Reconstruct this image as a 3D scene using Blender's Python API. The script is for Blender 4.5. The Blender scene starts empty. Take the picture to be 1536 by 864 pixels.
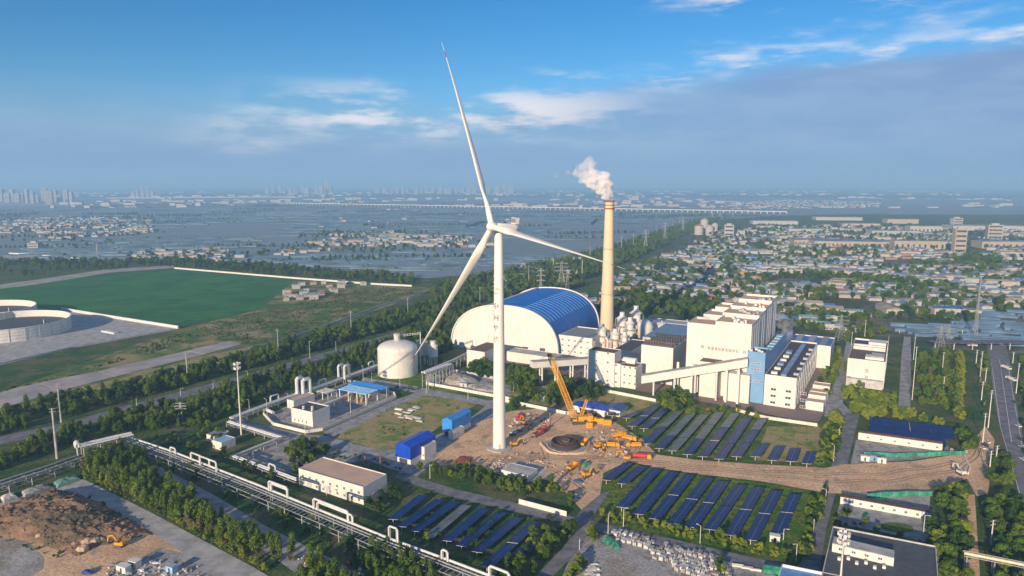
import bpy, bmesh, math, random
from mathutils import Vector, Matrix, noise
random.seed(7)
R_ = math.radians
C = bpy.context.scene.collection
sc = bpy.context.scene

# ------------------------------------------------------------ camera
CAM_H, FPX = 150.0, 1024.0            # camera height (m); focal length in px of a 1536 px wide picture
HAZE_D = 1.5e-4
PITCH = math.atan((432 - 275) / FPX)
cam = bpy.data.objects.new('camera', bpy.data.cameras.new('camera')); C.objects.link(cam)
cam.location = (0, 0, CAM_H); cam.rotation_euler = (math.pi / 2 - PITCH, 0, 0)
cam.data.sensor_width = 36; cam.data.lens = 24; cam.data.clip_start = 1; cam.data.clip_end = 120000
sc.camera = cam

# ------------------------------------------------------------ light, exposure
SUN_AZ, SUN_EL = R_(-118), R_(16)     # where the sun stands (azimuth from +X)
sc.view_settings.view_transform = 'Standard'; sc.view_settings.look = 'None'
sc.view_settings.exposure = 0.6; sc.view_settings.gamma = 1
sl = bpy.data.lights.new('sun', 'SUN'); sl.energy = 4.6; sl.angle = R_(0.53); sl.color = (1.0, 0.79, 0.55)
so = bpy.data.objects.new('sun', sl); C.objects.link(so)
sd = Vector((math.cos(SUN_AZ) * math.cos(SUN_EL), math.sin(SUN_AZ) * math.cos(SUN_EL), math.sin(SUN_EL)))
so.rotation_euler = sd.to_track_quat('Z', 'Y').to_euler(); so.location = sd * 3000

world = bpy.data.worlds.new('World'); sc.world = world; world.use_nodes = True
def nodes_of(tree):
    tree.nodes.clear()
    def N(t, **kw):
        n = tree.nodes.new(t)
        for k, v in kw.items():
            if k == 'ins':
                for a, b in v.items():
                    if isinstance(b, bpy.types.NodeSocket): tree.links.new(b, n.inputs[a])
                    else: n.inputs[a].default_value = b
            else: setattr(n, k, v)
        return n
    def mth(op, a, b=0.0, c=0.0, clamp=False):
        n = N('ShaderNodeMath', operation=op, use_clamp=clamp)
        for i, v in enumerate((a, b, c)):
            if isinstance(v, bpy.types.NodeSocket): tree.links.new(v, n.inputs[i])
            else: n.inputs[i].default_value = v
        return n.outputs[0]
    def mix(f, a, b):
        n = N('ShaderNodeMix', data_type='RGBA')
        for i, v in ((0, f), (6, a), (7, b)):
            if isinstance(v, bpy.types.NodeSocket): tree.links.new(v, n.inputs[i])
            elif i == 0: n.inputs[0].default_value = v
            else: n.inputs[i].default_value = (*v, 1)
        return n.outputs[2]
    return N, mth, mix
def smooth(mth, x, a, b):              # smoothstep between a and b
    t = mth('DIVIDE', mth('SUBTRACT', x, a), b - a, clamp=True)
    return mth('MULTIPLY', mth('MULTIPLY', t, t), mth('SUBTRACT', 3.0, mth('MULTIPLY', t, 2.0)))
wt = world.node_tree
N, mth, mix = nodes_of(wt)
sky = N('ShaderNodeTexSky', sky_type='NISHITA', sun_disc=False, sun_elevation=SUN_EL, sun_rotation=math.pi / 2 - SUN_AZ,
        altitude=200, air_density=1.0, dust_density=0.0, ozone_density=5.0)
tc = N('ShaderNodeTexCoord'); sx = N('ShaderNodeSeparateXYZ', ins={0: tc.outputs['Generated']})
X, Y, Z = sx.outputs
el = mth('MULTIPLY', mth('ARCSINE', Z), 57.2958)
az = mth('MULTIPLY', mth('ARCTAN2', X, Y), 57.2958)      # degrees right of +Y
zz = mth('ADD', mth('MAXIMUM', Z, 0.0), 0.07)
cu = N('ShaderNodeCombineXYZ', ins={0: mth('DIVIDE', X, zz), 1: mth('DIVIDE', Y, zz), 2: 0.0})
def cn(scale, detail, rough, off=0.0, vec=None, dist=0.0):
    mp = N('ShaderNodeMapping', ins={0: vec or cu.outputs[0], 'Location': (off, off * .7, 0)})
    return N('ShaderNodeTexNoise', ins={'Vector': mp.outputs[0], 'Scale': scale, 'Detail': detail, 'Roughness': rough, 'Distortion': dist}).outputs[0]
n1 = cn(0.35, 7, .55, 3.1, dist=.4); n2 = cn(1.1, 8, .62, 9.7, dist=.3)
stv = N('ShaderNodeVectorMath', operation='MULTIPLY', ins={0: tc.outputs['Generated'], 1: (1, 1, 4.5)})
n3 = cn(7.0, 8, .6, 1.3, vec=stv.outputs[0]); n4 = cn(2.6, 5, .55, 5.3, vec=stv.outputs[0])
# the grey cloud bank: its upper edge climbs towards the right of the view
azc = mth('MULTIPLY', mth('SINE', R_(1) and mth('MULTIPLY', mth('ADD', az, 0.0), R_(1.5))), 1.0)
edge = mth('ADD', mth('ADD', 6.6, mth('MULTIPLY', azc, 4.2)), mth('MULTIPLY', mth('SUBTRACT', n4, .5), 6.5))
d = mth('SUBTRACT', edge, el)
bank = mth('MULTIPLY', smooth(mth, d, -0.5, 2.2), smooth(mth, n1, .02, .38))
bank = mth('MULTIPLY', bank, mth('ADD', .75, mth('MULTIPLY', azc, .25)), clamp=True)
low = mth('SUBTRACT', 1.0, smooth(mth, el, 1.5, 8.5)); bank = mth('MAXIMUM', bank, mth('MULTIPLY', low, .92), clamp=True)
# lit tufts along that edge and wisps high on the right
tuft = mth('MULTIPLY', mth('MULTIPLY', smooth(mth, d, -2.2, 0.1), mth('SUBTRACT', 1.0, smooth(mth, d, 0.2, 1.9))), smooth(mth, n3, .46, .66))
wisp = mth('MULTIPLY', mth('MULTIPLY', smooth(mth, n3, .43, .62), smooth(mth, n4, .40, .55)), mth('MULTIPLY', smooth(mth, az, 6.0, 20.0), smooth(mth, mth('SUBTRACT', el, edge), -1.0, 1.5)))
heap_ = mth('MULTIPLY', mth('MULTIPLY', smooth(mth, az, -24.0, -12.0), mth('SUBTRACT', 1.0, smooth(mth, az, 0.0, 14.0))), mth('MULTIPLY', smooth(mth, el, 2.6, 5.0), mth('SUBTRACT', 1.0, smooth(mth, el, 6.0, 8.6))))
heap_ = mth('MULTIPLY', heap_, smooth(mth, n3, .40, .60))
tuft = mth('MAXIMUM', mth('MAXIMUM', mth('MULTIPLY', mth('MULTIPLY', tuft, .75), smooth(mth, az, -28.0, -14.0)), mth('MULTIPLY', wisp, .95)), mth('MULTIPLY', heap_, .85), clamp=True)
bankcol = mix(smooth(mth, n3, .35, .65), (.19, .30, .52), (.25, .36, .56))
bankcol = mix(smooth(mth, el, 0.0, 4.0), (.17, .30, .52), bankcol)
skc = N('ShaderNodeHueSaturation', ins={'Saturation': 1.22, 'Color': sky.outputs[0]})
bg1 = N('ShaderNodeBackground', ins={0: skc.outputs[0], 1: 0.08})
bg2 = N('ShaderNodeBackground', ins={0: bankcol, 1: 0.78})
bg3 = N('ShaderNodeBackground', ins={0: (.76, .71, .71, 1), 1: 0.88})
m1 = N('ShaderNodeMixShader', ins={0: bank, 1: bg1.outputs[0], 2: bg2.outputs[0]})
m2 = N('ShaderNodeMixShader', ins={0: tuft, 1: m1.outputs[0], 2: bg3.outputs[0]})
N('ShaderNodeOutputWorld', ins={0: m2.outputs[0]})

# ------------------------------------------------------------ measuring: picture pixel -> place on level z
cp, sp = math.cos(PITCH), math.sin(PITCH)
def G(px, py, z=0.0):
    u = (px - 768) / FPX; v = (432 - py) / FPX
    dy = cp + v * sp; dz = -sp + v * cp
    t = (z - CAM_H) / dz
    return Vector((u * t, dy * t, z))
def zat(p, py):                        # height above the point p that shows at row py
    v = (432 - py) / FPX
    return CAM_H + p[1] * (-sp + v * cp) / (cp + v * sp)
GA = Vector((math.cos(R_(60)), math.sin(R_(60)), 0))       # the site's two building directions
GB = Vector((math.cos(R_(-30)), math.sin(R_(-30)), 0))
UP = Vector((0, 0, 1))
def V(*a): return Vector(a)

# ------------------------------------------------------------ materials
MATS = {}
def M(name, col, rough=.75, metal=0.0, var=.12, scale=.35, col2=None, bump=0.0, bscale=2.0, spec=.4, rnd=0.0, dirt=0.0):
    if name in MATS: return MATS[name]
    m = bpy.data.materials.new(name); m.use_nodes = True; MATS[name] = m
    N, mth, mix = nodes_of(m.node_tree)
    geo = N('ShaderNodeNewGeometry'); pos = geo.outputs['Position']
    a = N('ShaderNodeTexNoise', ins={'Vector': pos, 'Scale': scale, 'Detail': 6.0, 'Roughness': .65}).outputs[0]
    f = smooth(mth, a, .3, .7)
    c2 = col2 or tuple(c * (1 - 2 * var) for c in col)
    base = mix(f, tuple(c * (1 + (0 if col2 else var)) for c in col), c2)
    if dirt:                           # streaks running down the walls
        mp = N('ShaderNodeMapping', ins={0: pos, 'Scale': (1.2, 1.2, .08)})
        s = N('ShaderNodeTexNoise', ins={'Vector': mp.outputs[0], 'Scale': 1.0, 'Detail': 4.0}).outputs[0]
        base = mix(mth('MULTIPLY', smooth(mth, s, .5, .75), dirt), base, (.25, .21, .17))
    if rnd:
        oi = N('ShaderNodeObjectInfo')
        hs = N('ShaderNodeHueSaturation', ins={'Hue': mth('ADD', .5, mth('MULTIPLY', mth('SUBTRACT', oi.outputs['Random'], .5), rnd * .12)),
                'Value': mth('ADD', 1 - rnd * .5, mth('MULTIPLY', oi.outputs['Random'], rnd)), 'Color': base})
        base = hs.outputs[0]
    b = N('ShaderNodeBsdfPrincipled', ins={'Base Color': base, 'Roughness': rough, 'Metallic': metal, 'Specular IOR Level': spec})
    if bump:
        bn = N('ShaderNodeTexNoise', ins={'Vector': pos, 'Scale': bscale, 'Detail': 5.0})
        bp = N('ShaderNodeBump', ins={'Height': bn.outputs[0], 'Strength': .8, 'Distance': bump})
        m.node_tree.links.new(bp.outputs[0], b.inputs['Normal'])
    N('ShaderNodeOutputMaterial', ins={0: b.outputs[0]})
    return m
white = M('white_paint', (.70, .68, .64), .5, var=.05, dirt=.22)
cream = M('cream_cladding', (.68, .66, .62), .6, var=.04, scale=.08, dirt=.26)
tower_white = M('tower_white', (.76, .74, .69), .38, var=.03, scale=.05)
greywall = M('grey_render', (.50, .50, .50), .8, dirt=.3)
palewall = M('pale_render', (.66, .63, .58), .85, rnd=.35, dirt=.3)
greyroof = M('grey_sheet_roof', (.30, .33, .37), .6, rnd=.5)
blueroof = M('blue_sheet_roof', (.05, .17, .42), .5, rnd=.4)
redroof = M('red_tile_roof', (.33, .12, .08), .8, rnd=.4)
darkroof = M('dark_bitumen_roof', (.075, .075, .085), .85, bump=.05)
brownroof = M('brown_gravel_roof', (.17, .105, .085), .9, bump=.05)
tanroof = M('tan_screed_roof', (.62, .42, .31), .9, col2=(.50, .35, .26), scale=.12, bump=.04)
concrete = M('concrete', (.42, .41, .40), .85, var=.16, scale=.15, bump=.04)
concrete_d = M('dark_concrete', (.32, .32, .33), .9, var=.2, scale=.2, bump=.04)
asphalt = M('asphalt', (.19, .19, .21), .85, var=.2, scale=.2, bump=.02)
asphalt_d = M('dark_asphalt', (.055, .055, .065), .85, var=.15, scale=.2, bump=.02)
paving = M('red_paving', (.25, .16, .145), .85, col2=(.20, .17, .16), scale=.2)
steel = M('grey_steel', (.42, .43, .45), .45, metal=.3)
dsteel = M('dark_steel', (.09, .09, .10), .5, metal=.3)
whitepipe = M('white_clad_pipe', (.74, .74, .73), .35, metal=.1, var=.08)
glass = M('window_glass', (.06, .08, .11), .12, spec=.8)
blueclad = M('sky_blue_cladding', (.17, .34, .58), .45, var=.06, scale=.1)
royal = M('royal_blue_sheet', (.01, .07, .52), .45, var=.08)
midblue = M('mid_blue_sheet', (.05, .27, .68), .45, var=.08)
paleblue = M('pale_blue_sheet', (.30, .55, .80), .5)
yellow = M('machine_yellow', (.72, .33, .02), .45, var=.1)
red = M('signal_red', (.62, .03, .03), .5)
brick = M('brown_brick', (.28, .12, .08), .85)
blade_red = M('blade_red', (.45, .03, .03), .4)
orange = M('crane_orange', (.75, .36, .03), .5)
rubber = M('rubber', (.02, .02, .02), .8)
darkmark = M('dark_lettering', (.10, .09, .10), .6, var=0)
brownmark = M('brown_lettering', (.17, .13, .11), .6, var=0)
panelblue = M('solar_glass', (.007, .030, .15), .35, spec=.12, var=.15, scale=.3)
panelgrey = M('glare_grey_solar_glass', (.14, .17, .18), .5, spec=.3, var=.2, scale=.3)  # sky glare on some panels, painted as a grey base colour
dirt_m0 = M('bare_earth_plain', (.70, .47, .29), .95, col2=(.50, .33, .20), scale=.07, bump=.25, bscale=.6)
soil_m = M('mound_soil', (.33, .19, .12), .95, col2=(.08, .075, .05), scale=.05, bump=.9, bscale=.35)
rubble = M('rubble', (.42, .38, .36), .9, rnd=.5, var=.3)
greennet = M('green_net', (.04, .30, .20), .8, var=.25)
bark = M('bark', (.10, .075, .055), .9)

def ground_mat(name, cols, scales, bump=.3, thr=((.42, .58), (.45, .6)), bscale=.5, stripes=None):
    m = bpy.data.materials.new(name); m.use_nodes = True; MATS[name] = m
    N, mth, mix = nodes_of(m.node_tree)
    pos = N('ShaderNodeNewGeometry').outputs['Position']
    nz = lambda s, d=8.0: N('ShaderNodeTexNoise', ins={'Vector': pos, 'Scale': s, 'Detail': d, 'Roughness': .68, 'Distortion': .3}).outputs[0]
    c = mix(smooth(mth, nz(scales[0]), *thr[0]), cols[0], cols[1])
    c = mix(smooth(mth, nz(scales[1]), *thr[1]), c, cols[2])
    fine = smooth(mth, nz(.9, 6.0), .35, .65)
    if stripes:
        ang, per, col, wd = stripes
        mp = N('ShaderNodeMapping', ins={0: pos, 'Rotation': (0, 0, -ang)})
        s = N('ShaderNodeSeparateXYZ', ins={0: mp.outputs[0]}).outputs[1]
        w = mth('FRACT', mth('DIVIDE', mth('ADD', s, mth('MULTIPLY', nz(.01, 2.0), 8.0)), per))
        c = mix(mth('LESS_THAN', w, wd), c, col)
    hs = N('ShaderNodeHueSaturation', ins={'Value': mth('ADD', .72, mth('MULTIPLY', fine, .56)), 'Color': c})
    b = N('ShaderNodeBsdfPrincipled', ins={'Base Color': hs.outputs[0], 'Roughness': .95, 'Specular IOR Level': .15})
    bp = N('ShaderNodeBump', ins={'Height': nz(bscale), 'Strength': .9, 'Distance': bump})
    m.node_tree.links.new(bp.outputs[0], b.inputs['Normal'])
    N('ShaderNodeOutputMaterial', ins={0: b.outputs[0]})
    return m
g_base = ground_mat('scrub_ground', [(.030, .09, .02), (.07, .12, .03), (.13, .13, .065)], [.018, .05], bump=.8)
dirt_m = ground_mat('bare_earth', [(.72, .48, .29), (.54, .36, .22), (.36, .27, .19)], [.03, .07], bump=.10, thr=((.4, .6), (.52, .66)), bscale=.7)
g_field = ground_mat('crop_field', [(.034, .17, .045), (.055, .20, .048), (.025, .12, .036)], [.006, .02], bump=.15, stripes=(R_(24), 22.0, (.032, .145, .042), .3))
g_scrub = ground_mat('dry_scrub', [(.13, .18, .045), (.34, .27, .14), (.07, .14, .03)], [.02, .035], bump=.8)
g_grass = ground_mat('grass', [(.08, .17, .025), (.16, .21, .04), (.05, .11, .02)], [.05, .15], bump=.4)
g_dry = ground_mat('dry_grass', [(.34, .30, .13), (.15, .22, .045), (.38, .28, .15)], [.05, .12], bump=.4)
g_green = ground_mat('lush_grass', [(.07, .17, .02), (.17, .20, .035), (.05, .11, .015)], [.09, .3], bump=.3)
g_plain = ground_mat('greenhouse_plain', [(.20, .27, .32), (.25, .31, .36), (.08, .13, .12)], [.0035, .0022], thr=((.35, .65), (.56, .64)), bump=.3, stripes=(R_(-4), 26.0, (.12, .15, .15), .22))
g_town = ground_mat('town_ground', [(.07, .09, .05), (.22, .20, .18), (.05, .085, .04)], [.01, .02], bump=.4)
g_gravel = ground_mat('grey_gravel', [(.34, .33, .32), (.42, .40, .37), (.23, .22, .21)], [.05, .15], bump=.2)
g_mud = ground_mat('pale_mud', [(.36, .35, .34), (.42, .40, .37), (.30, .26, .22)], [.03, .06], bump=.1)

def leaf_mat(name, c1, c2, rnd=.5):
    m = bpy.data.materials.new(name); m.use_nodes = True; MATS[name] = m
    N, mth, mix = nodes_of(m.node_tree)
    oi = N('ShaderNodeObjectInfo'); pos = N('ShaderNodeNewGeometry').outputs['Position']
    a = N('ShaderNodeTexNoise', ins={'Vector': pos, 'Scale': .8, 'Detail': 3.0}).outputs[0]
    big = N('ShaderNodeTexNoise', ins={'Vector': pos, 'Scale': .03, 'Detail': 2.0}).outputs[0]
    f = mth('ADD', mth('MULTIPLY', oi.outputs['Random'], .55), mth('MULTIPLY', smooth(mth, big, .35, .65), .45))
    c = mix(f, c1, c2)
    hs = N('ShaderNodeHueSaturation', ins={'Value': mth('ADD', .6, mth('MULTIPLY', a, .8)), 'Color': c})
    b = N('ShaderNodeBsdfPrincipled', ins={'Base Color': hs.outputs[0], 'Roughness': .7, 'Specular IOR Level': .2})
    t = N('ShaderNodeBsdfTranslucent', ins={'Color': hs.outputs[0]})
    ms = N('ShaderNodeMixShader', ins={0: .22, 1: b.outputs[0], 2: t.outputs[0]})
    N('ShaderNodeOutputMaterial', ins={0: ms.outputs[0]})
    return m
leaf_dark = leaf_mat('dark_leaves', (.024, .070, .014), (.06, .115, .018))
leaf_mid = leaf_mat('green_leaves', (.06, .13, .014), (.15, .21, .02))
leaf_yel = leaf_mat('yellow_green_leaves', (.15, .22, .018), (.27, .30, .03))
leaf_dry = leaf_mat('dry_leaves', (.12, .12, .05), (.19, .16, .08))

# ------------------------------------------------------------ mesh building
class MB:
    def __init__(s): s.v = []; s.f = []; s.m = []; s.k = 0; s.sm = False
    def mat(s, k): s.k = k; return s
    def add(s, vs, fs):
        n = len(s.v); s.v += [tuple(v) for v in vs]
        for f in fs: s.f.append([i + n for i in f]); s.m.append(s.k)
        return s
    def para(s, o, a, b, c):           # box from a corner and three edge vectors
        o = Vector(o); p = [o, o + a, o + a + b, o + b]; q = [x + c for x in p]
        fs = [(0, 3, 2, 1), (4, 5, 6, 7), (0, 1, 5, 4), (1, 2, 6, 5), (2, 3, 7, 6), (3, 0, 4, 7)]
        if a.cross(b).dot(c) < 0: fs = [f[::-1] for f in fs]
        return s.add(p + q, fs)
    def box(s, c, sx, sy, sz, rz=0.0): # centre of the base
        ux = Vector((math.cos(rz), math.sin(rz), 0)); uy = Vector((-math.sin(rz), math.cos(rz), 0))
        return s.para(Vector(c) - ux * sx / 2 - uy * sy / 2, ux * sx, uy * sy, UP * sz)
    def prism(s, poly, z0, z1):
        n = len(poly); lo = [Vector((p[0], p[1], z0)) for p in poly]; hi = [Vector((p[0], p[1], z1)) for p in poly]
        ar = sum(poly[i][0] * poly[(i + 1) % n][1] - poly[(i + 1) % n][0] * poly[i][1] for i in range(n))
        idx = list(range(n)) if ar > 0 else list(range(n))[::-1]
        s.add(lo + hi, [tuple(i + n for i in idx), tuple(idx[::-1])] + [(idx[i], idx[(i + 1) % n], idx[(i + 1) % n] + n, idx[i] + n) for i in range(n)])
        return s
    def tube(s, pts, r, n=8, r1=None, caps=True):
        pts = [Vector(p) for p in pts]; k = len(pts); vs = []; fs = []
        rs = r if isinstance(r, (list, tuple)) else [r + ((r1 if r1 is not None else r) - r) * i / max(1, k - 1) for i in range(k)]
        ref = None
        for i, p in enumerate(pts):
            t = (pts[min(i + 1, k - 1)] - pts[max(i - 1, 0)]).normalized()
            if ref is None: ref = t.cross(UP if abs(t.z) < .9 else Vector((1, 0, 0))).normalized()
            ref = (ref - t * ref.dot(t)).normalized(); w = t.cross(ref)
            sc_ = 1.0
            for j in range(n):
                a = 2 * math.pi * j / n; vs.append(p + (ref * math.cos(a) + w * math.sin(a)) * rs[i])
        for i in range(k - 1):
            for j in range(n): fs.append((i * n + j, i * n + (j + 1) % n, (i + 1) * n + (j + 1) % n, (i + 1) * n + j))
        if caps: fs += [tuple(range(n))[::-1], tuple((k - 1) * n + j for j in range(n))]
        return s.add(vs, fs)
    def beam(s, a, b, w, h=None):
        a = Vector(a); b = Vector(b); t = (b - a); h = h or w
        x = t.cross(UP if abs(t.normalized().z) < .95 else Vector((1, 0, 0))).normalized(); y = t.normalized().cross(x)
        return s.para(a - x * w / 2 - y * h / 2, t, x * w, y * h)
    def lathe(s, c, prof, n=24):
        c = Vector(c); vs = []; fs = []; k = len(prof)
        for r, z in prof:
            for j in range(n): a = 2 * math.pi * j / n; vs.append(c + Vector((r * math.cos(a), r * math.sin(a), z)))
        for i in range(k - 1):
            for j in range(n): fs.append((i * n + j, i * n + (j + 1) % n, (i + 1) * n + (j + 1) % n, (i + 1) * n + j))
        fs += [tuple(range(n))[::-1], tuple((k - 1) * n + j for j in range(n))]
        return s.add(vs, fs)
    def lattice(s, a, b, w0, w1, nseg, t=.15, tri=False):
        a = Vector(a); b = Vector(b); d = (b - a).normalized(); x = d.cross(UP if abs(d.z) < .95 else Vector((0, 1, 0))).normalized(); y = d.cross(x)
        def ring(i):
            f = i / nseg; w = (w0 + (w1 - w0) * f) / 2; p = a + (b - a) * f
            return [p + x * w + y * w, p - x * w + y * w, p - x * w - y * w, p + x * w - y * w]
        for j in range(4): s.beam(ring(0)[j], ring(nseg)[j], t)
        for i in range(nseg):
            r0 = ring(i); r1 = ring(i + 1)
            for j in range(4):
                s.beam(r0[j], r1[(j + 1) % 4], t * .6)
                s.beam(r1[j], r1[(j + 1) % 4], t * .6)
        return s
    def mesh(s, name, mats, off=None, smooth=False):
        me = bpy.data.meshes.new(name)
        vs = [(v[0] - off[0], v[1] - off[1], v[2] - off[2]) for v in s.v] if off is not None else s.v
        me.from_pydata(vs, [], s.f); mats = mats if isinstance(mats, (list, tuple)) else [mats]
        for m in mats: me.materials.append(m)
        if any(s.m): me.polygons.foreach_set('material_index', s.m)
        if smooth: me.polygons.foreach_set('use_smooth', [True] * len(s.f)); 
        me.update()
        if smooth: me.set_sharp_from_angle(angle=R_(40))
        return me
    def build(s, name, mats, parent=None, smooth=False, label=None):
        o = bpy.data.objects.new(name, s.mesh(name, mats, parent.location if parent is not None else None, smooth))
        C.objects.link(o)
        if parent is not None: o.parent = parent
        if label: o['label'] = label
        return o
    def thing(s, name, mats, label, cat, group=None, smooth=False):
        c = Vector((sum(v[0] for v in s.v) / len(s.v), sum(v[1] for v in s.v) / len(s.v), min(v[2] for v in s.v)))
        o = bpy.data.objects.new(name, s.mesh(name, mats, c, smooth)); C.objects.link(o); o.location = c
        o['label'] = label; o['category'] = cat
        if group: o['group'] = group
        return o
def thing(name, label, cat, loc, group=None, rz=0.0):
    o = bpy.data.objects.new(name, None); C.objects.link(o); o.location = loc; o.rotation_euler = (0, 0, rz); o.empty_display_size = .1
    o['label'] = label; o['category'] = cat
    if group: o['group'] = group
    return o
def part(name, mesh, parent, loc=(0, 0, 0), rz=0.0, label=None):
    o = bpy.data.objects.new(name, mesh); C.objects.link(o); o.parent = parent; o.location = loc; o.rotation_euler = (0, 0, rz)
    if label: o['label'] = label
    return o
def copy_tree(o, loc=None, rz=None, label=None, parent=None, scale=None):
    c = o.copy(); C.objects.link(c)
    if parent is not None: c.parent = parent
    if loc is not None: c.location = loc
    if rz is not None: c.rotation_euler = (0, 0, rz)
    if scale is not None: c.scale = (scale,) * 3
    if label: c['label'] = label
    for ch in list(o.children): copy_tree(ch, parent=c)
    return c
def struct(name, mb, mat, kind='structure', smooth=False):
    o = mb.build(name, mat, smooth=smooth); o['kind'] = kind
    return o
def sheet(name, pts, mat, z, px=True, kind='structure'):
    ps = [G(*p) for p in pts] if px else [Vector((p[0], p[1], 0)) for p in pts]
    bm = bmesh.new(); vs = [bm.verts.new((p[0], p[1], z)) for p in ps]
    f = bm.faces.new(vs); f.normal_update()
    if f.normal.z < 0: f.normal_flip(); f.normal_update()
    bmesh.ops.triangulate(bm, faces=bm.faces[:])
    me = bpy.data.meshes.new(name); bm.to_mesh(me); bm.free(); me.materials.append(mat)
    o = bpy.data.objects.new(name, me); C.objects.link(o); o['kind'] = kind
    return o
def inside(p, poly):
    r = False; n = len(poly); x, y = p[0], p[1]
    for i in range(n):
        x1, y1 = poly[i][0], poly[i][1]; x2, y2 = poly[(i + 1) % n][0], poly[(i + 1) % n][1]
        if (y1 > y) != (y2 > y) and x < (x2 - x1) * (y - y1) / (y2 - y1) + x1: r = not r
    return r
def area(poly): return abs(sum(poly[i][0] * poly[(i + 1) % len(poly)][1] - poly[(i + 1) % len(poly)][0] * poly[i][1] for i in range(len(poly)))) / 2
def scatter(poly, count):
    xs = [p[0] for p in poly]; ys = [p[1] for p in poly]; out = []; t = 0
    while len(out) < count and t < count * 60:
        t += 1; p = Vector((random.uniform(min(xs), max(xs)), random.uniform(min(ys), max(ys)), 0))
        if inside(p, poly): out.append(p)
    return out
def rect(c, l, r):                     # ground pixels of the near corner, the left corner and the right corner
    c = G(*c); l = G(*l) - c; r = G(*r) - c
    return c, -GB * max(.5, l.dot(-GB)), GA * max(.5, r.dot(GA))
# ============================================================ SETTING
FAR = 60000.0
b = MB()                                # one sheet, its cells small near the site
gx = [-FAR, -20000, -8000, -4000] + [i * 200 for i in range(-10, 11)] + [4000, 8000, 20000, FAR]; gy_ = [-3000, -1000] + [i * 200 for i in range(-2, 16)] + [4500, 7000, 12000, 25000, FAR]
b.add([(x, y, 0) for y in gy_ for x in gx], [(j * len(gx) + i, j * len(gx) + i + 1, (j + 1) * len(gx) + i + 1, (j + 1) * len(gx) + i) for j in range(len(gy_) - 1) for i in range(len(gx) - 1)])
struct('ground', b, g_base)
Z = 0.0
def S(name, pts, mat, z): return sheet(name, pts, mat, z)
S('greenhouse_plain', [(-500, 398), (60, 392), (230, 380), (430, 400), (640, 418), (860, 400), (1010, 352), (1065, 331), (1160, 324), (1500, 318), (2100, 318), (2100, 298), (1000, 296), (-500, 296)], g_plain, .5)
S('town_ground', [(880, 470), (930, 405), (1060, 352), (1160, 338), (1700, 330), (2300, 360), (2300, 560), (1500, 530), (1260, 510), (1020, 470)], g_town, .10)
S('field', [(-300, 432), (-60, 428), (60, 424), (165, 411), (265, 404), (440, 421), (424, 436), (404, 452), (392, 463), (268, 492), (92, 465), (-300, 452)], g_field, .12)
S('scrub_field', [(-220, 640), (0, 590), (268, 494), (392, 464), (404, 452), (424, 436), (440, 421), (560, 427), (665, 432), (640, 440), (480, 494), (362, 532), (180, 590), (-120, 670)], g_scrub, .13)
S('compound_paving', [(-420, 590), (0, 548), (110, 522), (268, 494), (190, 479), (92, 466), (-420, 452)], concrete, .16)
S('road', [(-60, 668), (100, 634), (200, 606), (330, 572), (480, 531), (600, 497), (720, 462), (860, 412), (1050, 345), (1056, 346), (872, 414), (728, 466), (606, 502), (486, 538), (336, 580), (206, 616), (106, 644), (-60, 680)], asphalt, .10)
S('footpath', [(0, 386), (40, 383), (150, 391), (146, 393), (40, 386), (0, 389)], g_mud, .55)
S('dirt_track', [(-100, 440), (60, 419), (160, 404), (260, 398), (262, 402), (165, 409), (60, 426), (-100, 446)], g_mud, .18)
S('concrete_road', [(-120, 795), (0, 755), (109, 720), (126, 719), (225, 768), (384, 853), (560, 960), (480, 980), (319, 864), (232, 802), (150, 754), (92, 736), (0, 766), (-120, 808)], concrete, .10)
S('dirt_track', [(212, 697), (240, 700), (320, 742), (400, 790), (520, 850), (560, 900), (500, 900), (380, 815), (290, 765), (220, 715)], concrete_d, .09)
S('dirt_track', [(40, 870), (110, 825), (200, 806), (232, 802), (275, 830), (240, 822), (150, 870)], dirt_m, .14)
S('mud_pad', [(-150, 810), (0, 804), (40, 812), (66, 838), (60, 880), (-150, 900)], g_mud, .12)
S('soil_ground', [(-150, 770), (0, 766), (92, 737), (150, 755), (232, 801), (200, 806), (110, 826), (40, 870), (0, 880), (-150, 880)], dirt_m, .07)
S('gravel_ground', [(232, 802), (319, 864), (360, 900), (120, 900), (200, 838)], g_gravel, .06)
# paved ground round the fenced compound and the blue sheds
def strip(name, rows, mat, z):         # a road from rows of (left edge, right edge) ground pixels
    m = MB(); ps = []
    for a, b_, c, d in rows: ps += [G(a, b_, 0) + UP * z, G(c, d, 0) + UP * z]
    fs = []
    for i in range(len(rows) - 1):
        q = (2 * i, 2 * i + 1, 2 * i + 3, 2 * i + 2); n = (ps[q[1]] - ps[q[0]]).cross(ps[q[3]] - ps[q[0]])
        fs.append(q if n.z > 0 else q[::-1])
    m.add(ps, fs); return struct(name, m, mat)
strip('road', [(350, 626, 345, 639), (395, 638, 398, 648), (459, 652, 452, 663), (490, 654, 480, 667), (540, 668, 530, 682), (575, 676, 590, 705), (612, 672, 625, 715), (650, 655, 668, 682), (688, 640, 703, 655), (718, 618, 740, 622), (738, 600, 756, 604)], concrete_d, .11)
strip('road', [(484, 648, 500, 656), (594, 600, 604, 605), (640, 583, 648, 588)], concrete_d, .113)
strip('road', [(545, 566, 540, 573), (600, 575, 596, 584), (640, 583, 636, 592), (700, 594, 698, 602), (745, 603, 742, 612)], concrete_d, .116)
S('compound_paving', [(396, 624), (412, 638), (459, 650), (484, 645), (596, 597), (590, 590), (540, 575), (520, 573)], g_gravel, .13)
S('grass', [(490, 653), (598, 600), (640, 589), (700, 600), (716, 606), (660, 640), (612, 674), (580, 678)], g_dry, .08)
S('grass', [(560, 572), (600, 586), (650, 596), (770, 610), (790, 600), (770, 590), (640, 560), (560, 560)], g_grass, .06)
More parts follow.
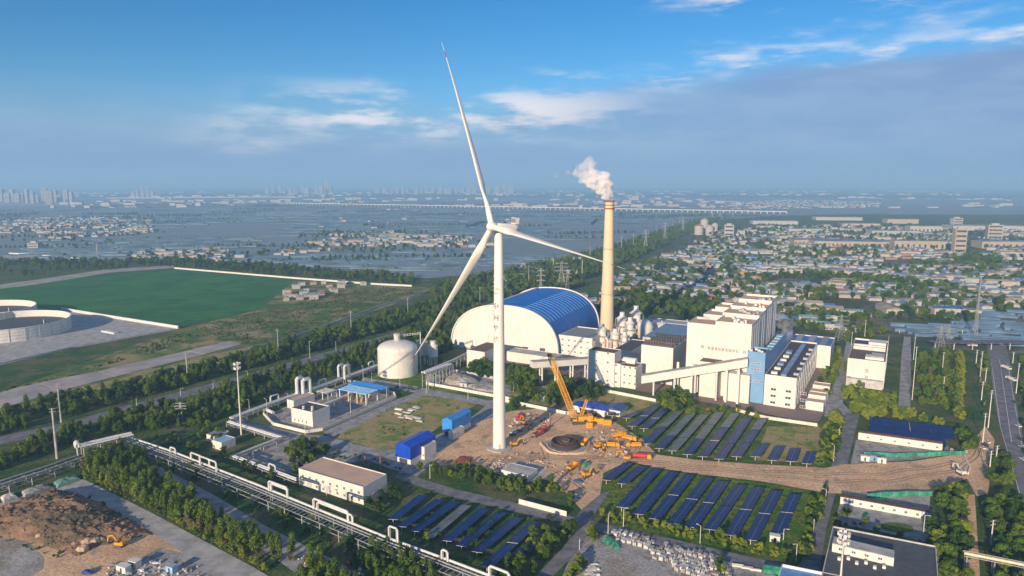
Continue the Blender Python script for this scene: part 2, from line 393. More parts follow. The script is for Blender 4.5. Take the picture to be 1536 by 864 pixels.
S('grass', [(345, 640), (420, 660), (356, 684), (430, 712), (470, 700), (560, 690), (520, 678), (400, 642)], g_gravel, .05)
S('grass', [(470, 700), (600, 700), (640, 722), (560, 760), (440, 720)], g_base, .055)
S('solar_field_ground', [(600, 724), (640, 728), (845, 782), (866, 790), (800, 900), (500, 900), (520, 760)], g_base, .06)
strip('road', [(600, 706, 592, 716), (640, 721, 632, 731), (687, 735, 682, 747), (777, 755, 772, 768), (850, 773, 845, 784), (880, 781, 872, 793)], asphalt, .12)
strip('road', [(888, 742, 914, 738), (864, 776, 886, 781), (860, 800, 880, 806), (846, 820, 868, 826), (806, 862, 832, 862), (750, 920, 790, 920)], asphalt, .124)
strip('road', [(876, 779, 872, 792), (913, 788, 910, 801), (1015, 810, 1010, 823), (1127, 836, 1120, 850), (1204, 852, 1198, 868)], asphalt, .128)
strip('road', [(1160, 940, 1212, 940), (1185, 868, 1226, 868), (1203, 840, 1232, 840), (1220, 790, 1240, 790), (1233, 745, 1252, 745), (1247, 700, 1270, 700), (1262, 650, 1282, 650), (1268, 620, 1290, 620)], asphalt, .137)
strip('road', [(1236, 625, 1284, 625), (1240, 605, 1264, 605), (1254, 565, 1272, 565), (1264, 540, 1280, 540), (1270, 512, 1282, 512)], concrete_d, .132)
S('dirt_yard', [(640, 700), (660, 680), (690, 655), (722, 632), (765, 617), (810, 613), (845, 617), (920, 632), (965, 660), (985, 682), (1044, 690), (1140, 697), (1240, 702), (1262, 697), (1370, 692), (1440, 681), (1478, 640), (1492, 660), (1482, 740), (1465, 745), (1450, 718), (1400, 738), (1300, 742), (1240, 740), (1140, 722), (1044, 711), (985, 702), (942, 692), (905, 710), (900, 742), (872, 765), (835, 724), (810, 718), (750, 712), (710, 696), (660, 704)], dirt_m, .15)
S('compound_paving', [(760, 712), (745, 703), (780, 692), (822, 700), (815, 716), (792, 724)], concrete, .18)
S('grass', [(890, 745), (905, 712), (942, 694), (985, 704), (1140, 724), (1236, 741), (1198, 846), (1127, 832), (1015, 806), (905, 782)], g_green, .09)
S('grass', [(930, 632), (1000, 600), (1110, 618), (1228, 636), (1256, 650), (1240, 700), (1140, 694), (985, 680), (965, 658)], g_grass, .10)
S('grass', [(1152, 640), (1228, 640), (1242, 652), (1236, 696), (1130, 690)], g_dry, .125)
S('grass', [(740, 604), (800, 610), (930, 626), (1000, 600), (930, 590), (850, 578), (770, 580)], g_dry, .07)
S('plant_paving', [(690, 540), (800, 548), (890, 575), (1040, 600), (1110, 613), (1226, 636), (1240, 612), (1262, 548), (1262, 520), (1160, 500), (960, 500), (860, 515)], paving, .11)
S('gravel_ground', [(640, 575), (700, 560), (768, 572), (766, 598), (700, 586)], g_gravel, .115)
S('grass', [(870, 805), (905, 802), (1036, 830), (1150, 856), (1190, 880), (1160, 960), (800, 960)], g_gravel, .10)
S('grass', [(886, 820), (940, 822), (1010, 864), (980, 900), (860, 880)], g_mud, .13)
S('compound_paving', [(1284, 660), (1414, 678), (1420, 668), (1440, 680), (1370, 690), (1276, 696)], g_gravel, .17)
S('water', [(1262, 742), (1330, 735), (1396, 738), (1394, 766), (1330, 752)], g_mud, .17)
S('compound_paving', [(1256, 768), (1262, 748), (1396, 775), (1392, 815), (1330, 800), (1256, 786)], concrete_d, .18)
S('highway', [(1484, 538), (1470, 470), (1452, 380), (1462, 380), (1496, 470), (1514, 538), (1522, 590), (1536, 666), (1560, 790), (1600, 960), (1560, 960), (1525, 729), (1497, 630), (1490, 590)], asphalt, .14)
for a, b_ in (((1499, 540), (1517, 664)), ((1487, 545), (1500, 640)), ((1500, 640), (1529, 740)), ((1511, 545), (1533, 672))):
    S('road_marking', [a, b_, (b_[0] + .9, b_[1]), (a[0] + .5, a[1])], white, .16)
S('road', [(1347, 620), (1352, 535), (1356, 505), (1366, 505), (1367, 550), (1365, 620)], concrete_d, .12)
S('dirt_track', [(1440, 742), (1462, 742), (1470, 864), (1476, 960), (1450, 960), (1448, 864)], dirt_m, .09)
S('plain_strip', [(1080, 322), (1700, 322), (2200, 330), (2200, 320), (1600, 314), (1080, 316)], g_plain, .7)
S('river', [(-500, 312), (60, 309), (300, 306), (296, 304), (60, 305), (-500, 306)], g_mud, .7)

# ============================================================ WIND TURBINE
TB = G(749, 672); TB.z = 0
def on_ray(px, py, y):                  # the place at depth y seen at a pixel
    g = G(px, py, 0) if py > 276 else None
    u = (px - 768) / FPX; v = (432 - py) / FPX
    d = Vector((u, cp + v * sp, -sp + v * cp)); return Vector((0, 0, CAM_H)) + d * (y / d.y)
HUB = on_ray(738, 340, 367)
wt_ = thing('wind_turbine', 'tall white three blade wind turbine standing on the bare earth yard', 'wind turbine', TB)
TOPZ = HUB.z - 2.6
AX = Vector((math.sin(R_(-53.3)) * math.cos(R_(4.4)), -math.cos(R_(-53.3)) * math.cos(R_(4.4)), math.sin(R_(4.4))))
TTX = HUB - AX * 5.5
def trad(z): return 3.75 + (2.35 - 3.75) * min(1, z / TOPZ)
segs = [0, 22, 46, 74, 102, TOPZ]
for i in range(5):
    b = MB(); z0, z1 = segs[i], segs[i + 1]
    b.lathe((TB.x, TB.y, 0), [(trad(z0), z0), (trad(z1), z1 - .12), (trad(z1) + .05, z1 - .12), (trad(z1) + .05, z1)], 40)
    b.build('tower_section', tower_white, wt_, smooth=True)
b = MB(); b.lathe((TB.x, TB.y, 0), [(7.5, 0), (7.2, .5), (4.3, .7), (4.1, .9)], 32); b.build('foundation', concrete, wt_)
sdir = (Vector((0, 0, 0)) - TB); sdir.z = 0; sdir.normalize()
b = MB(); b.box(TB + sdir * 3.75 + UP * 1.2, 1.2, .3, 2.4, math.atan2(sdir.y, sdir.x) + math.pi / 2)
dr = b.build('door', greywall, wt_)
b = MB()
for k in range(6): b.box(TB + sdir * (4.2 + .3 * (5 - k)), 1.3, .3, .2 * (k + 1), math.atan2(sdir.y, sdir.x) + math.pi / 2)
b.build('steps', steel, wt_)
# lettering wrapped round the tower
fa = math.atan2(sdir.y, sdir.x) - R_(38)
def wrap_text(txt, zc, size, mat, nm):
    cu_ = bpy.data.curves.new(nm, 'FONT'); cu_.body = txt; cu_.size = size; cu_.align_x = 'CENTER'; cu_.offset = size * .022
    to = bpy.data.objects.new(nm, cu_); C.objects.link(to)
    dg = bpy.context.evaluated_depsgraph_get(); me = bpy.data.meshes.new_from_object(to.evaluated_get(dg)); C.objects.unlink(to); bpy.data.objects.remove(to)
    for v in me.vertices:
        z = zc + v.co.y - size * .38; a = fa + v.co.x / trad(z); r = trad(z) + .05
        v.co = Vector((r * math.cos(a), r * math.sin(a), z))
    me.materials.clear(); me.materials.append(mat)
    return part(nm, me, wt_)
for ch, py in (('中', 458), ('国', 475), ('华', 491), ('能', 507.5)):
    wrap_text(ch, zat(TB, py), 3.7, darkmark, 'lettering')
lz = zat(TB, 436); b = MB()
for dx, tl, w in ((-.9, 0, .8), (.15, .25, .8)):
    vs = []
    for zz_, o in ((-1.6, 0), (1.6, .8)):
        for q in (0, w):
            z = lz + zz_; a = fa + (dx + o + q) / trad(z); r = trad(z) + .05
            vs.append(TB + Vector((r * math.cos(a), r * math.sin(a), z)))
    b.add(vs, [(0, 1, 3, 2)])
b.build('logo', darkmark, wt_)
# nacelle
AXH = Vector((AX.x, AX.y, 0)).normalized(); SID = AX.cross(UP).normalized(); NU = SID.cross(AX)
b = MB()
def sect(o, w, h, dz=0, n=12, e=3.2):
    r = []
    for j in range(n):
        a = 2 * math.pi * (j + .5) / n; cx, sx_ = math.cos(a), math.sin(a)
        r.append(o + SID * (w / 2 * math.copysign(abs(cx) ** (2 / e), cx)) + NU * (h / 2 * math.copysign(abs(sx_) ** (2 / e), sx_) + dz))
    return r
def loft(b, secs):
    n = len(secs[0]); vs = [p for s in secs for p in s]; fs = []
    for i in range(len(secs) - 1):
        for j in range(n): fs.append((i * n + j, (i + 1) * n + j, (i + 1) * n + (j + 1) % n, i * n + (j + 1) % n))
    fs += [tuple(range(n)), tuple((len(secs) - 1) * n + j for j in range(n))[::-1]]
    b.add(vs, fs)
loft(b, [sect(HUB - AX * t, w, h) for t, w, h in ((2.2, 3.4, 3.4), (3.0, 4.4, 4.2), (6, 4.8, 4.6), (14, 4.8, 4.4), (16.5, 4.4, 3.6), (17, 3.4, 2.6))])
nac = b.build('nacelle', tower_white, wt_, smooth=True)
b = MB(); o = HUB - AX * 14.2 + NU * 2.1
b.para(o - SID * 2.2, -AX * 2.2, SID * 4.4, NU * 3.4); cool = b.build('cooler', tower_white, wt_)
b = MB()
for k in range(8): b.para(o - SID * 2.0 + SID * .52 * k - AX * 2.2 + NU * .5, -AX * .08, SID * .3, NU * 2.6)
b.build('grille', dsteel, wt_); b = MB()
for k in range(8): b.para(o - SID * 2.0 + SID * .52 * k + NU * .5, AX * .08, SID * .3, NU * 2.6)
b.build('grille', dsteel, wt_)
b = MB(); o2 = HUB - AX * 7.5 + NU * 2.2
b.para(o2 - SID * .7, -AX * 1.2, SID * 1.4, NU * .9); b.beam(o2 + NU * .4, o2 + NU * 2.6, .12); b.build('hatch', dsteel, wt_)
b = MB()
for s_ in (-1, 1):
    rail = [HUB - AX * t + SID * s_ * 2.1 + NU * 3.1 for t in (8.5, 13.5)]
    b.beam(*rail, .09)
    for t in (8.5, 10, 11.8, 13.5): b.beam(HUB - AX * t + SID * s_ * 2.1 + NU * 2.1, HUB - AX * t + SID * s_ * 2.1 + NU * 3.1, .08)
b.build('railing', white, wt_)
# hub: a rounded spinner
b = MB(); prof = [(0.15, 3.3), (1.2, 3.0), (2.0, 2.2), (2.45, 1.0), (2.55, -.4), (2.3, -2.0), (1.9, -2.4)]
vs = []; n = 24
for r, t in prof:
    for j in range(n): a = 2 * math.pi * j / n; vs.append(HUB + AX * t + (SID * math.cos(a) + NU * math.sin(a)) * r)
fs = [(i * n + j, i * n + (j + 1) % n, (i + 1) * n + (j + 1) % n, (i + 1) * n + j) for i in range(len(prof) - 1) for j in range(n)]
fs.append(tuple(range(n))); b.add(vs, fs); b.build('hub', tower_white, wt_, smooth=True)
e1 = AX.cross(UP).normalized(); e2 = e1.cross(AX)
RL = 110.6
for k in range(3):
    a = R_(23.8 + 120 * k); dr_ = e1 * math.sin(a) + e2 * math.cos(a); ch = AX.cross(dr_)          # chord direction in the plane of the rotor
    def blade_secs(r0, r1, ns):
        out = []
        for i in range(ns + 1):
            r = r0 + (r1 - r0) * i / ns; f = r / RL
            c_ = R_(3); ctr = HUB + dr_ * r * math.cos(c_) + AX * (r * math.sin(c_) + 4.8 * f * f)
            if f < .05: w, t, tw = 3.3, 3.3, 0
            else:
                g = (f - .05) / .17; g = max(0, min(1, g)); g = g * g * (3 - 2 * g)
                w = 3.3 + (5.1 - 3.3) * g
                if f > .22: w = 4.8 * (1 - (f - .22) / .78) ** 1.15 + .3
                t = 3.3 + (1.6 - 3.3) * g
                if f > .22: t = 1.6 * (1 - (f - .22) / .78) + .08
                tw = R_(-84 + 14 * (1 - f)) * g
            x = (ch * math.cos(tw) + AX * math.sin(tw)); y = (AX * math.cos(tw) - ch * math.sin(tw)); m = 14; sec = []
            sh = (w - 3.3) * .2 if w > 3.3 else 0
            for j in range(m):
                q = 2 * math.pi * j / m; cx, sy = math.cos(q), math.sin(q)
                th = sy * t / 2 * (1 if w < 3.4 and f < .1 else (1 - .45 * cx) * .8)
                sec.append(ctr + x * (cx * w / 2 + sh) + y * th)
            out.append(sec)
        return out
    b = MB(); loft(b, blade_secs(1.6, RL * .915, 34)); bl = b.build('blade', tower_white, wt_, smooth=True)
    b = MB(); loft(b, blade_secs(RL * .915, RL * .95, 3)); o = b.build('red_band', blade_red, wt_, smooth=True)
    b = MB(); loft(b, blade_secs(RL * .95, RL * .998, 6)); o = b.build('blade_tip', tower_white, wt_, smooth=True)

# ============================================================ CHIMNEY and smoke
CB = G(910, 505); ctop = zat(CB, 301)
chm = thing('chimney', 'tall cream concrete chimney smoking above the power plant', 'chimney', CB)
b = MB(); n = 10
def crad(z): return 7.2 + (4.15 - 7.2) * (z / ctop) ** .85
b.lathe(CB, [(crad(ctop * i / n), ctop * i / n) for i in range(n + 1)], 36)
b.build('shaft', M('cream_concrete', (.72, .57, .38), .8, col2=(.66, .51, .34), scale=.06), chm, smooth=True)
b = MB()
for z, h in ((ctop - 8, 1.2), (ctop - 4.5, .8), (ctop - 1.2, 1.2)): b.lathe(CB, [(crad(z) + .25, z), (crad(z) + .9, z + .1), (crad(z) + .9, z + h), (crad(z) + .2, z + h)], 30)
b.build('rim_band', brick, chm)
b = MB(); b.lathe(CB, [(crad(ctop) + .03, ctop - 7), (crad(ctop) + .03, ctop - .1)], 30); b.build('painted_top', M('chimney_red', (.45, .16, .08), .8), chm)
for z in (ctop * .33, ctop * .66):
    b = MB()
    for j in range(20):
        a0, a1 = 2 * math.pi * j / 20, 2 * math.pi * (j + 1) / 20; r = crad(z) + 1.3
        b.beam(CB + V(r * math.cos(a0), r * math.sin(a0), z), CB + V(r * math.cos(a1), r * math.sin(a1), z), .12)
        b.beam(CB + V(r * math.cos(a0), r * math.sin(a0), z - 1), CB + V(r * math.cos(a1), r * math.sin(a1), z - 1), .2)
    b.build('walkway', steel, chm)
def smoke(name, label, c, blobs, dens, col=(1, .97, .95)):
    bm = bmesh.new()
    for dx, dy, dz, r in blobs:
        m = Matrix.Translation(Vector(c) + Vector((dx, dy, dz))) @ Matrix.Scale(r, 4)
        bmesh.ops.create_icosphere(bm, subdivisions=3, radius=1, matrix=m)
    me = bpy.data.meshes.new(name); bm.to_mesh(me); bm.free()
    o = bpy.data.objects.new(name, me); C.objects.link(o)
    md = o.modifiers.new('remesh', 'REMESH'); md.mode = 'VOXEL'; md.voxel_size = max(r for *_, r in blobs) / 9
    dg = bpy.context.evaluated_depsgraph_get(); m2 = bpy.data.meshes.new_from_object(o.evaluated_get(dg)); o.modifiers.clear(); o.data = m2
    R0 = max(r for *_, r in blobs)
    for v in m2.vertices:
        q = v.co * (1.6 / R0); v.co += Vector((noise.noise(q), noise.noise(q + V(9, 0, 0)), noise.noise(q + V(0, 9, 0)))) * R0 * .35
        q = q * 2.7; v.co += Vector((noise.noise(q), noise.noise(q + V(9, 0, 0)), noise.noise(q + V(0, 9, 0)))) * R0 * .15
    m = bpy.data.materials.new(name); m.use_nodes = True; N, mth, mix = nodes_of(m.node_tree)
    pos = N('ShaderNodeNewGeometry').outputs['Position']
    nz = N('ShaderNodeTexNoise', ins={'Vector': pos, 'Scale': 1.3 / R0, 'Detail': 6.0, 'Roughness': .62, 'Distortion': .5}).outputs[0]
    dn = mth('MULTIPLY', smooth(mth, nz, .36, .62), dens)
    if name == 'smoke_plume':           # thinner the farther it has drifted from the chimney
        dist = N('ShaderNodeVectorMath', operation='DISTANCE', ins={0: pos, 1: tuple(c)}).outputs['Value']
        dn = mth('MULTIPLY', dn, mth('SUBTRACT', 1.0, mth('MULTIPLY', smooth(mth, dist, 12.0, 52.0), .93)))
    v = N('ShaderNodeVolumePrincipled', ins={'Color': (*col, 1), 'Density': dn, 'Anisotropy': -.1})
    N('ShaderNodeOutputMaterial', ins={'Volume': v.outputs[0]})
    m2.materials.clear(); m2.materials.append(m)
    o['kind'] = 'stuff'; o['label'] = label
    return o
ct = CB + UP * (ctop + 1)
smoke('smoke_plume', 'white smoke drifting from the chimney top', ct, [(0, 0, 1, 4), (-3, 0, 6, 6.5), (-6, 0, 13, 9), (-14, 0, 17, 9), (-22, 1, 24, 8.5), (-20, 0, 33, 7), (-32, 1, 26, 5), (-41, 1, 26, 3), (-6, 1, 22, 6), (-27, 1, 31, 5), (-50, 2, 24, 2.5)], .8, (1, .99, 1))
sc.cycles.volume_bounces = 8

# ============================================================ BUILDINGS
def face_of(c, l, r, h, face):
    if face == 'front': return c + l, (-l).normalized(), l.length
    return c, r.normalized(), r.length
WMESH = {}
def win_meshes(w, h, fm, gm):
    k = (round(w, 1), round(h, 1), fm.name, gm.name)
    if k not in WMESH:
        f = MB(); t = min(.18, w * .1)
        f.para(V(-w / 2, -.12, 0), V(w, 0, 0), V(0, .12, 0), V(0, 0, t)); f.para(V(-w / 2, -.12, h - t), V(w, 0, 0), V(0, .12, 0), V(0, 0, t))
        for x in (-w / 2, w / 2 - t, -t / 2): f.para(V(x, -.117, t), V(t, 0, 0), V(0, .117, 0), V(0, 0, h - 2 * t))
        g = MB(); g.para(V(-w / 2 + t * .5, -.06, t * .5), V(w - t, 0, 0), V(0, .06, 0), V(0, 0, h - t))
        WMESH[k] = (f.mesh('window', fm), g.mesh('pane', gm))
    return WMESH[k]
def windows(root, o, u, rows, cols, w, h, z0, dz, x0, dx, fm=None, gm=None, groups=None):
    fme, gme = win_meshes(w, h, fm or white, gm or glass); rz = math.atan2(u.y, u.x)
    for i in range(rows):
        for j in range(cols):
            p = o + u * (x0 + dx * j) + UP * (z0 + dz * i)
            wo = part('window', fme, root, p - root.location, rz); part('pane', gme, wo)
def building(name, label, cat, rc, h, wm=None, rm=None, par=.8, wins=(), group=None, roofthings=None):
    c, l, r = rc if isinstance(rc[0], Vector) else rect(*rc)
    wm = wm or white; rm = rm or darkroof
    root = thing(name, label, cat, c, group)
    b = MB(); b.para(c, l, r, UP * h); b.build('wall', wm, root)
    t = .35; lu, ru = l.normalized(), r.normalized()
    b = MB(); b.para(c + UP * (h + .004) + lu * t + ru * t, l - lu * 2 * t, r - ru * 2 * t, UP * .1); b.build('roof', rm, root)
    if par:
        b = MB(); z = UP * (h + .002)
        b.para(c + z, l, ru * t, UP * par); b.para(c + z + r - ru * t, l, ru * t, UP * par)
        b.para(c + z + ru * t, lu * t, r - ru * 2 * t, UP * par); b.para(c + z + l - lu * t + ru * t, lu * t, r - ru * 2 * t, UP * par)
        b.build('parapet', wm, root)
    for face, rows, cols, w, wh, z0, dz, x0, dx in wins:
        o, u, L = face_of(c, l, r, h, face); windows(root, o, u, rows, cols, w, wh, z0, dz, x0, dx)
    return root, c, l, r
def ribs(root, name, c, l, r, z, n, mat, w=.5, h=.3):
    b = MB()
    for i in range(n):
        p = c + r * ((i + .5) / n); b.para(p + UP * z, l, r.normalized() * w, UP * h)
    return b.build(name, mat, root)

# --- coal hall: an arched vault with a blue ribbed roof
hl, hr = G(678, 521), G(836, 534)
HC = (hl + hr) / 2; HW = (hr - hl).length / 2; hu = (hr - hl).normalized(); hv = Vector((math.cos(R_(65)), math.sin(R_(65)), 0))
HLEN = 118.0; HH = zat(HC, 459)
hall = thing('storage_hall', 'big arched coal hall with blue ribbed vault roof and cream end wall', 'hall', HC)
def arch(t, off=0.0):                   # t 0..1 from the left foot to the right foot
    a = math.pi * (1 - t); x = math.cos(a); z = math.sin(a)
    x = math.copysign(abs(x) ** .86, x); z = abs(z) ** .80
    return (HW + off) * x, (HH + off) * z
NA = 48
def arch_pts(y, off=0.0): return [HC + hu * arch(i / NA, off)[0] + UP * arch(i / NA, off)[1] + hv * y for i in range(NA + 1)]
b = MB(); p = arch_pts(0); b.add(p, [tuple(range(NA + 1))]); b.build('end_wall', cream, hall); b = MB(); p = arch_pts(HLEN); b.add(p, [tuple(range(NA, -1, -1))]); b.build('end_wall', cream, hall)
b = MB(); p0 = arch_pts(0.02); p1 = arch_pts(HLEN - .02)
b.add(p0 + p1, [(i, NA + 1 + i, NA + 2 + i, i + 1) for i in range(NA)]); b.build('vault', M('vault_blue', (.008, .16, .58), .55, var=.10, scale=.08), hall, smooth=True)
def arch_band(b, y, w, off, i0=0, i1=NA, th=.5):
    q = [arch_pts(y, 0.0), arch_pts(y, off), arch_pts(y + w, off), arch_pts(y + w, 0.0)]
    for i in range(i0, i1):
        b.add([q[0][i], q[1][i], q[2][i], q[3][i], q[0][i + 1], q[1][i + 1], q[2][i + 1], q[3][i + 1]], [(0, 1, 5, 4), (1, 2, 6, 5), (2, 3, 7, 6)])
b = MB(); arch_band(b, -.8, 2.2, 1.0); b.build('arch_trim', white, hall); b = MB(); arch_band(b, HLEN - 1.2, 2.0, 1.0); b.build('arch_trim', white, hall)
ribm = M('vault_rib', (.06, .24, .62), .55)
for k in range(15):
    b = MB(); arch_band(b, 8 + k * 7.2, 1.3, .35, 28, 38); b.build('roof_rib', ribm, hall)
b = MB()
q0 = arch_pts(0, 0); 
for i in (20,): b.para(HC + hu * arch(i / NA)[0] + UP * (arch(i / NA)[1] - .3) + hv * 1, hu * 1.6, hv * (HLEN - 2), UP * 1.5)
b.build('ridge_gutter', white, hall)
for k, (t, z) in enumerate(((.60, 0), (.72, 0))):
    x = arch(t)[0]; b = MB(); b.para(HC + hu * x - hv * .12, hu * 5.0, hv * .12, UP * 6.0); b.build('hall_door', dsteel, hall)
b = MB(); b.para(HC - hu * (HW + .5) - hv * .6, hu * (2 * HW + 1), hv * .6, UP * 1.6); b.build('plinth', greywall, hall)

# --- round dome tank
TC = G(597, 560); tr = 29.5 / FPX * (TC.y * cp + CAM_H * sp) * 1.0
tank = thing('storage_tank', 'white domed storage tank with a small roof turret beside the pipes', 'tank', TC)
hz = zat(TC, 522); dz_ = zat(TC, 510.5)
b = MB(); b.lathe(TC, [(tr, 0), (tr, hz * .33), (tr + .06, hz * .33), (tr + .06, hz * .335), (tr, hz * .336), (tr, hz * .66), (tr + .06, hz * .66), (tr + .06, hz * .665), (tr, hz * .666), (tr, hz)], 48); b.build('shell', white, tank, smooth=True)
b = MB(); b.lathe(TC, [(tr * math.cos(q), hz + (dz_ - hz) * math.sin(q)) for q in [math.pi / 2 * i / 8 for i in range(8)]] + [(.5, dz_)], 48); b.build('dome', white, tank, smooth=True)
b = MB(); b.lathe(TC, [(2.6, dz_ - 1), (2.6, dz_ + 4), (3.0, dz_ + 4), (2.4, dz_ + 5.6)], 16); b.build('turret', greywall, tank)
b = MB()                                # stair climbing round the shell
for i in range(30):
    a0 = R_(-150 + i * 3.4); z0 = hz * i / 30; r = tr + .9
    b.box(TC + V(r * math.cos(a0), r * math.sin(a0), z0), .9, 1.6, .15, a0)
    b.beam(TC + V((r + .7) * math.cos(a0), (r + .7) * math.sin(a0), z0), TC + V((r + .7) * math.cos(a0), (r + .7) * math.sin(a0), z0 + 1.2), .08)
b.build('stair', steel, tank)
b = MB()
p0 = TC + V(2, 1, dz_ + 3); p1 = p0 + V(15, 9, 0)
for s_ in (0, 1.2): b.beam(p0 + UP * s_, p1 + UP * s_, .25)
for i in range(9):
    q = p0 + (p1 - p0) * (i / 8); b.beam(q - UP * .2, q + UP * 1.4, .25)
b.beam(p1 + UP * 1.4, p1 - UP * (p1.z), .5)
b.build('gangway', white, tank)
# smaller vessels and frames behind the tank
for nm, (px, py), r, h, lab in (('vessel', (650, 548), 4.0, 17, 'small white vessel on legs behind the domed tank'), ('vessel', (634, 545), 5.0, 19, 'grey banded round vessel half hidden by the domed tank')):
    c = G(px, py); t = thing(nm, lab, 'tank', c)
    b = MB(); b.lathe(c, [(r * .2, 5), (r, 8), (r, h), (r * .5, h + 1.5)], 20); b.build('shell', white if r < 5 else greywall, t, smooth=True)
    if r < 5: b = MB(); b.lathe(c, [(r * .6, h + 1.2), (r * .6, h + 4)], 14); b.build('neck', white, t)
    for k in range(6):
        a = math.pi / 3 * k; b = MB(); b.beam(c + V(r * .8 * math.cos(a), r * .8 * math.sin(a), 0), c + V(r * .8 * math.cos(a), r * .8 * math.sin(a), 9), .4); b.build('leg', white, t)

# --- main boiler house
bh = thing('boiler_house', 'huge cream boiler house stepping up towards the back of the plant', 'power plant building', G(1121, 600))
c0 = G(1122, 600); hM = zat(c0, 490)
L1 = (G(1030, 583) - c0).dot(-GB)
LM = (G(1070, 590) - c0).dot(-GB)
def blk(nm, c, a, r_, h, wm=cream, root=None, z0=0.0, parapet=True, rm=None):
    root = root or bh; b = MB(); b.para(c + UP * z0, -GB * a, GA * r_, UP * (h - z0)); b.build(nm, wm, root)
    if parapet:
        b = MB(); z = UP * (h + .003); t = .5; P_ = 1.6
        b.para(c + z, -GB * a, GA * t, UP * P_); b.para(c + z + GA * (r_ - t), -GB * a, GA * t, UP * P_)
        b.para(c + z + GA * t, -GB * t, GA * (r_ - 2 * t), UP * P_); b.para(c + z - GB * (a - t) + GA * t, -GB * t, GA * (r_ - 2 * t), UP * P_)
        b.build('parapet', wm, root)
        b = MB(); b.para(c + z + GA * t - GB * t, -GB * (a - 2 * t), GA * (r_ - 2 * t), UP * .05); b.build('roof', rm or tanroof, root)
blk('wall', c0, LM, 27.5, hM)
blk('wall', c0 - GB * (LM + .002), L1 - LM, 25, hM - 3)
blk('wall', c0 + GA * 27.503 - GB * .3, 26, 27.5, hM + 1.5)
blk('wall', c0 + GA * 27.506 - GB * 26.31, 14, 24, hM - 1)
blk('wall', c0 + GA * 55.008 - GB * 26.31, 12, 22, hM + .5)
blk('wall', c0 + GA * 55.006 - GB * .6, 26, 27, hM + 2.5)
blk('wall', c0 + GA * 82.01 - GB * .9, 25, 28, hM + 4)
for z in range(1, 9):
    b = MB(); b.para(c0 + UP * (z * hM / 9) - GA * .06 + GB * -.2, -GB * (L1 - .4), GA * .06, UP * .12); b.build('wall_seam', cream, bh)
# roof plant: vents, tanks, ducts
for k in range(26):
    i = k % 4; rr = c0 + GA * (3 + 27.5 * i + random.uniform(0, 20)) - GB * random.uniform(4, 20); hh = [hM, hM + 1.5, hM + 2.5, hM + 4][i]
    b = MB(); w = random.uniform(1.2, 3.2)
    if k % 3: b.box(rr + UP * (hh + .06), w * 1.6, w, random.uniform(1, 2.2), R_(60))
    else: b.lathe(rr, [(w * .5, hh + .06), (w * .5, hh + 2), (w * .2, hh + 2.6)], 12)
    b.build('roof_vent', steel if k % 2 else white, bh)
# vertical panel seams on the long side wall
for k in range(14):
    b = MB(); y = 4 + k * 7.6; i = min(3, int(y // 27.5)); hh = [hM, hM + 1.5, hM + 2.5, hM + 4][i]
    b.para(c0 + GA * y + GB * (.003 - .3 * i), GB * .12, GA * .35, UP * (hh - .5)); b.build('wall_seam', white, bh)
for k in range(10):
    b = MB(); b.para(c0 - GB * (4 + k * L1 / 10.5) - GA * .10, -GB * .12, GA * .10, UP * (hM - 8)); b.build('wall_seam', cream, bh)
# lettering row on the front: too small in the picture to read, so only marks of its size
zc_ = zat(c0, 531) - 1.2
def marks(root, p, u, n, w, h, gap, mat, vert=False):
    b = MB(); nrm = Vector((u.y, -u.x, 0)); seed = random.Random(5)
    for i in range(n):
        o = p + (UP * -(h + gap) * i if vert else u * (w + gap) * i)
        b.para(o + nrm * .06, u * w, nrm * .05, UP * h * .12); b.para(o + UP * h * .85 + nrm * .06, u * w, nrm * .05, UP * h * .12)
        b.para(o + u * w * (.1 + .3 * seed.random()) + nrm * .062, u * w * .13, nrm * .05, UP * h * .95)
        b.para(o + u * w * .75 + nrm * .062, u * w * .13, nrm * .05, UP * h * (.5 + .4 * seed.random()))
        b.para(o + UP * h * .45 + nrm * .058, u * w * .9, nrm * .05, UP * h * .12)
    return b.build('lettering', mat, root)
zl = zat(c0 - GB * 16, 527)
marks(bh, c0 - GB * 29.5 - GA * .1 + UP * zl, GB, 9, 1.9, 1.9, .55, brownmark)
marks(bh, c0 - GB * 34.5 - GA * .1 + UP * (zl + .2), GB, 1, 2.4, 2.2, .5, brownmark); marks(bh, c0 - GB * 5.4 - GA * .1 + UP * (zl - .1), GB, 1, 2.6, 2.0, .5, brownmark)
# low front wing with arched-top silo and columns
for a, w, d_, h in ((50, 14, 8, 16), (33, 7, 4, 24), (15, 17, 9, 20), (8, 10, 8, 14)):
    b = MB(); b.para(c0 - GB * (a - w) - GA * (d_ + .12), -GB * w, GA * d_, UP * h); b.build('annex', cream, bh)
b = MB(); b.para(c0 - GB * 19 - GA * 9.5, -GB * 13, GA * 9.3, UP * 26); b.build('annex', cream, bh)
b = MB(); b.para(c0 - GB * 18.7 - GA * 9.8, -GB * 13.6, GA * .2, UP * .5); b.para(c0 - GB * 18.8 - GA * 9.9 + UP * 26.01, -GB * 13.4, GA * 9.6, UP * .4); b.build('annex_roof', brownroof, bh)
for x in (4, 12, 36, 46):
    b = MB(); b.para(c0 - GB * x - GA * 13, -GB * 1.6, GA * 1.6, UP * 24); b.build('column', cream, bh)
windows(bh, c0 - GB * L1 - GA * .0, GB, 2, 4, 2.2, 1.6, 5, 5, 3, 4.2)
windows(bh, c0 - GB * L1 - GA * .0, GB, 1, 1, 4, 4.5, 14, 5, 13, 4.2)

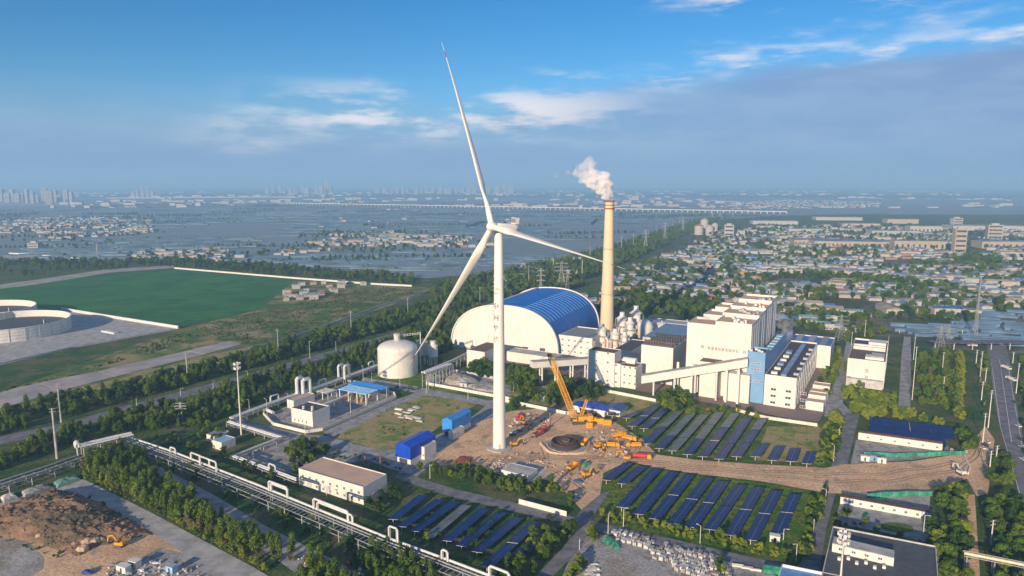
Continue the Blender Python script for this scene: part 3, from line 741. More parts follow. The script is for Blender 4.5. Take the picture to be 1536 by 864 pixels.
# --- sky-blue annex and bay running back along the boiler house
c1 = G(1144, 606); hB = zat(c1, 532)
ba = thing('blue_annex', 'sky blue tall annex between the boiler house and white turbine hall', 'power plant building', c1)
Lb = (G(1119, 600) - c1).dot(-GB)
b = MB(); b.para(c1, -GB * Lb, GA * 16, UP * hB); b.build('wall', blueclad, ba)
b = MB(); b.para(c1 + UP * (hB + .004) - GB * .5 + GA * .5, -GB * (Lb - 1), GA * 15, UP * .1); b.build('roof', darkroof, ba)
b = MB(); z = UP * (hB + .002)
for o, p, q in ((c1 + z, -GB * Lb, GA * .4), (c1 + z + GA * 15.6, -GB * Lb, GA * .4), (c1 + z + GA * .4, -GB * .4, GA * 15.2), (c1 + z - GB * (Lb - .4) + GA * .4, -GB * .4, GA * 15.2)): b.para(o, p, q, UP * 1.2)
b.build('parapet', blueclad, ba)
b = MB(); b.para(c1 + GA * 16.01 - GB * .01, -GB * (Lb), GA * 114, UP * (hB - 9)); b.build('wall', blueclad, ba)
b = MB(); b.para(c1 + GA * 17 - GB * 1 + UP * (hB - 8.99), -GB * (Lb - 1.5), GA * 112, UP * .1); b.build('roof', darkroof, ba)
b = MB(); b.para(c1 + GA * 16.02 + UP * (hB - 8.99), -GB * .5, GA * 113.9, UP * 7); b.build('parapet_wall', blueclad, ba)
for k in range(9):
    b = MB(); b.para(c1 + GA * (21 + k * 10) - GB * 3 + UP * (hB - 8.8), -GB * (Lb - 6), GA * 6.5, UP * 1.4); b.build('skylight', paleblue if k % 3 else steel, ba)
for zr in (hB * .78, hB * .66, hB * .42):
    windows(ba, c1 - GB * Lb, GB, 1, 4, 1.5, 1.5, zr, 4, Lb * .3, 2.1)
for k in range(5):
    b = MB(); b.box(c1 - GB * (3 + 2.4 * k) + GA * (4 + (k * 3) % 8) + UP * (hB + .1), 1.4, 1.8, 1.3, R_(60)); b.build('roof_vent', white, ba)

# --- white turbine hall
c2 = G(1192, 614); h2 = zat(c2, 570)
th_, c_, l_, r_ = building('turbine_hall', 'long white turbine hall with dark roof carrying blue skylight strips', 'power plant building', (c2, -GB * (G(1144, 608) - c2).dot(-GB), GA * 118), h2, white, darkroof, 1.2,
    wins=[('front', 3, 3, 3.6, 1.9, 1.6, 4.6, 6, 9.5)])
for k, (a, w_) in enumerate(((.36, .17),)):
    for j in range(7):
        b = MB(); b.para(c2 + l_ * a + GA * (5 + j * 15.5) + UP * (h2 + .12), l_ * w_, GA * 14.8, UP * 1.3); b.build('skylight', M('skylight_blue', (.20, .30, .50), .4), th_)
for j in range(6):
    b = MB(); b.para(c2 + l_ * .66 + GA * (7 + j * 13) + UP * (h2 + .12), l_ * .2, GA * (3.2 if j % 3 != 2 else 8), UP * 1.6); b.build('roof_vent', white if j % 3 != 2 else MATS['skylight_blue'], th_)
for j in range(6):
    b = MB(); b.box(c2 + l_ * .09 + GA * (12 + j * 16) + UP * (h2 + .12), 2.2, 3.2, 1.5, R_(60)); b.build('roof_unit', steel, th_)
for j in range(11):
    b = MB(); b.para(c2 + GA * (3 + j * 10.6) + GB * .003, GB * .22, GA * .6, UP * (h2 - .4)); b.build('pilaster', white, th_)
windows(th_, c2, GA, 2, 9, 4.5, 3.0, 5, 9, 9, 12.5)
cA = c2 + GA * 121; building('power_plant_shed', 'white shed with three pale blue roof bands behind the turbine hall', 'shed', (cA + GB * 10, -GB * 32, GA * 36), h2 - 2, white, blueroof, .8)
rt = bpy.data.objects['power_plant_shed']
for j in range(3):
    b = MB(); b.para(cA + GB * (6 - j * 10) + GA * 1.5 + UP * (h2 - 1.9), -GB * 5, GA * 33, UP * .8); b.build('skylight', greyroof, rt)
# sheds beside the turbine hall
for j in range(4):
    b0 = c2 + GB * 6 + GA * (4 + j * 13); lb = ['nearest small white transformer shed beside the turbine hall', 'second small white transformer shed beside the turbine hall', 'third white transformer shed beside the turbine hall', 'rearmost white transformer shed beside the turbine hall'][j]
    building('transformer_shed', lb, 'shed', (b0 + GB * 11, -GB * 11, GA * 9), 5.5 + (j % 2), white, tanroof, .5, group='transformer sheds')

# --- transfer towers, bag filter house and the rest of the flue gas plant
building('transfer_tower', 'tall white transfer tower with dark roof where the conveyors meet', 'tower', ((921, 581), (889, 570), (929, 574)), zat(G(921, 581), 531), white, brownroof, .5, wins=[('front', 4, 2, 1.6, 1.7, 3.5, 7, 7, 9)])
building('transfer_tower', 'narrow white stair tower joined between two larger white towers', 'tower', ((930, 581.5), (918, 578), (940, 575)), zat(G(930, 581.5), 547), white, brownroof, .5, wins=[('front', 3, 1, 1.6, 1.7, 3, 6.5, 4, 5)])
building('transfer_tower', 'square white tower with nine small windows under the sloping conveyor', 'tower', ((953, 584), (931, 580), (963, 577)), zat(G(953, 584), 552), white, brownroof, .5, wins=[('front', 3, 3, 1.5, 1.6, 3, 6, 3, 4.2)])
fh = zat(G(1006, 578), 524)
fr, c_, l_, r_ = building('filter_house', 'cream bag filter house with rows of dark valves on its roof', 'power plant building', ((1008, 578), (966, 567), (1024, 557)), fh, cream, concrete_d, .8)
for j in range(12):
    for i in range(3):
        b = MB(); p = c_ + l_ * ((j + .5) / 12) + r_ * ((i + .5) / 3.2); b.lathe(p, [(.5, fh + .15), (.5, fh + 2.2), (1.1, fh + 2.3), (1.1, fh + 3.2), (.4, fh + 3.6)], 8); b.build('valve', brownroof if i == 0 else dsteel, fr)
for j in range(11):
    b = MB(); b.para(c_ + l_ * (j / 11) - GA * .15, l_.normalized() * .25, GA * .15, UP * (fh - .5)); b.build('wall_seam', cream, fr)
building('flue_building', 'low grey building with flat pale blue roof behind the filter house', 'power plant building', ((1014, 545), (968, 535), (1046, 520)), 19, greywall, M('roof_pale_blue', (.16, .28, .42), .6), .6)
building('flue_building', 'long low building with grey roof stretching behind the white domes', 'power plant building', ((1040, 520), (962, 506), (1060, 508)), 15, greywall, greyroof, .6)
building('pump_house', 'white block with black roof between chimney foot and filter house', 'power plant building', ((946, 560), (924, 553), (968, 541)), 17, white, darkroof, .6)
building('pump_house', 'small white block with black roof tucked behind the scrubbers', 'power plant building', ((966, 545), (954, 541), (984, 531)), 15, white, darkroof, .6)
building('workshop', 'cream workshop with pipework left of the chimney foot', 'workshop', ((888, 538), (846, 527), (904, 522)), 17, white, greyroof, .8, wins=[('front', 3, 6, 2, 1.6, 3, 5, 4, 6)])
def dome_silo(px, py, r, h, hd, lab, m=white):
    c = G(px, py); t = thing('dome_silo', lab, 'silo', c)
    b = MB(); b.lathe(c, [(r, 0), (r, h)], 32); b.build('shell', m, t, smooth=True)
    b = MB(); b.lathe(c, [(r * math.cos(q), h + hd * math.sin(q)) for q in [math.pi / 2 * i / 7 for i in range(7)]] + [(.8, h + hd)], 32); b.build('dome', m, t, smooth=True)
    b = MB(); b.lathe(c, [(1.0, h + hd - .2), (1.0, h + hd + 1.5)], 10); b.build('vent', steel, t)
dome_silo(992, 512, 13, 10, 9, 'larger white domed silo behind the blue roofed flue building')
dome_silo(1030, 502, 11, 8, 6, 'shallow white domed silo farther back beside the boiler house')
dome_silo(966, 520, 8, 18, 8, 'narrow pale domed silo next to the scrubber towers')
def scrubber(px, py, r, h, lab, seed):
    rd = random.Random(seed); c = G(px, py); t = thing('scrubber_tower', lab, 'scrubber', c)
    h *= .78; r *= .85
    b = MB(); b.lathe(c, [(r * .4, 3), (r, 6), (r, h * .5), (r * 1.12, h * .5), (r * 1.12, h * .53), (r * .75, h * .6), (r * .75, h * .8), (r * .95, h * .8), (r * .95, h * .82), (r * .4, h * .9), (r * .4, h)], 20); b.build('shell', white, t, smooth=True)
    for k in range(4):
        z = h * (.2 + .2 * k); b = MB(); rr = r * (1.35 if k < 3 else 1.0)
        b.lathe(c, [(rr, z), (rr, z + .25)], 16)
        for j in range(12):
            a0, a1 = 2 * math.pi * j / 12, 2 * math.pi * (j + 1) / 12
            b.beam(c + V(rr * math.cos(a0), rr * math.sin(a0), z + 1.2), c + V(rr * math.cos(a1), rr * math.sin(a1), z + 1.2), .1)
            b.beam(c + V(rr * math.cos(a0), rr * math.sin(a0), z), c + V(rr * math.cos(a0), rr * math.sin(a0), z + 1.2), .1)
        b.build('platform', steel, t)
    for k in range(4):
        a = rd.uniform(0, 6.28); b = MB(); p = c + V(r * 1.5 * math.cos(a), r * 1.5 * math.sin(a), 0)
        b.tube([p, p + UP * h * .5, p + UP * h * .62 - V(r * .8 * math.cos(a), r * .8 * math.sin(a), 0)], .7 + .5 * rd.random(), 8); b.build('duct', [white, tanroof, steel, tanroof][k], t)
    for k in range(4):
        a = math.pi / 4 + math.pi / 2 * k; b = MB(); b.beam(c + V(r * 1.3 * math.cos(a), r * 1.3 * math.sin(a), 0), c + V(r * 1.3 * math.cos(a), r * 1.3 * math.sin(a), h * .8), .45); b.build('leg', steel, t)
for i, (px, py, r, h, lab) in enumerate(((903, 530, 5.5, 34, 'stubby scrubber tower wrapped in tan ducts at the chimney foot'), (922, 532, 6, 30, 'broad scrubber vessel with tan hood in front of the chimney'), (932, 520, 6.5, 42, 'tall scrubber tower immediately beside the chimney shaft'), (944, 522, 5.5, 37, 'slim scrubber tower standing between two taller neighbours'), (953, 516, 7, 47, 'tallest white scrubber tower with a stepped crown'), (888, 536, 3.5, 22, 'small vessel tower at the outer end of the scrubber row'), (936, 534, 5, 28, 'short scrubber vessel in front of the scrubber cluster'))):
    scrubber(px, py, r, h, lab, i)
c = G(944, 575); t = thing('horizontal_tank', 'white horizontal drum tank between the square tower and filter house', 'tank', c)
b = MB(); b.tube([c + UP * 17 - GB * 5, c + UP * 17 + GB * 5], 3.2, 16); b.build('shell', white, t, smooth=True)
for s_ in (-3, 3): b = MB(); b.para(c + GB * s_ - GA * 2, GB * 1, GA * 4, UP * 14.5); b.build('saddle', greywall, t)

# --- conveyor galleries
def gallery(name, lab, a, b_, w, h, cols, mat=cream, lattice=True):
    a = Vector(a); b_ = Vector(b_); t = thing(name, lab, 'conveyor', (a.x, a.y, 0)); u = b_ - a; s = Vector((u.y, -u.x, 0)).normalized()
    m = MB(); m.para(a - s * w / 2, u, s * w, UP * h); m.build('gallery_wall', mat, t)
    m = MB(); m.para(a - s * (w / 2 + .2) + UP * (h + .003), u, s * (w + .4), UP * .35); m.build('gallery_roof', concrete, t)
    n = cols
    for i in range(n):
        f = (i + .6) / n; p = a + u * f
        m = MB(); m.beam(Vector((p.x, p.y, 0)) - s * w * .4, p - s * w * .4 - UP * .01, 1.0); m.beam(Vector((p.x, p.y, 0)) + s * w * .4, p + s * w * .4 - UP * .01, 1.0)
        if p.z > 8: m.beam(Vector((p.x, p.y, p.z * .5)) - s * w * .4, Vector((p.x, p.y, p.z * .5)) + s * w * .4, .5)
        m.build('support', mat, t)
g0 = G(962, 590); g1 = c0 - GA * 6 - GB * .5
gz0 = zat(g0, 574); gz1 = zat(g1, 549)
gallery('conveyor_gallery', 'long cream conveyor gallery rising to the boiler house front', (g0.x, g0.y, gz0), (g1.x, g1.y, gz1), 5.5, 5.5, 5)
g0 = G(797, 577); g1 = G(888, 566)
gallery('conveyor_gallery', 'rounded white conveyor gallery from the coal hall to the transfer tower', (g0.x, g0.y, zat(g0, 551)), (g1.x, g1.y, zat(g1, 545)), 5.5, 4.6, 4)
building('end_house', 'small white box building at the foot of the coal hall', 'building', ((727, 556), (707, 549), (745, 541)), 15, cream, brownroof, .4)
building('end_house', 'low cream shed with dark roof hatch behind the turbine tower', 'shed', ((832, 552), (760, 541), (840, 545)), 8, cream, concrete, .4)
smoke('steam_puff', 'thin steam rising behind the boiler house', c1 + GA * 95 + UP * (hB - 4), [(0, 0, 0, 5), (-3, 0, 7, 5), (2, 0, 9, 4), (-6, 2, 14, 4.5)], .06)

# --- office tower
co = G(1325, 583); ho = zat(co, 546)
orr, c_, l_, r_ = building('office_block', 'tall narrow cream office block with terraced roof among the trees', 'office block', (co, -GB * 25, GA * 78), ho, cream, brownroof, 1.4, wins=[('right', 5, 14, 2.4, 2, 4, 5, 4, 5.3)])
marks(orr, c_ + l_ * .52 - GA * .02 + UP * (ho - 8), GB, 3, 2.4, 2.4, 2.6, brownmark, vert=True)
b = MB(); b.para(c_ - GA * 5 - GB * .5, l_ * .97, GA * 4.9, UP * 6); b.build('entrance_block', greywall, orr)
b = MB(); b.para(c_ - GA * 5.1 - GB * 12, -GB * 2, GA * .1, UP * 4.2); b.build('door', dsteel, orr)
for j, (y, d_, w_) in enumerate(((8, 10, .5), (10, 14, .35), (40, 2, .9), (46, 2, .9), (56, 13, .5))):
    b = MB(); b.para(c_ + l_ * (.05 if w_ < .6 else .05) + GA * y + UP * (ho + .12), l_ * w_, GA * d_, UP * (1.8 + .4 * j)); b.build('roof_block', [white, greywall, cream, cream, white][j], orr)
b = MB(); b.para(c_ + l_ * .93 + GA * 57 + UP * (ho + .12), -l_ * .32, GA * 12, UP * 1.2); b.build('roof_block', panelblue, orr)
# ============================================================ SOLAR FIELDS
def solar_row(pa, pb, lab, grey=0.0, wid=5.7, grp='solar rows'):
    a = G(*pa, 2.2); b_ = G(*pb, 2.2); a.z = b_.z = 0; u = b_ - a; L = u.length; u.normalize(); s = Vector((u.y, -u.x, 0))
    t = thing('solar_row', lab, 'solar panels', a, grp)
    nseg = max(1, round(L / 27)); sl_ = (L - .9 * (nseg - 1)) / nseg; tilt = .16
    for k in range(nseg):
        o = a + u * (k * (sl_ + .9)) + UP * 2.2; m = MB(); nx = max(4, int(sl_ / 1.14)); st = sl_ / nx
        for i in range(nx):
            for j in (0, 1):
                p = o + u * (st * i + .05) + s * (-wid / 2 + j * wid / 2 + .08) + UP * (tilt * (-wid / 2 + j * wid / 2))
                m.para(p, u * (st - .10), (s + UP * tilt) * (wid / 2 - .16), UP * .05)
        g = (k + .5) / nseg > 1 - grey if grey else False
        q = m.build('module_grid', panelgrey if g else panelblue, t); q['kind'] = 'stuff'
        m = MB()
        for j in (-.35, .0, .35): m.beam(o + s * wid * j + UP * (tilt * wid * j - .09), o + s * wid * j + u * sl_ + UP * (tilt * wid * j - .09), .09)
        m.build('frame', steel, t)
    for k in range(max(2, int(L / 9)) + 1):
        p = a + u * min(L - .3, k * L / max(2, int(L / 9)) + .2)
        m = MB(); m.beam(p, p + UP * 2.05, .22); m.beam(p + UP * 2.1 - s * wid * .45 - UP * tilt * wid * .45, p + UP * 2.1 + s * wid * .45 + UP * tilt * wid * .45, .14); m.build('post', white, t)
c7 = lambda x, y: (860 + x * .352, 560 + y * .352)
c8 = lambda x, y: (560 + x * .25, 700 + y * .25)
ORD = 'first second third fourth fifth sixth seventh eighth ninth tenth eleventh twelfth thirteenth fourteenth fifteenth sixteenth seventeenth'.split()
up = [(165, 180, 210, 150), (225, 190, 270, 165), (250, 225, 350, 140), (300, 235, 395, 150), (310, 300, 450, 160), (365, 320, 505, 170), (420, 330, 560, 175), (485, 345, 625, 165), (550, 355, 690, 170), (620, 365, 745, 185), (695, 355, 810, 190), (775, 355, 815, 300), (845, 370, 880, 310), (925, 375, 945, 320), (995, 385, 1015, 335)]
gy = {4: .5, 5: .75, 6: .85, 7: .75, 8: .3, 10: .3}  # share of a row, from its far end, painted grey as glare
for i, q in enumerate(up):
    L_ = 'short solar panel row' if i in (0, 1, 11, 12, 13, 14) else ('solar row of glare grey and blue panels' if i in gy else 'blue solar panel row')
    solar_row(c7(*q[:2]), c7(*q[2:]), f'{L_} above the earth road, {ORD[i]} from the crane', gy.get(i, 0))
for i, q in enumerate([(140, 455, 235, 380), (205, 470, 295, 395), (205, 570, 355, 405), (275, 600, 425, 420), (345, 620, 495, 430), (425, 640, 575, 445), (500, 655, 640, 460), (580, 665, 715, 475), (670, 690, 790, 485), (755, 710, 865, 500), (870, 680, 945, 515)]):
    solar_row(c7(*q[:2]), c7(*q[2:]), f'deep blue solar row below the earth road, {ORD[i]} from the construction yard')
for i, q in enumerate([(150, 290, 300, 170), (210, 330, 400, 195), (290, 355, 490, 210), (370, 390, 560, 230), (480, 410, 670, 250), (570, 440, 770, 275), (665, 475, 870, 305), (680, 600, 970, 330), (850, 550, 1060, 370)]):
    if i < 7: q = (q[0] - .22 * (q[2] - q[0]), q[1] - .22 * (q[3] - q[1]), q[2], q[3])
    solar_row(c8(*q[:2]), c8(*q[2:]), f'solar row in the shaded field behind the pipe rack, {ORD[i]} from the service building', 1 if i == 3 else 0)
solar_row((1418, 662), (1303, 646), 'long dark solar canopy behind the red capped wall, nearer of two', wid=13, grp='solar canopies')
solar_row((1430, 650), (1304, 633), 'long dark solar canopy behind the red capped wall, farther of two', wid=16, grp='solar canopies')

# ============================================================ PIPE RACKS
def path_len(p): return sum((p[i + 1] - p[i]).length for i in range(len(p) - 1))
def along(p, d):
    for i in range(len(p) - 1):
        l = (p[i + 1] - p[i]).length
        if d <= l or i == len(p) - 2: return p[i] + (p[i + 1] - p[i]) * (d / l), (p[i + 1] - p[i]).normalized()
        d -= l
def rack(lab, pts, z, w, step, pipes, side=1, rails=True, loops=(), post=12.0, beams=True, z2=None):
    P_ = [G(*p, z) for p in pts]; P_ = [Vector((p.x, p.y, 0)) for p in P_]; L = path_len(P_)
    t = thing('pipe_rack', lab, 'pipe rack', P_[0]); sd_ = lambda u: Vector((u.y, -u.x, 0)) * side
    def line(off, zz):
        out = []
        for i, p in enumerate(P_):
            u0 = (P_[i] - P_[i - 1]).normalized() if i else (P_[1] - P_[0]).normalized(); u1 = (P_[i + 1] - P_[i]).normalized() if i < len(P_) - 1 else u0
            s = (sd_(u0) + sd_(u1)).normalized(); k = off / max(.5, s.dot(sd_(u0))); out.append(p + s * k + UP * zz)
        return out
    for off, r, mt in pipes:
        m = MB(); m.tube(line(off, z + r + .15), r, 8); m.build('pipe', mt, t, smooth=True)
    if rails:
        for off in (0, w):
            ln = line(off, z - .2); m = MB()
            for i in range(len(ln) - 1): m.beam(ln[i], ln[i + 1], .28)
            m.build('rail', steel, t)
            if z2:
                ln = line(off, z2); m = MB()
                for i in range(len(ln) - 1): m.beam(ln[i], ln[i + 1], .25)
                m.build('rail', steel, t)
    if beams:
        d = step / 2; mesh_ = MB(); mesh_.para(V(-.12, 0, 0), V(.24, 0, 0), V(0, w, 0), V(0, 0, .24)); mm = mesh_.mesh('cross_beam', steel)
        while d < L:
            p, u = along(P_, d); s = sd_(u); rz = math.atan2(s.y, s.x) - math.pi / 2
            part('cross_beam', mm, t, p + UP * (z - .05) - t.location, rz); d += step
    d = 1.0
    while d < L:
        p, u = along(P_, d); s = sd_(u); m = MB()
        for off in (0, w): m.beam(p + s * off, p + s * off + UP * (z - .3), .38)
        m.beam(p + UP * (z * .5), p + s * w + UP * (z * .5), .22)
        if z2: m.beam(p + UP * (z2 * .2), p + s * w + UP * z2, .16)
        m.build('trestle', steel, t); d += post
    for (pa, pb, hh, off, r) in loops:
        a = G(*pa, z); b_ = G(*pb, z); a.z = b_.z = z + .5; u = (b_ - a).normalized(); o = sd_(u) * off
        m = MB(); a += o; b_ += o; c = .7
        m.tube([a, a + UP * (hh - c), a + UP * hh + u * c, b_ + UP * hh - u * c, b_ + UP * (hh - c), b_], r, 8); m.build('expansion_loop', whitepipe, t, smooth=True)
        m = MB(); m.beam(a + u * .8 - UP * (z if z < 5 else 5), a + u * .8 + UP * (hh - r), .3); m.build('loop_frame', steel, t); m = MB(); m.beam(b_ - u * .8 - UP * 5, b_ - u * .8 + UP * (hh - r), .3); m.build('loop_frame', steel, t)
    return t
rack('long pipe rack with white pipe running to the bottom of the view', [(196, 657), (262, 679), (330, 706), (384, 727), (480, 766), (585, 809), (665, 838), (760, 874), (860, 915)], 5.0, 7.5, 2.6,
     [(.5, .5, whitepipe), (2.6, .28, steel), (4.2, .22, steel)], side=1, z2=2.6,
     loops=[((257, 679), (265, 682), 3, .5, .42), ((288, 690), (316, 701), 4, .5, .42), ((305, 697), (330, 707), 5, 1.8, .42), ((405, 737), (433, 748), 5, .5, .5), ((412, 736), (437, 746), 4, 2.0, .42), ((472, 764), (524, 785), 5, .5, .5), ((482, 764), (535, 785), 4, 2.2, .42), ((585, 810), (598, 815), 6, .5, .42), ((664, 839), (673, 843), 4, .5, .42), ((735, 868), (765, 880), 5, .5, .5)])
rack('dark low pipe rack crossing the left edge behind the road', [(-120, 754), (0, 722), (60, 703), (118, 683)], 4.0, 8.0, 5.2, [(1, .4, steel), (2.4, .3, dsteel), (5.8, .4, steel)], side=1, post=10, z2=1.6)
rack('raised pipe bridge of white pipes joining the low rack to the long one', [(118, 668), (196, 650)], 9.0, 6.0, 3.0, [(.5, .5, whitepipe), (2, .5, whitepipe), (3.5, .4, steel), (5, .5, whitepipe)], side=1, post=8, z2=6.0, loops=[((112, 669), (117, 668), 2.2, 0, .5), ((112, 669), (117, 668), 2.2, 2.5, .5), ((112, 669), (117, 668), 2.2, 5, .5)])
rack('pipe rack passing behind the fenced compound towards the domed tank', [(344, 628), (405, 605), (445, 591), (510, 568), (562, 549), (590, 541)], 3.5, 4.5, 4.5, [(.6, .6, whitepipe), (2.2, .5, whitepipe), (3.5, .35, steel)], side=1, post=9,
     loops=[((405, 604), (417, 600), 4, .6, .5), ((446, 592), (454, 589), 11, 0, 1.3), ((451, 593), (461, 590), 11, 3, 1.3), ((477, 580), (488, 576), 4, .6, .5), ((508, 569), (515, 566), 10, 0, .9), ((513, 569), (520, 566), 10, 2.5, .9), ((552, 552), (560, 549), 4, .6, .5)])
rack('small pipe rack turning a corner beside the gravel yard', [(344, 633), (424, 657), (354, 685), (445, 719), (456, 712)], 2.6, 2.6, 6, [(.4, .5, whitepipe), (1.6, .4, whitepipe)], side=1, post=9, loops=[((404, 704), (414, 708), 3, .3, .4)])
rack('pipe rack descending from the domed tank to the coal hall', [(640, 556), (680, 540), (705, 527)], 8, 3, 4, [(.5, .5, whitepipe), (1.8, .4, steel)], side=1, post=7)
rack('pipe trestle of white frames right behind the domed tank', [(632, 560), (672, 547)], 11, 6, 3, [(.5, .7, white), (3, .9, whitepipe), (5, .6, steel)], side=1, post=4)
rack('beige gantry pipe crossing above the trees at the lower right corner', [(1446, 833), (1512, 846), (1600, 864)], 7, 3.5, 5, [(.4, .6, M('beige_pipe', (.70, .60, .42), .5)), (2.4, .4, MATS['beige_pipe'])], side=-1, post=9)

# ============================================================ FENCES AND WALLS
def wall(lab, pts, h, th, mat, name='boundary_wall', cat='wall', panel=6.0, px=True, cap=None, z0=0):
    P_ = [G(*p) for p in pts] if px else pts; t = thing(name, lab, cat, P_[0])
    ms = {}
    for i in range(len(P_) - 1):
        d = P_[i + 1] - P_[i]; n = max(1, round(d.length / panel)); n = min(n, 80); st = d.length / n; rz = math.atan2(d.y, d.x); k = round(st, 2)
        if k not in ms:
            a = MB(); a.para(V(.04, -th / 2, 0), V(st - .08, 0, 0), V(0, th, 0), V(0, 0, h)); bb = None
            if cap: bb = MB(); bb.para(V(0, -th, h + .003), V(st, 0, 0), V(0, th * 2, 0), V(0, 0, .35)); bb = bb.mesh('wall_cap', cap)
            ms[k] = (a.mesh('wall_panel', mat), bb)
        for j in range(n):
            o = P_[i] + d * (j / n) - t.location + UP * z0; part('wall_panel', ms[k][0], t, o, rz)
            if cap: part('wall_cap', ms[k][1], t, o, rz)
    return t
wall('white low wall round the fenced compound, longest pale wall', [(395, 622), (410, 638), (459, 650), (484, 646), (594, 598), (592, 592), (541, 576), (521, 573)], 2.0, .4, white)
wall('white wall in front of the coal ash yard', [(639, 577), (770, 601)], 2.2, .5, white)
wall('dark parapet wall behind the coal ash yard', [(640, 575), (684, 558), (768, 574)], 2.2, .5, greywall)
wall('cream wall behind the construction yard running to the blue shed', [(758, 603), (850, 622), (862, 620)], 2.2, .5, cream)
wall('cream wall along the power plant beside the white towers', [(908, 588), (984, 603)], 2.2, .4, cream)
wall('cream wall dividing the upper solar field from the plant', [(1104, 617), (1150, 629), (1226, 640)], 2.2, .4, cream, cap=brownroof)
wall('white hoarding panels beside the road below the yard trees', [(778, 756), (850, 775)], 2.6, .12, white, 'hoarding', 'fence', panel=4.2)
wall('cream walled channel leaving the round tank compound', [(93, 465), (268, 493)], 3.0, 1.6, cream, panel=10)
wall('pale blue grey boundary wall running up the scrub field', [(180, 589), (270, 560), (362, 531), (417, 513), (480, 493), (562, 463), (664, 432)], 2.2, .5, M('pale_blue_wall', (.42, .52, .54), .8), panel=10)
wall('cream farm wall along the far edge of the green field', [(262, 403), (440, 418), (560, 427), (618, 430)], 2.5, 1.2, cream, panel=16)
wall('pale wall at the near edge of the round tank compound', [(-300, 620), (0, 547), (110, 522), (262, 495)], 1.6, .4, greywall, panel=10)
wall('white farm wall beyond the scrub at the far left', [(14, 381), (50, 383), (147, 392)], 3.0, 2.0, cream, panel=20)
def capped(lab, a, b_, h, mat):
    return wall(lab, [a, b_], h, .3, cream, cap=mat)
w_ = building('wall_building', 'long white lean-to with red brick coping above the earth road', 'building', (G(1413, 677), -(G(1413, 677) - G(1287, 659)), GA * 3), 4.2, white, brick, 0, wins=[])[0]
c_ = G(1287, 659); u_ = (G(1413, 677) - c_)
for k in range(24):
    m = MB(); m.para(c_ + u_ * (k / 24) + UP * 4.32 - GA * .4, u_ * (1 / 26), GA * 3.6, UP * .35); m.build('coping', brick, w_)
windows(w_, c_, u_.normalized(), 1, 9, 1.2, 1.2, 1.4, 1, 5, 7)
w_ = building('wall_building', 'long white lean-to with dark brown coping below the earth road', 'building', (G(1396, 781), -(G(1396, 781) - G(1260, 756)), GA * 3), 3.6, white, brownroof, 0)[0]
c_ = G(1260, 756); u_ = (G(1396, 781) - c_)
for k in range(22):
    m = MB(); m.para(c_ + u_ * (k / 22) + UP * 3.72 - GA * .3, u_ * (1 / 24), GA * 3.4, UP * .3); m.build('coping', M('dark_coping', (.14, .07, .06), .85), w_)
windows(w_, c_, u_.normalized(), 1, 8, 1.2, 1.3, 1.2, 1, 4, 4.6)
def net(lab, pts, h):
    P_ = [G(*p) for p in pts]; t = thing('net_fence', lab, 'fence', P_[0])
    for i in range(len(P_) - 1):
        d = P_[i + 1] - P_[i]; n = max(2, int(d.length / 3)); s = Vector((d.y, -d.x, 0)).normalized(); m = MB()
        for j in range(n):
            a = P_[i] + d * (j / n) + s * math.sin(j * 1.7) * .2; b_ = P_[i] + d * ((j + 1) / n) + s * math.sin((j + 1) * 1.7) * .2
            m.para(a, b_ - a, s * .06, UP * (h + .15 * math.sin(j)))
        m.build('net', greennet, t)
        for j in range(0, n + 1, 2): m = MB(); m.beam(P_[i] + d * (j / n) + s * .3, P_[i] + d * (j / n) + s * .3 + UP * (h + .3), .12); m.build('post', steel, t)
net('green netting fence above the earth road', [(1296, 684), (1345, 686), (1448, 682)], 2.4)
net('green netting fence below the earth road', [(1300, 748), (1340, 745), (1398, 744)], 2.6)
wall('white curved hose wall near the excavator at the trees', [(1446, 684), (1450, 694), (1455, 702), (1452, 712)], 1.2, .6, white, 'barrier', 'barrier', panel=2)

# ============================================================ COMPOUND, SHEDS, SERVICE BUILDINGS
building('service_building', 'long white service building with bare tan roof beside the pipe rack', 'building', ((545.6, 757.5), (461, 722), (585, 738)), zat(G(545.6, 757.5), 732), white, tanroof, .5, wins=[('front', 2, 9, 1.5, 1.6, 1.2, 3.6, 3, 4.6), ('right', 1, 3, 1.5, 1.6, 1.8, 3, 3, 4.4)])
sb = bpy.data.objects['service_building']
m = MB(); cc = sb.location
for k in range(3): m.para(cc - GB * (8 + 13 * k) - GA * .12, -GB * 3.4, GA * .12, UP * 4.2)
m.build('roller_door', greywall, sb)
for k in range(4): m = MB(); m.box(cc - GB * (6 + 11 * k) - GA * .5 + UP * 3.2, 1, .6, .8, R_(-30)); m.build('air_conditioner', greywall, sb)
building('control_building', 'white cube control building with dark roof in the fenced compound', 'building', ((469.5, 640.5), (437, 633), (495, 630)), zat(G(469.5, 640.5), 620), white, darkroof, .7, wins=[('front', 1, 4, 1.2, 1.6, 1.3, 3, 3, 3.4)])
cb = bpy.data.objects['control_building']
for k in range(5): m = MB(); m.box(cb.location - GB * (3 + 2.6 * k) + GA * (3 + (k % 3) * 2.5) + UP * (zat(cb.location, 620) + .12), 1.3, 1.3, .8, R_(60)); m.build('roof_vent', white, cb)
building('control_building', 'lower white block behind the control cube by the pipe loops', 'building', ((441, 614), (433, 611), (470, 602)), zat(G(441, 614), 602), white, tanroof, .4)
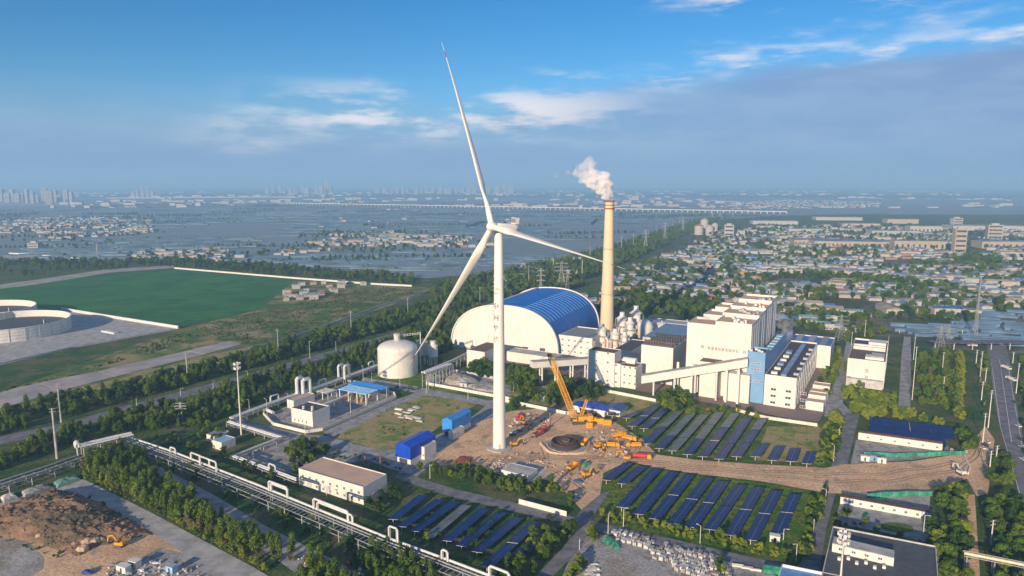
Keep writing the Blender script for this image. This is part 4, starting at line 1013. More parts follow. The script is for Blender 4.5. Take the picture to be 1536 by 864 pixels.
def canopy(lab, c, l, r, h, mat, nx, ny, name='canopy'):
    c, l, r = rect(c, l, r); t = thing(name, lab, 'canopy', c)
    m = MB(); m.para(c - l * .04 - r * .04 + UP * h, l * 1.08, r * 1.08 , UP * .35); m.build('roof', mat, t)
    for i in range(nx):
        for j in range(ny): m = MB(); m.beam(c + l * (i / (nx - 1)) + r * (j / (ny - 1)), c + l * (i / (nx - 1)) + r * (j / (ny - 1)) + UP * (h - .002), .5); m.build('column', white, t)
    m = MB()
    for k in range(7): m.para(c - l * .05 + r * (k / 6.2) + UP * (h + .353), l * 1.1, r.normalized() * .3, UP * .15)
    m.build('roof_rib', mat, t)
    return c, l, r
c_, l_, r_ = canopy('pale blue canopy on white columns in the fenced compound, larger', (549, 608), (512, 599), (566, 601), 7.5, paleblue, 4, 2)
for k in range(9):
    m = MB(); p = c_ + l_ * (.1 + .1 * k) + r_ * (.3 + .3 * (k % 2)); m.lathe(p, [(.7, 0), (.7, 2.4), (.3, 2.8), (.3, 3.6)], 10); m.thing('pump', [steel, brick, yellow][k % 3], ['grey pump', 'rusty pump', 'yellow pump'][k % 3] + f' under the pale blue canopy, {ORD[k]} from its near corner', 'pump')
canopy('mid blue canopy directly behind the pale blue one', (570, 599), (528, 588), (582, 594), 6.5, midblue, 4, 2)
canopy('white pipe frame with flat roof between blocks and blue canopy', (492, 601), (478, 597), (505, 596), 5, greywall, 3, 2)
rack('low pipes crossing the middle of the fenced compound', [(470, 612), (500, 601), (526, 590)], 1.6, 3, 4, [(.4, .4, whitepipe), (1.4, .4, whitepipe), (2.5, .3, steel)], side=1, post=5)
m = MB(); a = G(396, 620); m.tube([a + UP * 2, a + GA * 2 + UP * 2, a + GB * 9 + UP * 2], 1.1, 12); m.thing('drum_tank', whitepipe, 'short white horizontal drum at the corner of the fenced compound', 'tank', smooth=True)
def blueshed(lab, c, l, r, h, mat, low, mat2):
    c, l, r = rect(c, l, r); t = thing('blue_shed', lab, 'shed', c)
    m = MB(); m.para(c + UP * low, l, r, UP * (h - low)); m.build('wall', mat, t)
    mid = c + l / 2 + UP * (h + 1.6); m = MB(); o = UP * (h + .003)
    a, b_, d_, e_ = c + o - l * .03, c + o + l * 1.03, c + o + l * 1.03 + r, c + o - l * .03 + r
    m.add([a, b_, mid, d_, e_, mid + r], [(0, 1, 2), (4, 5, 3), (0, 2, 5, 4), (1, 3, 5, 2)]); m.build('roof', mat2, t)
    m = MB(); m.para(c + l * .03 + r * .02, l * .94, r * .96, UP * (low - .004)); m.build('base_wall', white, t)
    for k in range(10): m = MB(); m.para(c + r * (k / 10) + UP * (low + .02) + GB * .002, r.normalized() * .25, GB * .15, UP * (h - low - .1)); m.build('cladding_rib', mat, t)
    for k in range(5): m = MB(); m.para(c + l * (k / 5) + UP * (low + .02) - GA * .15, l.normalized() * .25, GA * .15, UP * (h - low - .1)); m.build('cladding_rib', mat, t)
    m = MB(); m.para(c + l * .25 - GA * .03, l * .5, GA * .03, UP * (low * .9)); m.build('opening', dsteel, t)
    return c, l, r
blueshed('royal blue shed standing in shade beside the road', (616, 698), (596, 691), (650, 676), zat(G(616, 698), 672), royal, 3, royal)
blueshed('lighter blue shed with white base near the coal ash yard', (678, 656), (665, 652), (708, 640), zat(G(678, 656), 632), midblue, 3.2, midblue)
building('lean_to', 'small white plant room with windows leaning on the royal blue shed', 'shed', ((637, 690), (626, 686), (654, 680)), 7, white, concrete, .3, wins=[('front', 1, 2, 1.2, 1.2, 2, 3, 2, 3)])
building('lean_to', 'low white annex at the foot of the lighter blue shed', 'shed', ((680, 660), (675, 657), (698, 651)), 4.5, white, concrete, .3, wins=[('right', 1, 3, 1.2, 1.0, 2, 3, 2, 3.4)])
building('gatehouse', 'small pale blue roofed hut behind the floodlight mast', 'hut', ((333, 676), (322, 671), (354, 668)), 4.5, white, M('hut_blue', (.25, .48, .62), .5), .3)
building('gatehouse', 'white hut with flat roof behind the pale blue roofed hut', 'hut', ((322, 665), (312, 661), (345, 657)), 4.0, white, greyroof, .3)
TRc = G(1404, 821, 8); TRc.z = 0; TLc = G(1249, 791, 8); TLc.z = 0
building('corner_block', 'dark flat roofed block with white penthouse in the lower right', 'building', (TRc - GA * 46, TLc - TRc, GA * 46), 8, greywall, M('slate_roof', (.085, .095, .11), .8, bump=.05), .7)
cbk = bpy.data.objects['corner_block']
pc = G(1340, 850, 8); m = MB(); m.para(Vector((pc.x, pc.y, 8.12)), -GB * 21, GA * 6, UP * 3.2); m.build('penthouse', white, cbk)
m = MB(); m.para(Vector((pc.x, pc.y, 11.33)), -GB * 21, GA * 6, UP * .3); m.build('penthouse_roof', concrete, cbk)
windows(cbk, Vector((pc.x, pc.y, 8.1)) - GB * 21, GB, 1, 4, 1.6, 1.2, 1.2, 1, 3, 4.5)
for k in range(6): m = MB(); m.box(Vector((pc.x, pc.y, 8.12)) - GB * (3 + k * 3) - GA * (3 + 2 * (k % 2)), 1.4, 1.1, 1, R_(60)); m.build('air_conditioner', white, cbk)
TR2 = G(1262, 868, 7); TR2.z = 0; TL2 = G(1173, 850, 7); TL2.z = 0
building('blue_roof_building', 'white parapet building with bright blue roof at the bottom edge', 'building', (TR2 - GA * 20, TL2 - TR2, GA * 20), 7, white, M('bright_blue_roof', (.12, .30, .62), .6), 1.2)
building('roadside_hut', 'cream wall block behind the hoarding at the trees by the yard', 'hut', ((792, 722), (752, 712), (812, 712)), 2.6, white, concrete, .2)
# shed with blue roof behind the crane
blueshed('low blue roofed workshop shed beside the crane', (908, 626), (860, 615), (916, 619), 4.2, cream, 3.4, royal)
blueshed('short dark blue roofed shed beyond the workshop shed', (930, 626), (908, 620), (938, 617), 4.0, cream, 3.3, M('dark_blue_roof', (.03, .09, .25), .5))
# round open tanks at the left
def open_tank(px, py, rpx, lab):
    c = G(px, py); r = rpx / FPX * (c.y * cp + CAM_H * sp); t = thing('open_tank', lab, 'tank', c); h = 13
    m = MB(); n = 56; vs = []
    for rr, z in ((r, 0), (r, h), (r - .6, h), (r - .6, 6)):
        for j in range(n): a = 2 * math.pi * j / n; vs.append(c + V(rr * math.cos(a), rr * math.sin(a), z))
    m.add(vs, [(i * n + j, i * n + (j + 1) % n, (i + 1) * n + (j + 1) % n, (i + 1) * n + j) for i in range(3) for j in range(n)]); m.build('shell', white, t, smooth=True)
    m = MB(); m.lathe(c, [(r - .65, 6), (r - .65, 6.1)], n); m.build('floating_roof', MATS['slate_roof'], t)
    for z in (3, 6, 9, 12):
        m = MB(); vs = []
        for rr, zz in ((r + .02, z), (r + .35, z), (r + .35, z + .3), (r + .02, z + .3)):
            for j in range(n): a = 2 * math.pi * j / n; vs.append(c + V(rr * math.cos(a), rr * math.sin(a), zz))
        m.add(vs, [(i * n + j, i * n + (j + 1) % n, (i + 1) * n + (j + 1) % n, (i + 1) * n + j) for i in range(3) for j in range(n)]); m.build('wind_girder', greywall, t)
    for k in range(28):
        a = 2 * math.pi * k / 28; m = MB(); m.beam(c + V((r + .3) * math.cos(a), (r + .3) * math.sin(a), 0), c + V((r + .3) * math.cos(a), (r + .3) * math.sin(a), h), .25); m.build('stiffener', greywall, t)
    m = MB(); m.beam(c + V(r * .9, -r * .3, h), c + V(r * .9, -r * .3, h + 4), .4); m.build('vent_post', white, t)
open_tank(10, 499, 83, 'big open topped white storage tank at the left edge')
open_tank(-38, 480, 78, 'farther open topped storage tank partly out of view')
m = MB(); a = G(152, 498); m.para(a, GB * 28 * .8, GA * 5, UP * 1.6); m.thing('trench_wall', cream, 'short cream channel block on the tank compound paving', 'wall')
# slabs
sl_top = [(-120, 618), (57, 575), (145, 558), (280, 527), (345, 512)]; sl_bot = [(-120, 650), (88, 588), (172, 566), (308, 532), (363, 517)]
slab = bpy.data.objects.new('concrete_apron', None); C.objects.link(slab); slab['kind'] = 'structure'; slab.location = G(145, 560)
for i in range(4):
    q = [G(*sl_top[i]), G(*sl_top[i + 1]), G(*sl_bot[i + 1]), G(*sl_bot[i])]; cc = sum(q, Vector()) / 4
    q = [cc + (p - cc) * .985 for p in q]; m = MB(); m.prism(q, .15, .5 + .05 * i); m.build('slab', M('pinkish_concrete', (.40, .36, .35), .9, var=.15, scale=.05), slab)
S('dirt_track', [(-100, 655), (90, 590), (180, 568), (310, 534), (380, 519), (385, 523), (200, 572), (-100, 668)], g_dry, .15)

# ============================================================ CONSTRUCTION YARD
# crawler crane with a yellow lattice boom leaning towards the turbine
cr = G(868, 634); crane = thing('crawler_crane', 'yellow crawler crane with long lattice boom raised over the yard', 'crane', cr)
rt_ = Vector((1, .1, 0)).normalized(); fw = Vector((rt_.y, -rt_.x, 0))
for s_ in (-1, 1):
    m = MB(); o = cr + fw * s_ * 3.4; 
    m.tube([o - rt_ * 4.6 + UP * .9, o + rt_ * 4.6 + UP * .9], .9, 10); m.para(o - rt_ * 4.6 - fw * .7 + UP * .05, rt_ * 9.2, fw * 1.4, UP * 1.7); m.build('track', dsteel, crane)
m = MB(); m.para(cr - rt_ * 3 - fw * 2.6 + UP * 1.5, rt_ * 6, fw * 5.2, UP * .8); m.build('undercarriage', orange, crane)
m = MB(); m.para(cr - rt_ * 3.5 - fw * 2.2 + UP * 2.4, rt_ * 11, fw * 4.4, UP * 2.2); m.build('upper_body', orange, crane)
m = MB(); m.para(cr - rt_ * 4.2 + fw * 2.25 + UP * 2.5, rt_ * 2.4, fw * 1.6, UP * 2.6); cabm = m.build('cab', orange, crane)
m = MB(); m.para(cr - rt_ * 4.25 + fw * 2.4 + UP * 3.5, rt_ * 2.2, fw * 1.5, UP * 1.3); m.build('cab_window', glass, crane)
for k in range(4): m = MB(); m.para(cr + rt_ * 6.5 - fw * 2.6 + UP * (2.2 + k * .75), rt_ * 2.2, fw * 5.2, UP * .7); m.build('counterweight', yellow, crane)
cfoot = cr - rt_ * 2.5 + UP * 3
ctip = on_ray(824, 531, cr.y + 16)
m = MB(); m.lattice(cfoot, cfoot + (ctip - cfoot) * .06, 1.0, 2.6, 2, .32); m.lattice(cfoot + (ctip - cfoot) * .06, cfoot + (ctip - cfoot) * .93, 2.7, 2.4, 22, .36); m.lattice(cfoot + (ctip - cfoot) * .93, ctip, 2.4, 1.4, 2, .34); m.build('boom', orange, crane)
m = MB(); m.lathe(ctip - UP * .8, [(1.2, -.6), (1.5, 0), (1.2, 1.0)], 12); m.build('boom_head', brick, crane)
mast = cr + rt_ * 5 + UP * 15
m = MB(); m.lattice(cr + rt_ * 1.5 + UP * 4.6, mast, 1.6, 1.2, 6, .22); m.build('mast', orange, crane)
m = MB(); m.beam(mast, ctip, .09); m.beam(mast + fw * .8, ctip, .09); m.beam(mast, cr + rt_ * 8 + UP * 4, .12); m.beam(ctip, ctip - UP * 24, .08); m.build('cable', dsteel, crane)
m = MB(); m.para(ctip - UP * 26 - rt_ * .5 - fw * .4, rt_ * 1, fw * .8, UP * 2); m.build('hook_block', yellow, crane)
# ballast blocks and boom sections in a row behind
for k, (px, py, w) in enumerate(((888, 633, 6), (900, 635, 5), (911, 637, 5), (884, 641, 4))):
    m = MB(); p = G(px, py)
    for j in range(3): m.box(p + UP * (j * 1.1), w, 2.6, 1.0, R_(-8))
    m.thing('ballast_stack', yellow, ['largest stack of yellow ballast blocks right behind the crane', 'middle stack of yellow ballast blocks in the row', 'outermost stack of yellow ballast blocks towards the solar rows', 'small stack of yellow ballast blocks close to the crane tracks'][k], 'ballast')
# foundation ring
fr_ = G(849, 668); ring = thing('foundation_ring', 'round dark steel turbine foundation cage in its pit', 'foundation', fr_)
R1 = 22.5 / FPX * (fr_.y * cp + CAM_H * sp)
m = MB(); n = 40; vs = []
for rr, z in ((R1, 0), (R1 * .97, 3.0), (R1 * .90, 3.2), (R1 * .86, 2.0)):
    for j in range(n): a = 2 * math.pi * j / n; vs.append(fr_ + V(rr * math.cos(a), rr * math.sin(a), z))
m.add(vs, [(i * n + j, i * n + (j + 1) % n, (i + 1) * n + (j + 1) % n, (i + 1) * n + j) for i in range(3) for j in range(n)]); m.build('formwork', M('rusty_steel', (.06, .04, .035), .85), ring)
for k in range(28):
    a = 2 * math.pi * k / 28; d_ = V(math.cos(a), math.sin(a), 0); m = MB(); m.beam(fr_ + d_ * R1 * .3 + UP * 2.6, fr_ + d_ * R1 * .92 + UP * 1.9, .25); m.build('rebar', MATS['rusty_steel'], ring)
for rr in (.3, .5, .7):
    m = MB(); pts = [fr_ + V(R1 * rr * math.cos(2 * math.pi * j / 28), R1 * rr * math.sin(2 * math.pi * j / 28), 2.7 - rr * .6) for j in range(29)]
    m.tube(pts, .3, 5); m.build('rebar_ring', MATS['rusty_steel'] if rr != .5 else brownroof, ring)
m = MB(); m.lathe(fr_, [(R1 * .85, .3), (R1 * .84, 1.2)], 32); m.build('pit_floor', dsteel, ring)
m = MB(); m.lathe(fr_, [(2.6, 1.2), (2.5, 3.6)], 20); m.build('anchor_cage', brownroof, ring)
for k in range(22):
    a = 2 * math.pi * k / 22; m = MB(); m.box(fr_ + V((R1 * 1.25) * math.cos(a), (R1 * 1.25) * math.sin(a), 0), .8, 2.8, .5, a); m.build('kerb_block', concrete, ring)
b = MB(); n = 40; vs = []
for rr, z in ((R1 * 1.75, 0.16), (R1 * 1.6, 1.0), (R1 * 1.42, .17)):
    for j in range(n): a = 2 * math.pi * j / n; w = 1 + .05 * math.sin(5 * a); vs.append(fr_ + V(rr * w * math.cos(a), rr * w * math.sin(a), z))
b.add(vs, [(i * n + j, i * n + (j + 1) % n, (i + 1) * n + (j + 1) % n, (i + 1) * n + j) for i in range(2) for j in range(n)]); struct('earth_berm', b, dirt_m)
sheet('pit_ground', [fr_ + V(R1 * 1.42 * math.cos(2 * math.pi * j / 24), R1 * 1.42 * math.sin(2 * math.pi * j / 24), 0) for j in range(24)], concrete_d, .19, px=False)

# vehicles (local x is forward)
def wheel(root, x, y, r, w=.35):
    m = MB(); m.tube([V(x, y - w / 2, r), V(x, y + w / 2, r)], r, 12); o = m.build('wheel', rubber, root, smooth=False)
    m = MB(); m.tube([V(x, y - w / 2 - .02, r), V(x, y + w / 2 + .02, r)], r * .55, 8); q = m.build('rim', steel, None); q.parent = o
def proto(name, cat): 
    o = bpy.data.objects.new(name, None); C.objects.link(o); o['category'] = cat; return o
def poly_x(m, prof, y0, y1):            # side outline (x, z) given a width
    n = len(prof); vs = [V(x, y0, z) for x, z in prof] + [V(x, y1, z) for x, z in prof]
    ar = sum(prof[i][0] * prof[(i + 1) % n][1] - prof[(i + 1) % n][0] * prof[i][1] for i in range(n))
    f1 = list(range(n)); 
    if ar < 0: f1 = f1[::-1]
    m.add(vs, [tuple(f1), tuple(i + n for i in f1[::-1])] + [(f1[(i + 1) % n], f1[i], f1[i] + n, f1[(i + 1) % n] + n) for i in range(n)])
def make_car(body_m, name='parked_car', cat='car'):
    t = proto(name, cat)
    m = MB(); poly_x(m, [(-2.25, .35), (-2.25, .95), (-1.9, 1.05), (.9, 1.0), (2.05, .82), (2.2, .6), (2.2, .35)], -.88, .88); m.build('body', body_m, t)
    m = MB(); poly_x(m, [(-1.85, 1.03), (-1.35, 1.45), (.15, 1.47), (1.0, 1.0)], -.76, .76); m.build('cabin', glass, t)
    m = MB(); poly_x(m, [(-1.3, 1.46), (-1.25, 1.5), (.05, 1.52), (.12, 1.48)], -.74, .74); m.build('roof', body_m, t)
    for x in (-1.4, 1.4):
        for y in (-.85, .85): wheel(t, x, y, .33, .22)
    return t
def make_truck(cab_m, bed_m, name='dump_truck', cat='truck', tank=False, L=8.5):
    t = proto(name, cat)
    m = MB(); m.para(V(-L / 2, -.5, .75), V(L, 0, 0), V(0, 1, 0), V(0, 0, .3)); m.build('chassis', dsteel, t)
    m = MB(); poly_x(m, [(L / 2 - 2.2, 1.06), (L / 2 - 2.2, 3.0), (L / 2 - .35, 3.0), (L / 2, 2.0), (L / 2, .7), (L / 2 - 2.2, .7)][::-1], -1.2, 1.2); m.build('cab', cab_m, t)
    m = MB(); poly_x(m, [(L / 2 - .32, 2.95), (L / 2 + .02, 2.05), (L / 2 + .06, 2.05), (L / 2 - .28, 2.95)], -1.1, 1.1); m.build('windscreen', glass, t)
    if tank:
        m = MB(); m.tube([V(-L / 2, 0, 2.1), V(L / 2 - 2.6, 0, 2.1)], 1.15, 14); m.build('tank', bed_m, t, smooth=True)
    else:
        m = MB(); x0, x1 = -L / 2 - .2, L / 2 - 2.5
        m.para(V(x0, -1.25, 1.1), V(x1 - x0, 0, 0), V(0, 2.5, 0), V(0, 0, .15))
        for y in (-1.25, 1.1): m.para(V(x0, y, 1.25), V(x1 - x0, 0, 0), V(0, .15, 0), V(0, 0, 1.3))
        m.para(V(x1 - .15, -1.1, 1.25), V(.15, 0, 0), V(0, 2.2, 0), V(0, 0, 1.6)); m.para(V(x0, -1.1, 1.25), V(.12, 0, 0), V(0, 2.2, 0), V(0, 0, 1.2)); m.build('bed', bed_m, t)
    for x in (-L / 2 + 1, -L / 2 + 2.3, L / 2 - 1.2):
        for y in (-1.05, 1.05): wheel(t, x, y, .52, .4)
    return t
def make_excavator(mt, name='excavator'):
    t = proto(name, 'excavator')
    for y in (-1.2, 1.2): m = MB(); m.tube([V(-1.7, y, .45), V(1.7, y, .45)], .45, 8); m.para(V(-1.7, y - .3, .02), V(3.4, 0, 0), V(0, .6, 0), V(0, 0, .88)); m.build('track', dsteel, t)
    m = MB(); m.para(V(-2.0, -1.3, 1.05), V(3.6, 0, 0), V(0, 2.6, 0), V(0, 0, 1.2)); m.para(V(-2.3, -1.3, 1.06), V(.9, 0, 0), V(0, 2.6, 0), V(0, 0, 1.5)); m.build('body', mt, t)
    m = MB(); poly_x(m, [(-.1, 2.25), (-.1, 3.1), (1.1, 3.1), (1.55, 2.2), (1.55, 1.1), (-.1, 1.1)], .25, 1.28); m.build('cab', glass, t)
    m = MB(); m.para(V(-.15, .2, 3.12), V(1.3, 0, 0), V(0, 1.1, 0), V(0, 0, .1)); m.build('cab_roof', mt, t)
    m = MB(); m.beam(V(1.2, -.4, 1.6), V(3.2, -.4, 4.4), .4, .55); m.beam(V(3.2, -.4, 4.4), V(5.4, -.4, 3.9), .35, .45); m.build('boom', mt, t)
    m = MB(); m.beam(V(5.4, -.4, 4.2), V(5.9, -.4, 1.4), .3, .4); m.build('stick', mt, t)
    m = MB(); poly_x(m, [(5.6, 1.5), (6.3, 1.3), (6.3, .4), (5.6, .2), (5.2, .7)], -.9, .1); m.build('bucket', dsteel, t)
    return t
def put(p, px, py, deg, lab, first=[None]):
    loc = G(px, py) if not isinstance(px, Vector) else px; loc.z += .16
    if not p.get('used'): p['used'] = 1; o = p; o.location = loc; o.rotation_euler = (0, 0, R_(deg)); o['label'] = lab
    else: o = copy_tree(p, loc, (R_(deg)), lab)
    return o
ty = make_truck(yellow, yellow); tr_ = make_truck(yellow, red, 'tank_truck', tank=True, L=10)
ex = make_excavator(yellow)
put(tr_, 963, 689, -12, 'red tank truck with yellow cab driving out along the earth road')
for a in [(918, 671, -8, 'yellow dump truck parked with its long side to the road'), (929, 656, 20, 'yellow dump truck up at the edge of the upper solar rows'),
          (945, 661, -30, 'yellow dump truck close to the solar row ends'), (950, 671, 175, 'low yellow truck behind the red tank truck'), (877, 667, 62, 'yellow truck pointing away beside the foundation ring'), (860, 703, 50, 'yellow truck tipping soil below the foundation ring')]: put(ty, *a)
for a in [(787, 637, 120, 'yellow excavator behind the turbine tower'), (771, 669, 20, 'small yellow excavator at the turbine tower foot'), (896, 672, -60, 'yellow excavator between trucks and ring'),
          (880, 715, 30, 'yellow excavator digging near the lower solar row ends'), (180, 820, 170, 'yellow wheel digger working below the soil mound'), (940, 690, 160, 'yellow excavator directly behind the red tank truck')]: put(ex, *a)
exw = make_excavator(white, 'excavator'); put(exw, 1441, 712, 100, 'pale excavator by the trees at the end of the earth road')
tb_ = make_truck(red, brick, 'flatbed_truck'); put(tb_, 807, 654, 50, 'rusty red flatbed truck on the ring road of the pit'); put(tb_, 813, 648, 50, 'dark red truck just behind the rusty flatbed')
cw = make_car(white, 'parked_car'); cd = make_car(dsteel, 'parked_car'); cbz = make_car(M('car_blue', (.03, .10, .40), .35), 'parked_car')
put(cd, 769, 654, 30, 'dark car parked behind the turbine tower near two others'); put(cw, 771, 650, 30, 'white car parked behind the turbine tower'); put(cd, 779, 648, 30, 'dark car parked farther behind the turbine tower')
put(cbz, 867, 724, -10, 'blue pickup car at the lower edge of the yard'); put(cbz, 888, 667, 60, 'dark blue car beside the yellow trucks')
put(cd, 860, 742, -25, 'dark car on the paved corner below the yard'); put(cw, 866, 746, -25, 'white car on the paved corner below the yard')
put(cbz, 132, 861, -5, 'bright blue car at the bottom of the dirt track')
k = 0
nm2 = ['first', 'second', 'third', 'fourth', 'fifth', 'sixth', 'seventh', 'eighth', 'ninth', 'tenth', 'eleventh', 'twelfth']
for i in range(7): put([cw, cd, cw, cbz, cw, cd, cw][i], 1168 + i * 8.0, 629 + i * 1.2, 62, f'{["white", "dark", "white", "blue", "white", "dark", "white"][i]} car in the row before the white turbine hall, {nm2[i]} along')
for i, (px, py) in enumerate(((1473, 673), (1477, 669), (1480, 664), (1484, 676))): put([cw, cd, cw, cw][i], px, py, 90, ['white car nearest the earth road end at the poles', 'dark car between white ones at the poles', 'white car farthest back in the group at the poles', 'white car parked alone closest to the highway'][i])
for i, (px, py) in enumerate(((1527, 640), (1531, 660), (1533, 672), (1522, 604), (1534, 690))): put([cw, cd][i % 2], px, py, 85, f'{["white", "dark"][i % 2]} car parked on the far side of the highway, {nm2[i]} from the crossing')
bw = make_truck(white, white, 'box_truck'); 
for a in [(1509, 554, -85, 'white box truck on the highway nearest the parking canopy'), (1516, 571, -86, 'white box truck following on the highway')]: put(bw, *a)
put(bw, 1458, 520, 0, 'white truck crossing at the far junction')
for i, (px, py) in enumerate(((1478, 470), (1470, 440), (1476, 455), (1464, 415))): put([cw, cd][i % 2], px, py, 85, f'tiny {["white", "dark"][i % 2]} car far up the highway, {nm2[i]} beyond the junction')
put(make_car(red, 'parked_car'), 1064, 616, -20, 'red car parked in front of the boiler house')
# wheel ruts worn into the yard and the earth road
random.seed(77)
rutm = M('wheel_rut', (.26, .18, .125), .95, col2=(.34, .24, .16), scale=.3)
for k, pts in enumerate(([(760, 676), (820, 690), (900, 690), (960, 694), (1040, 704), (1140, 712), (1240, 722), (1330, 722), (1440, 705)], [(800, 684), (880, 684), (950, 690), (1040, 699), (1140, 706), (1240, 712), (1330, 710), (1430, 696)], [(745, 664), (770, 655), (800, 640), (830, 633)], [(880, 720), (870, 705), (880, 690), (905, 680), (920, 660)], [(820, 690), (815, 670), (826, 655)], [(1440, 705), (1460, 690), (1474, 660)], [(930, 690), (960, 676), (955, 664)], [(700, 690), (730, 684), (790, 690), (850, 712), (875, 735)])):
    P_ = [G(*q) for q in pts]; m = MB()
    for side in (-1.1, 1.1):
        prev = None; L = path_len(P_); n = int(L / 4)
        for i in range(n + 1):
            p, u = along(P_, L * i / n); s_ = V(u.y, -u.x, 0); p = p + s_ * (side + noise.noise(p * .05) * 2.5) + UP * (.158 + .0015 * k)
            w_ = .28 + .2 * abs(noise.noise(p * .2)); q = (p - s_ * w_, p + s_ * w_)
            if prev: m.add([prev[0], prev[1], q[1], q[0]], [(0, 1, 2, 3)])
            prev = q
    struct('wheel_ruts', m, rutm)
# red tarpaulin, crates, materials
def heap(lab, pts, h, mat, name='tarpaulin', cat='tarpaulin'):
    P_ = [G(*p) for p in pts]; c = sum(P_, Vector()) / len(P_); m = MB(); n = len(P_) * 4; ringp = []
    for i in range(len(P_)):
        for j in range(4): ringp.append(P_[i].lerp(P_[(i + 1) % len(P_)], j / 4))
    vs = []
    for f, z in ((1, .1), (.82, .7), (.5, .95), (.2, 1)):
        for q in ringp: w = noise.noise(q * .35 + V(0, 0, f * 5)) * .25; vs.append(c + (q - c) * f + UP * (h * max(.05, z + w * (f < .95))))
    m.add(vs, [(i * n + j, i * n + (j + 1) % n, (i + 1) * n + (j + 1) % n, (i + 1) * n + j) for i in range(3) for j in range(n)] + [tuple(3 * n + j for j in range(n))])
    return m.thing(name, mat, lab, cat)
heap('faded red tarpaulin spread over material on the yard edge', [(680, 694), (690, 685), (708, 688), (706, 698), (688, 702)], 1.6, M('faded_red', (.34, .07, .07), .8))
heap('red material pile behind the turbine tower', [(772, 630), (782, 620), (788, 624), (780, 631)], 1.5, red, 'material_pile', 'pile')
heap('green netted spoil heap in the middle of the yard road', [(874, 697), (882, 693), (886, 698), (878, 702)], 1.5, greennet, 'spoil_heap', 'pile')
heap('pale gravel heap inside the coal ash yard', [(662, 573), (680, 563), (700, 566), (718, 574), (700, 580), (675, 578)], 5, g_mud, 'gravel_heap', 'pile')
heap('dark ash heap inside the coal ash yard', [(700, 580), (730, 574), (756, 580), (750, 590), (715, 588)], 3, g_gravel, 'ash_heap', 'pile')
heap('teal tarpaulin over crates beside the pipe stock', [(903, 812), (915, 809), (922, 814), (912, 820)], 2.2, greennet)
heap('dark green tarpaulin at the start of the pipe stock', [(918, 818), (928, 816), (930, 824), (920, 826)], 2, greennet)
heap('pale plastic covered heap at the corner of the concrete road, nearest the edge', [(0, 747), (20, 741), (28, 748), (6, 756)], 2, rubble, 'covered_heap', 'pile')
heap('grey plastic covered heap along the concrete road', [(30, 741), (70, 727), (80, 733), (36, 749)], 2.2, g_gravel, 'covered_heap', 'pile')
heap('teal netted heap beside the low pipe rack', [(78, 727), (112, 714), (122, 720), (86, 733)], 2.2, M('pale_teal_net', (.16, .30, .25), .8), 'covered_heap', 'pile')
# the big soil mound: a height field
mp_ = [(-40, 775), (0, 762), (40, 748), (92, 737), (130, 748), (160, 762), (215, 790), (232, 802), (190, 810), (140, 822), (115, 836), (90, 828), (60, 815), (0, 806), (-60, 815)]
MP = [G(*p) for p in mp_]; mc = sum(MP, Vector()) / len(MP); pk = G(88, 768)
def edge_d(p):
    d = 1e9
    for i in range(len(MP)):
        a, b_ = MP[i], MP[(i + 1) % len(MP)]; t = max(0, min(1, (p - a).dot(b_ - a) / (b_ - a).length_squared)); d = min(d, (p - a - (b_ - a) * t).length)
    return d
m = MB(); nx, ny = 120, 90; xs = [p.x for p in MP]; ys = [p.y for p in MP]; x0, x1, y0, y1 = min(xs), max(xs), min(ys), max(ys)
grid = []
for j in range(ny + 1):
    for i in range(nx + 1):
        p = Vector((x0 + (x1 - x0) * i / nx, y0 + (y1 - y0) * j / ny, 0)); ins = inside(p, MP); e = edge_d(p) if ins else 0
        hpk = 4.2 * math.exp(-((p.x - pk.x) ** 2 + ((p.y - pk.y) * .9) ** 2) / 900) + 1.3
        q = p * .09; rr = noise.noise(p * .22) * .7 + noise.noise(p * .5) * .5 + noise.noise(p * 1.1) * .35
        q2 = Vector((p.x * .5 + p.y * .5, p.y * .9 - p.x * .1, 0)) * .35; rr += abs(noise.noise(q2)) * 1.5
        h = (min(1, e / 9) ** .7) * (hpk + rr) if ins else -.3
        p.z = max(-.3, h); grid.append(p)
m.add(grid, [(j * (nx + 1) + i, j * (nx + 1) + i + 1, (j + 1) * (nx + 1) + i + 1, (j + 1) * (nx + 1) + i) for j in range(ny) for i in range(nx)])
struct('soil_mound', m, soil_m, smooth=True)
def mound_h(p):
    i = int((p.x - x0) / (x1 - x0) * nx); j = int((p.y - y0) / (y1 - y0) * ny)
    return grid[j * (nx + 1) + i].z if 0 <= i < nx and 0 <= j < ny else 0
rk = []
for k in range(5):
    m = MB(); rd = random.Random(k); vs = []
    for r, z in ((.2, -.5), (.9, -.3), (1, .2), (.7, .6), (.2, .75)):
        for j in range(7): a = 2 * math.pi * j / 7; q = r * rd.uniform(.8, 1.15); vs.append(V(q * math.cos(a), q * math.sin(a), z * rd.uniform(.8, 1.1)))
    m.add(vs, [(i * 7 + j, i * 7 + (j + 1) % 7, (i + 1) * 7 + (j + 1) % 7, (i + 1) * 7 + j) for i in range(4) for j in range(7)] + [tuple(range(7))[::-1], tuple(28 + j for j in range(7))]); rk.append(m)
m = MB(); rd = random.Random(3)
for k in range(700):                    # clods and stones over the mound
    p = scatter(MP, 1)[0]; src = rk[k % 5]; s = rd.uniform(.25, .8) * (1.6 if k % 9 == 0 else 1); h = mound_h(p); 
    m.add([p + Vector(v) * s + UP * h for v in src.v], src.f)
struct('soil_clods', m, soil_m, 'stuff')
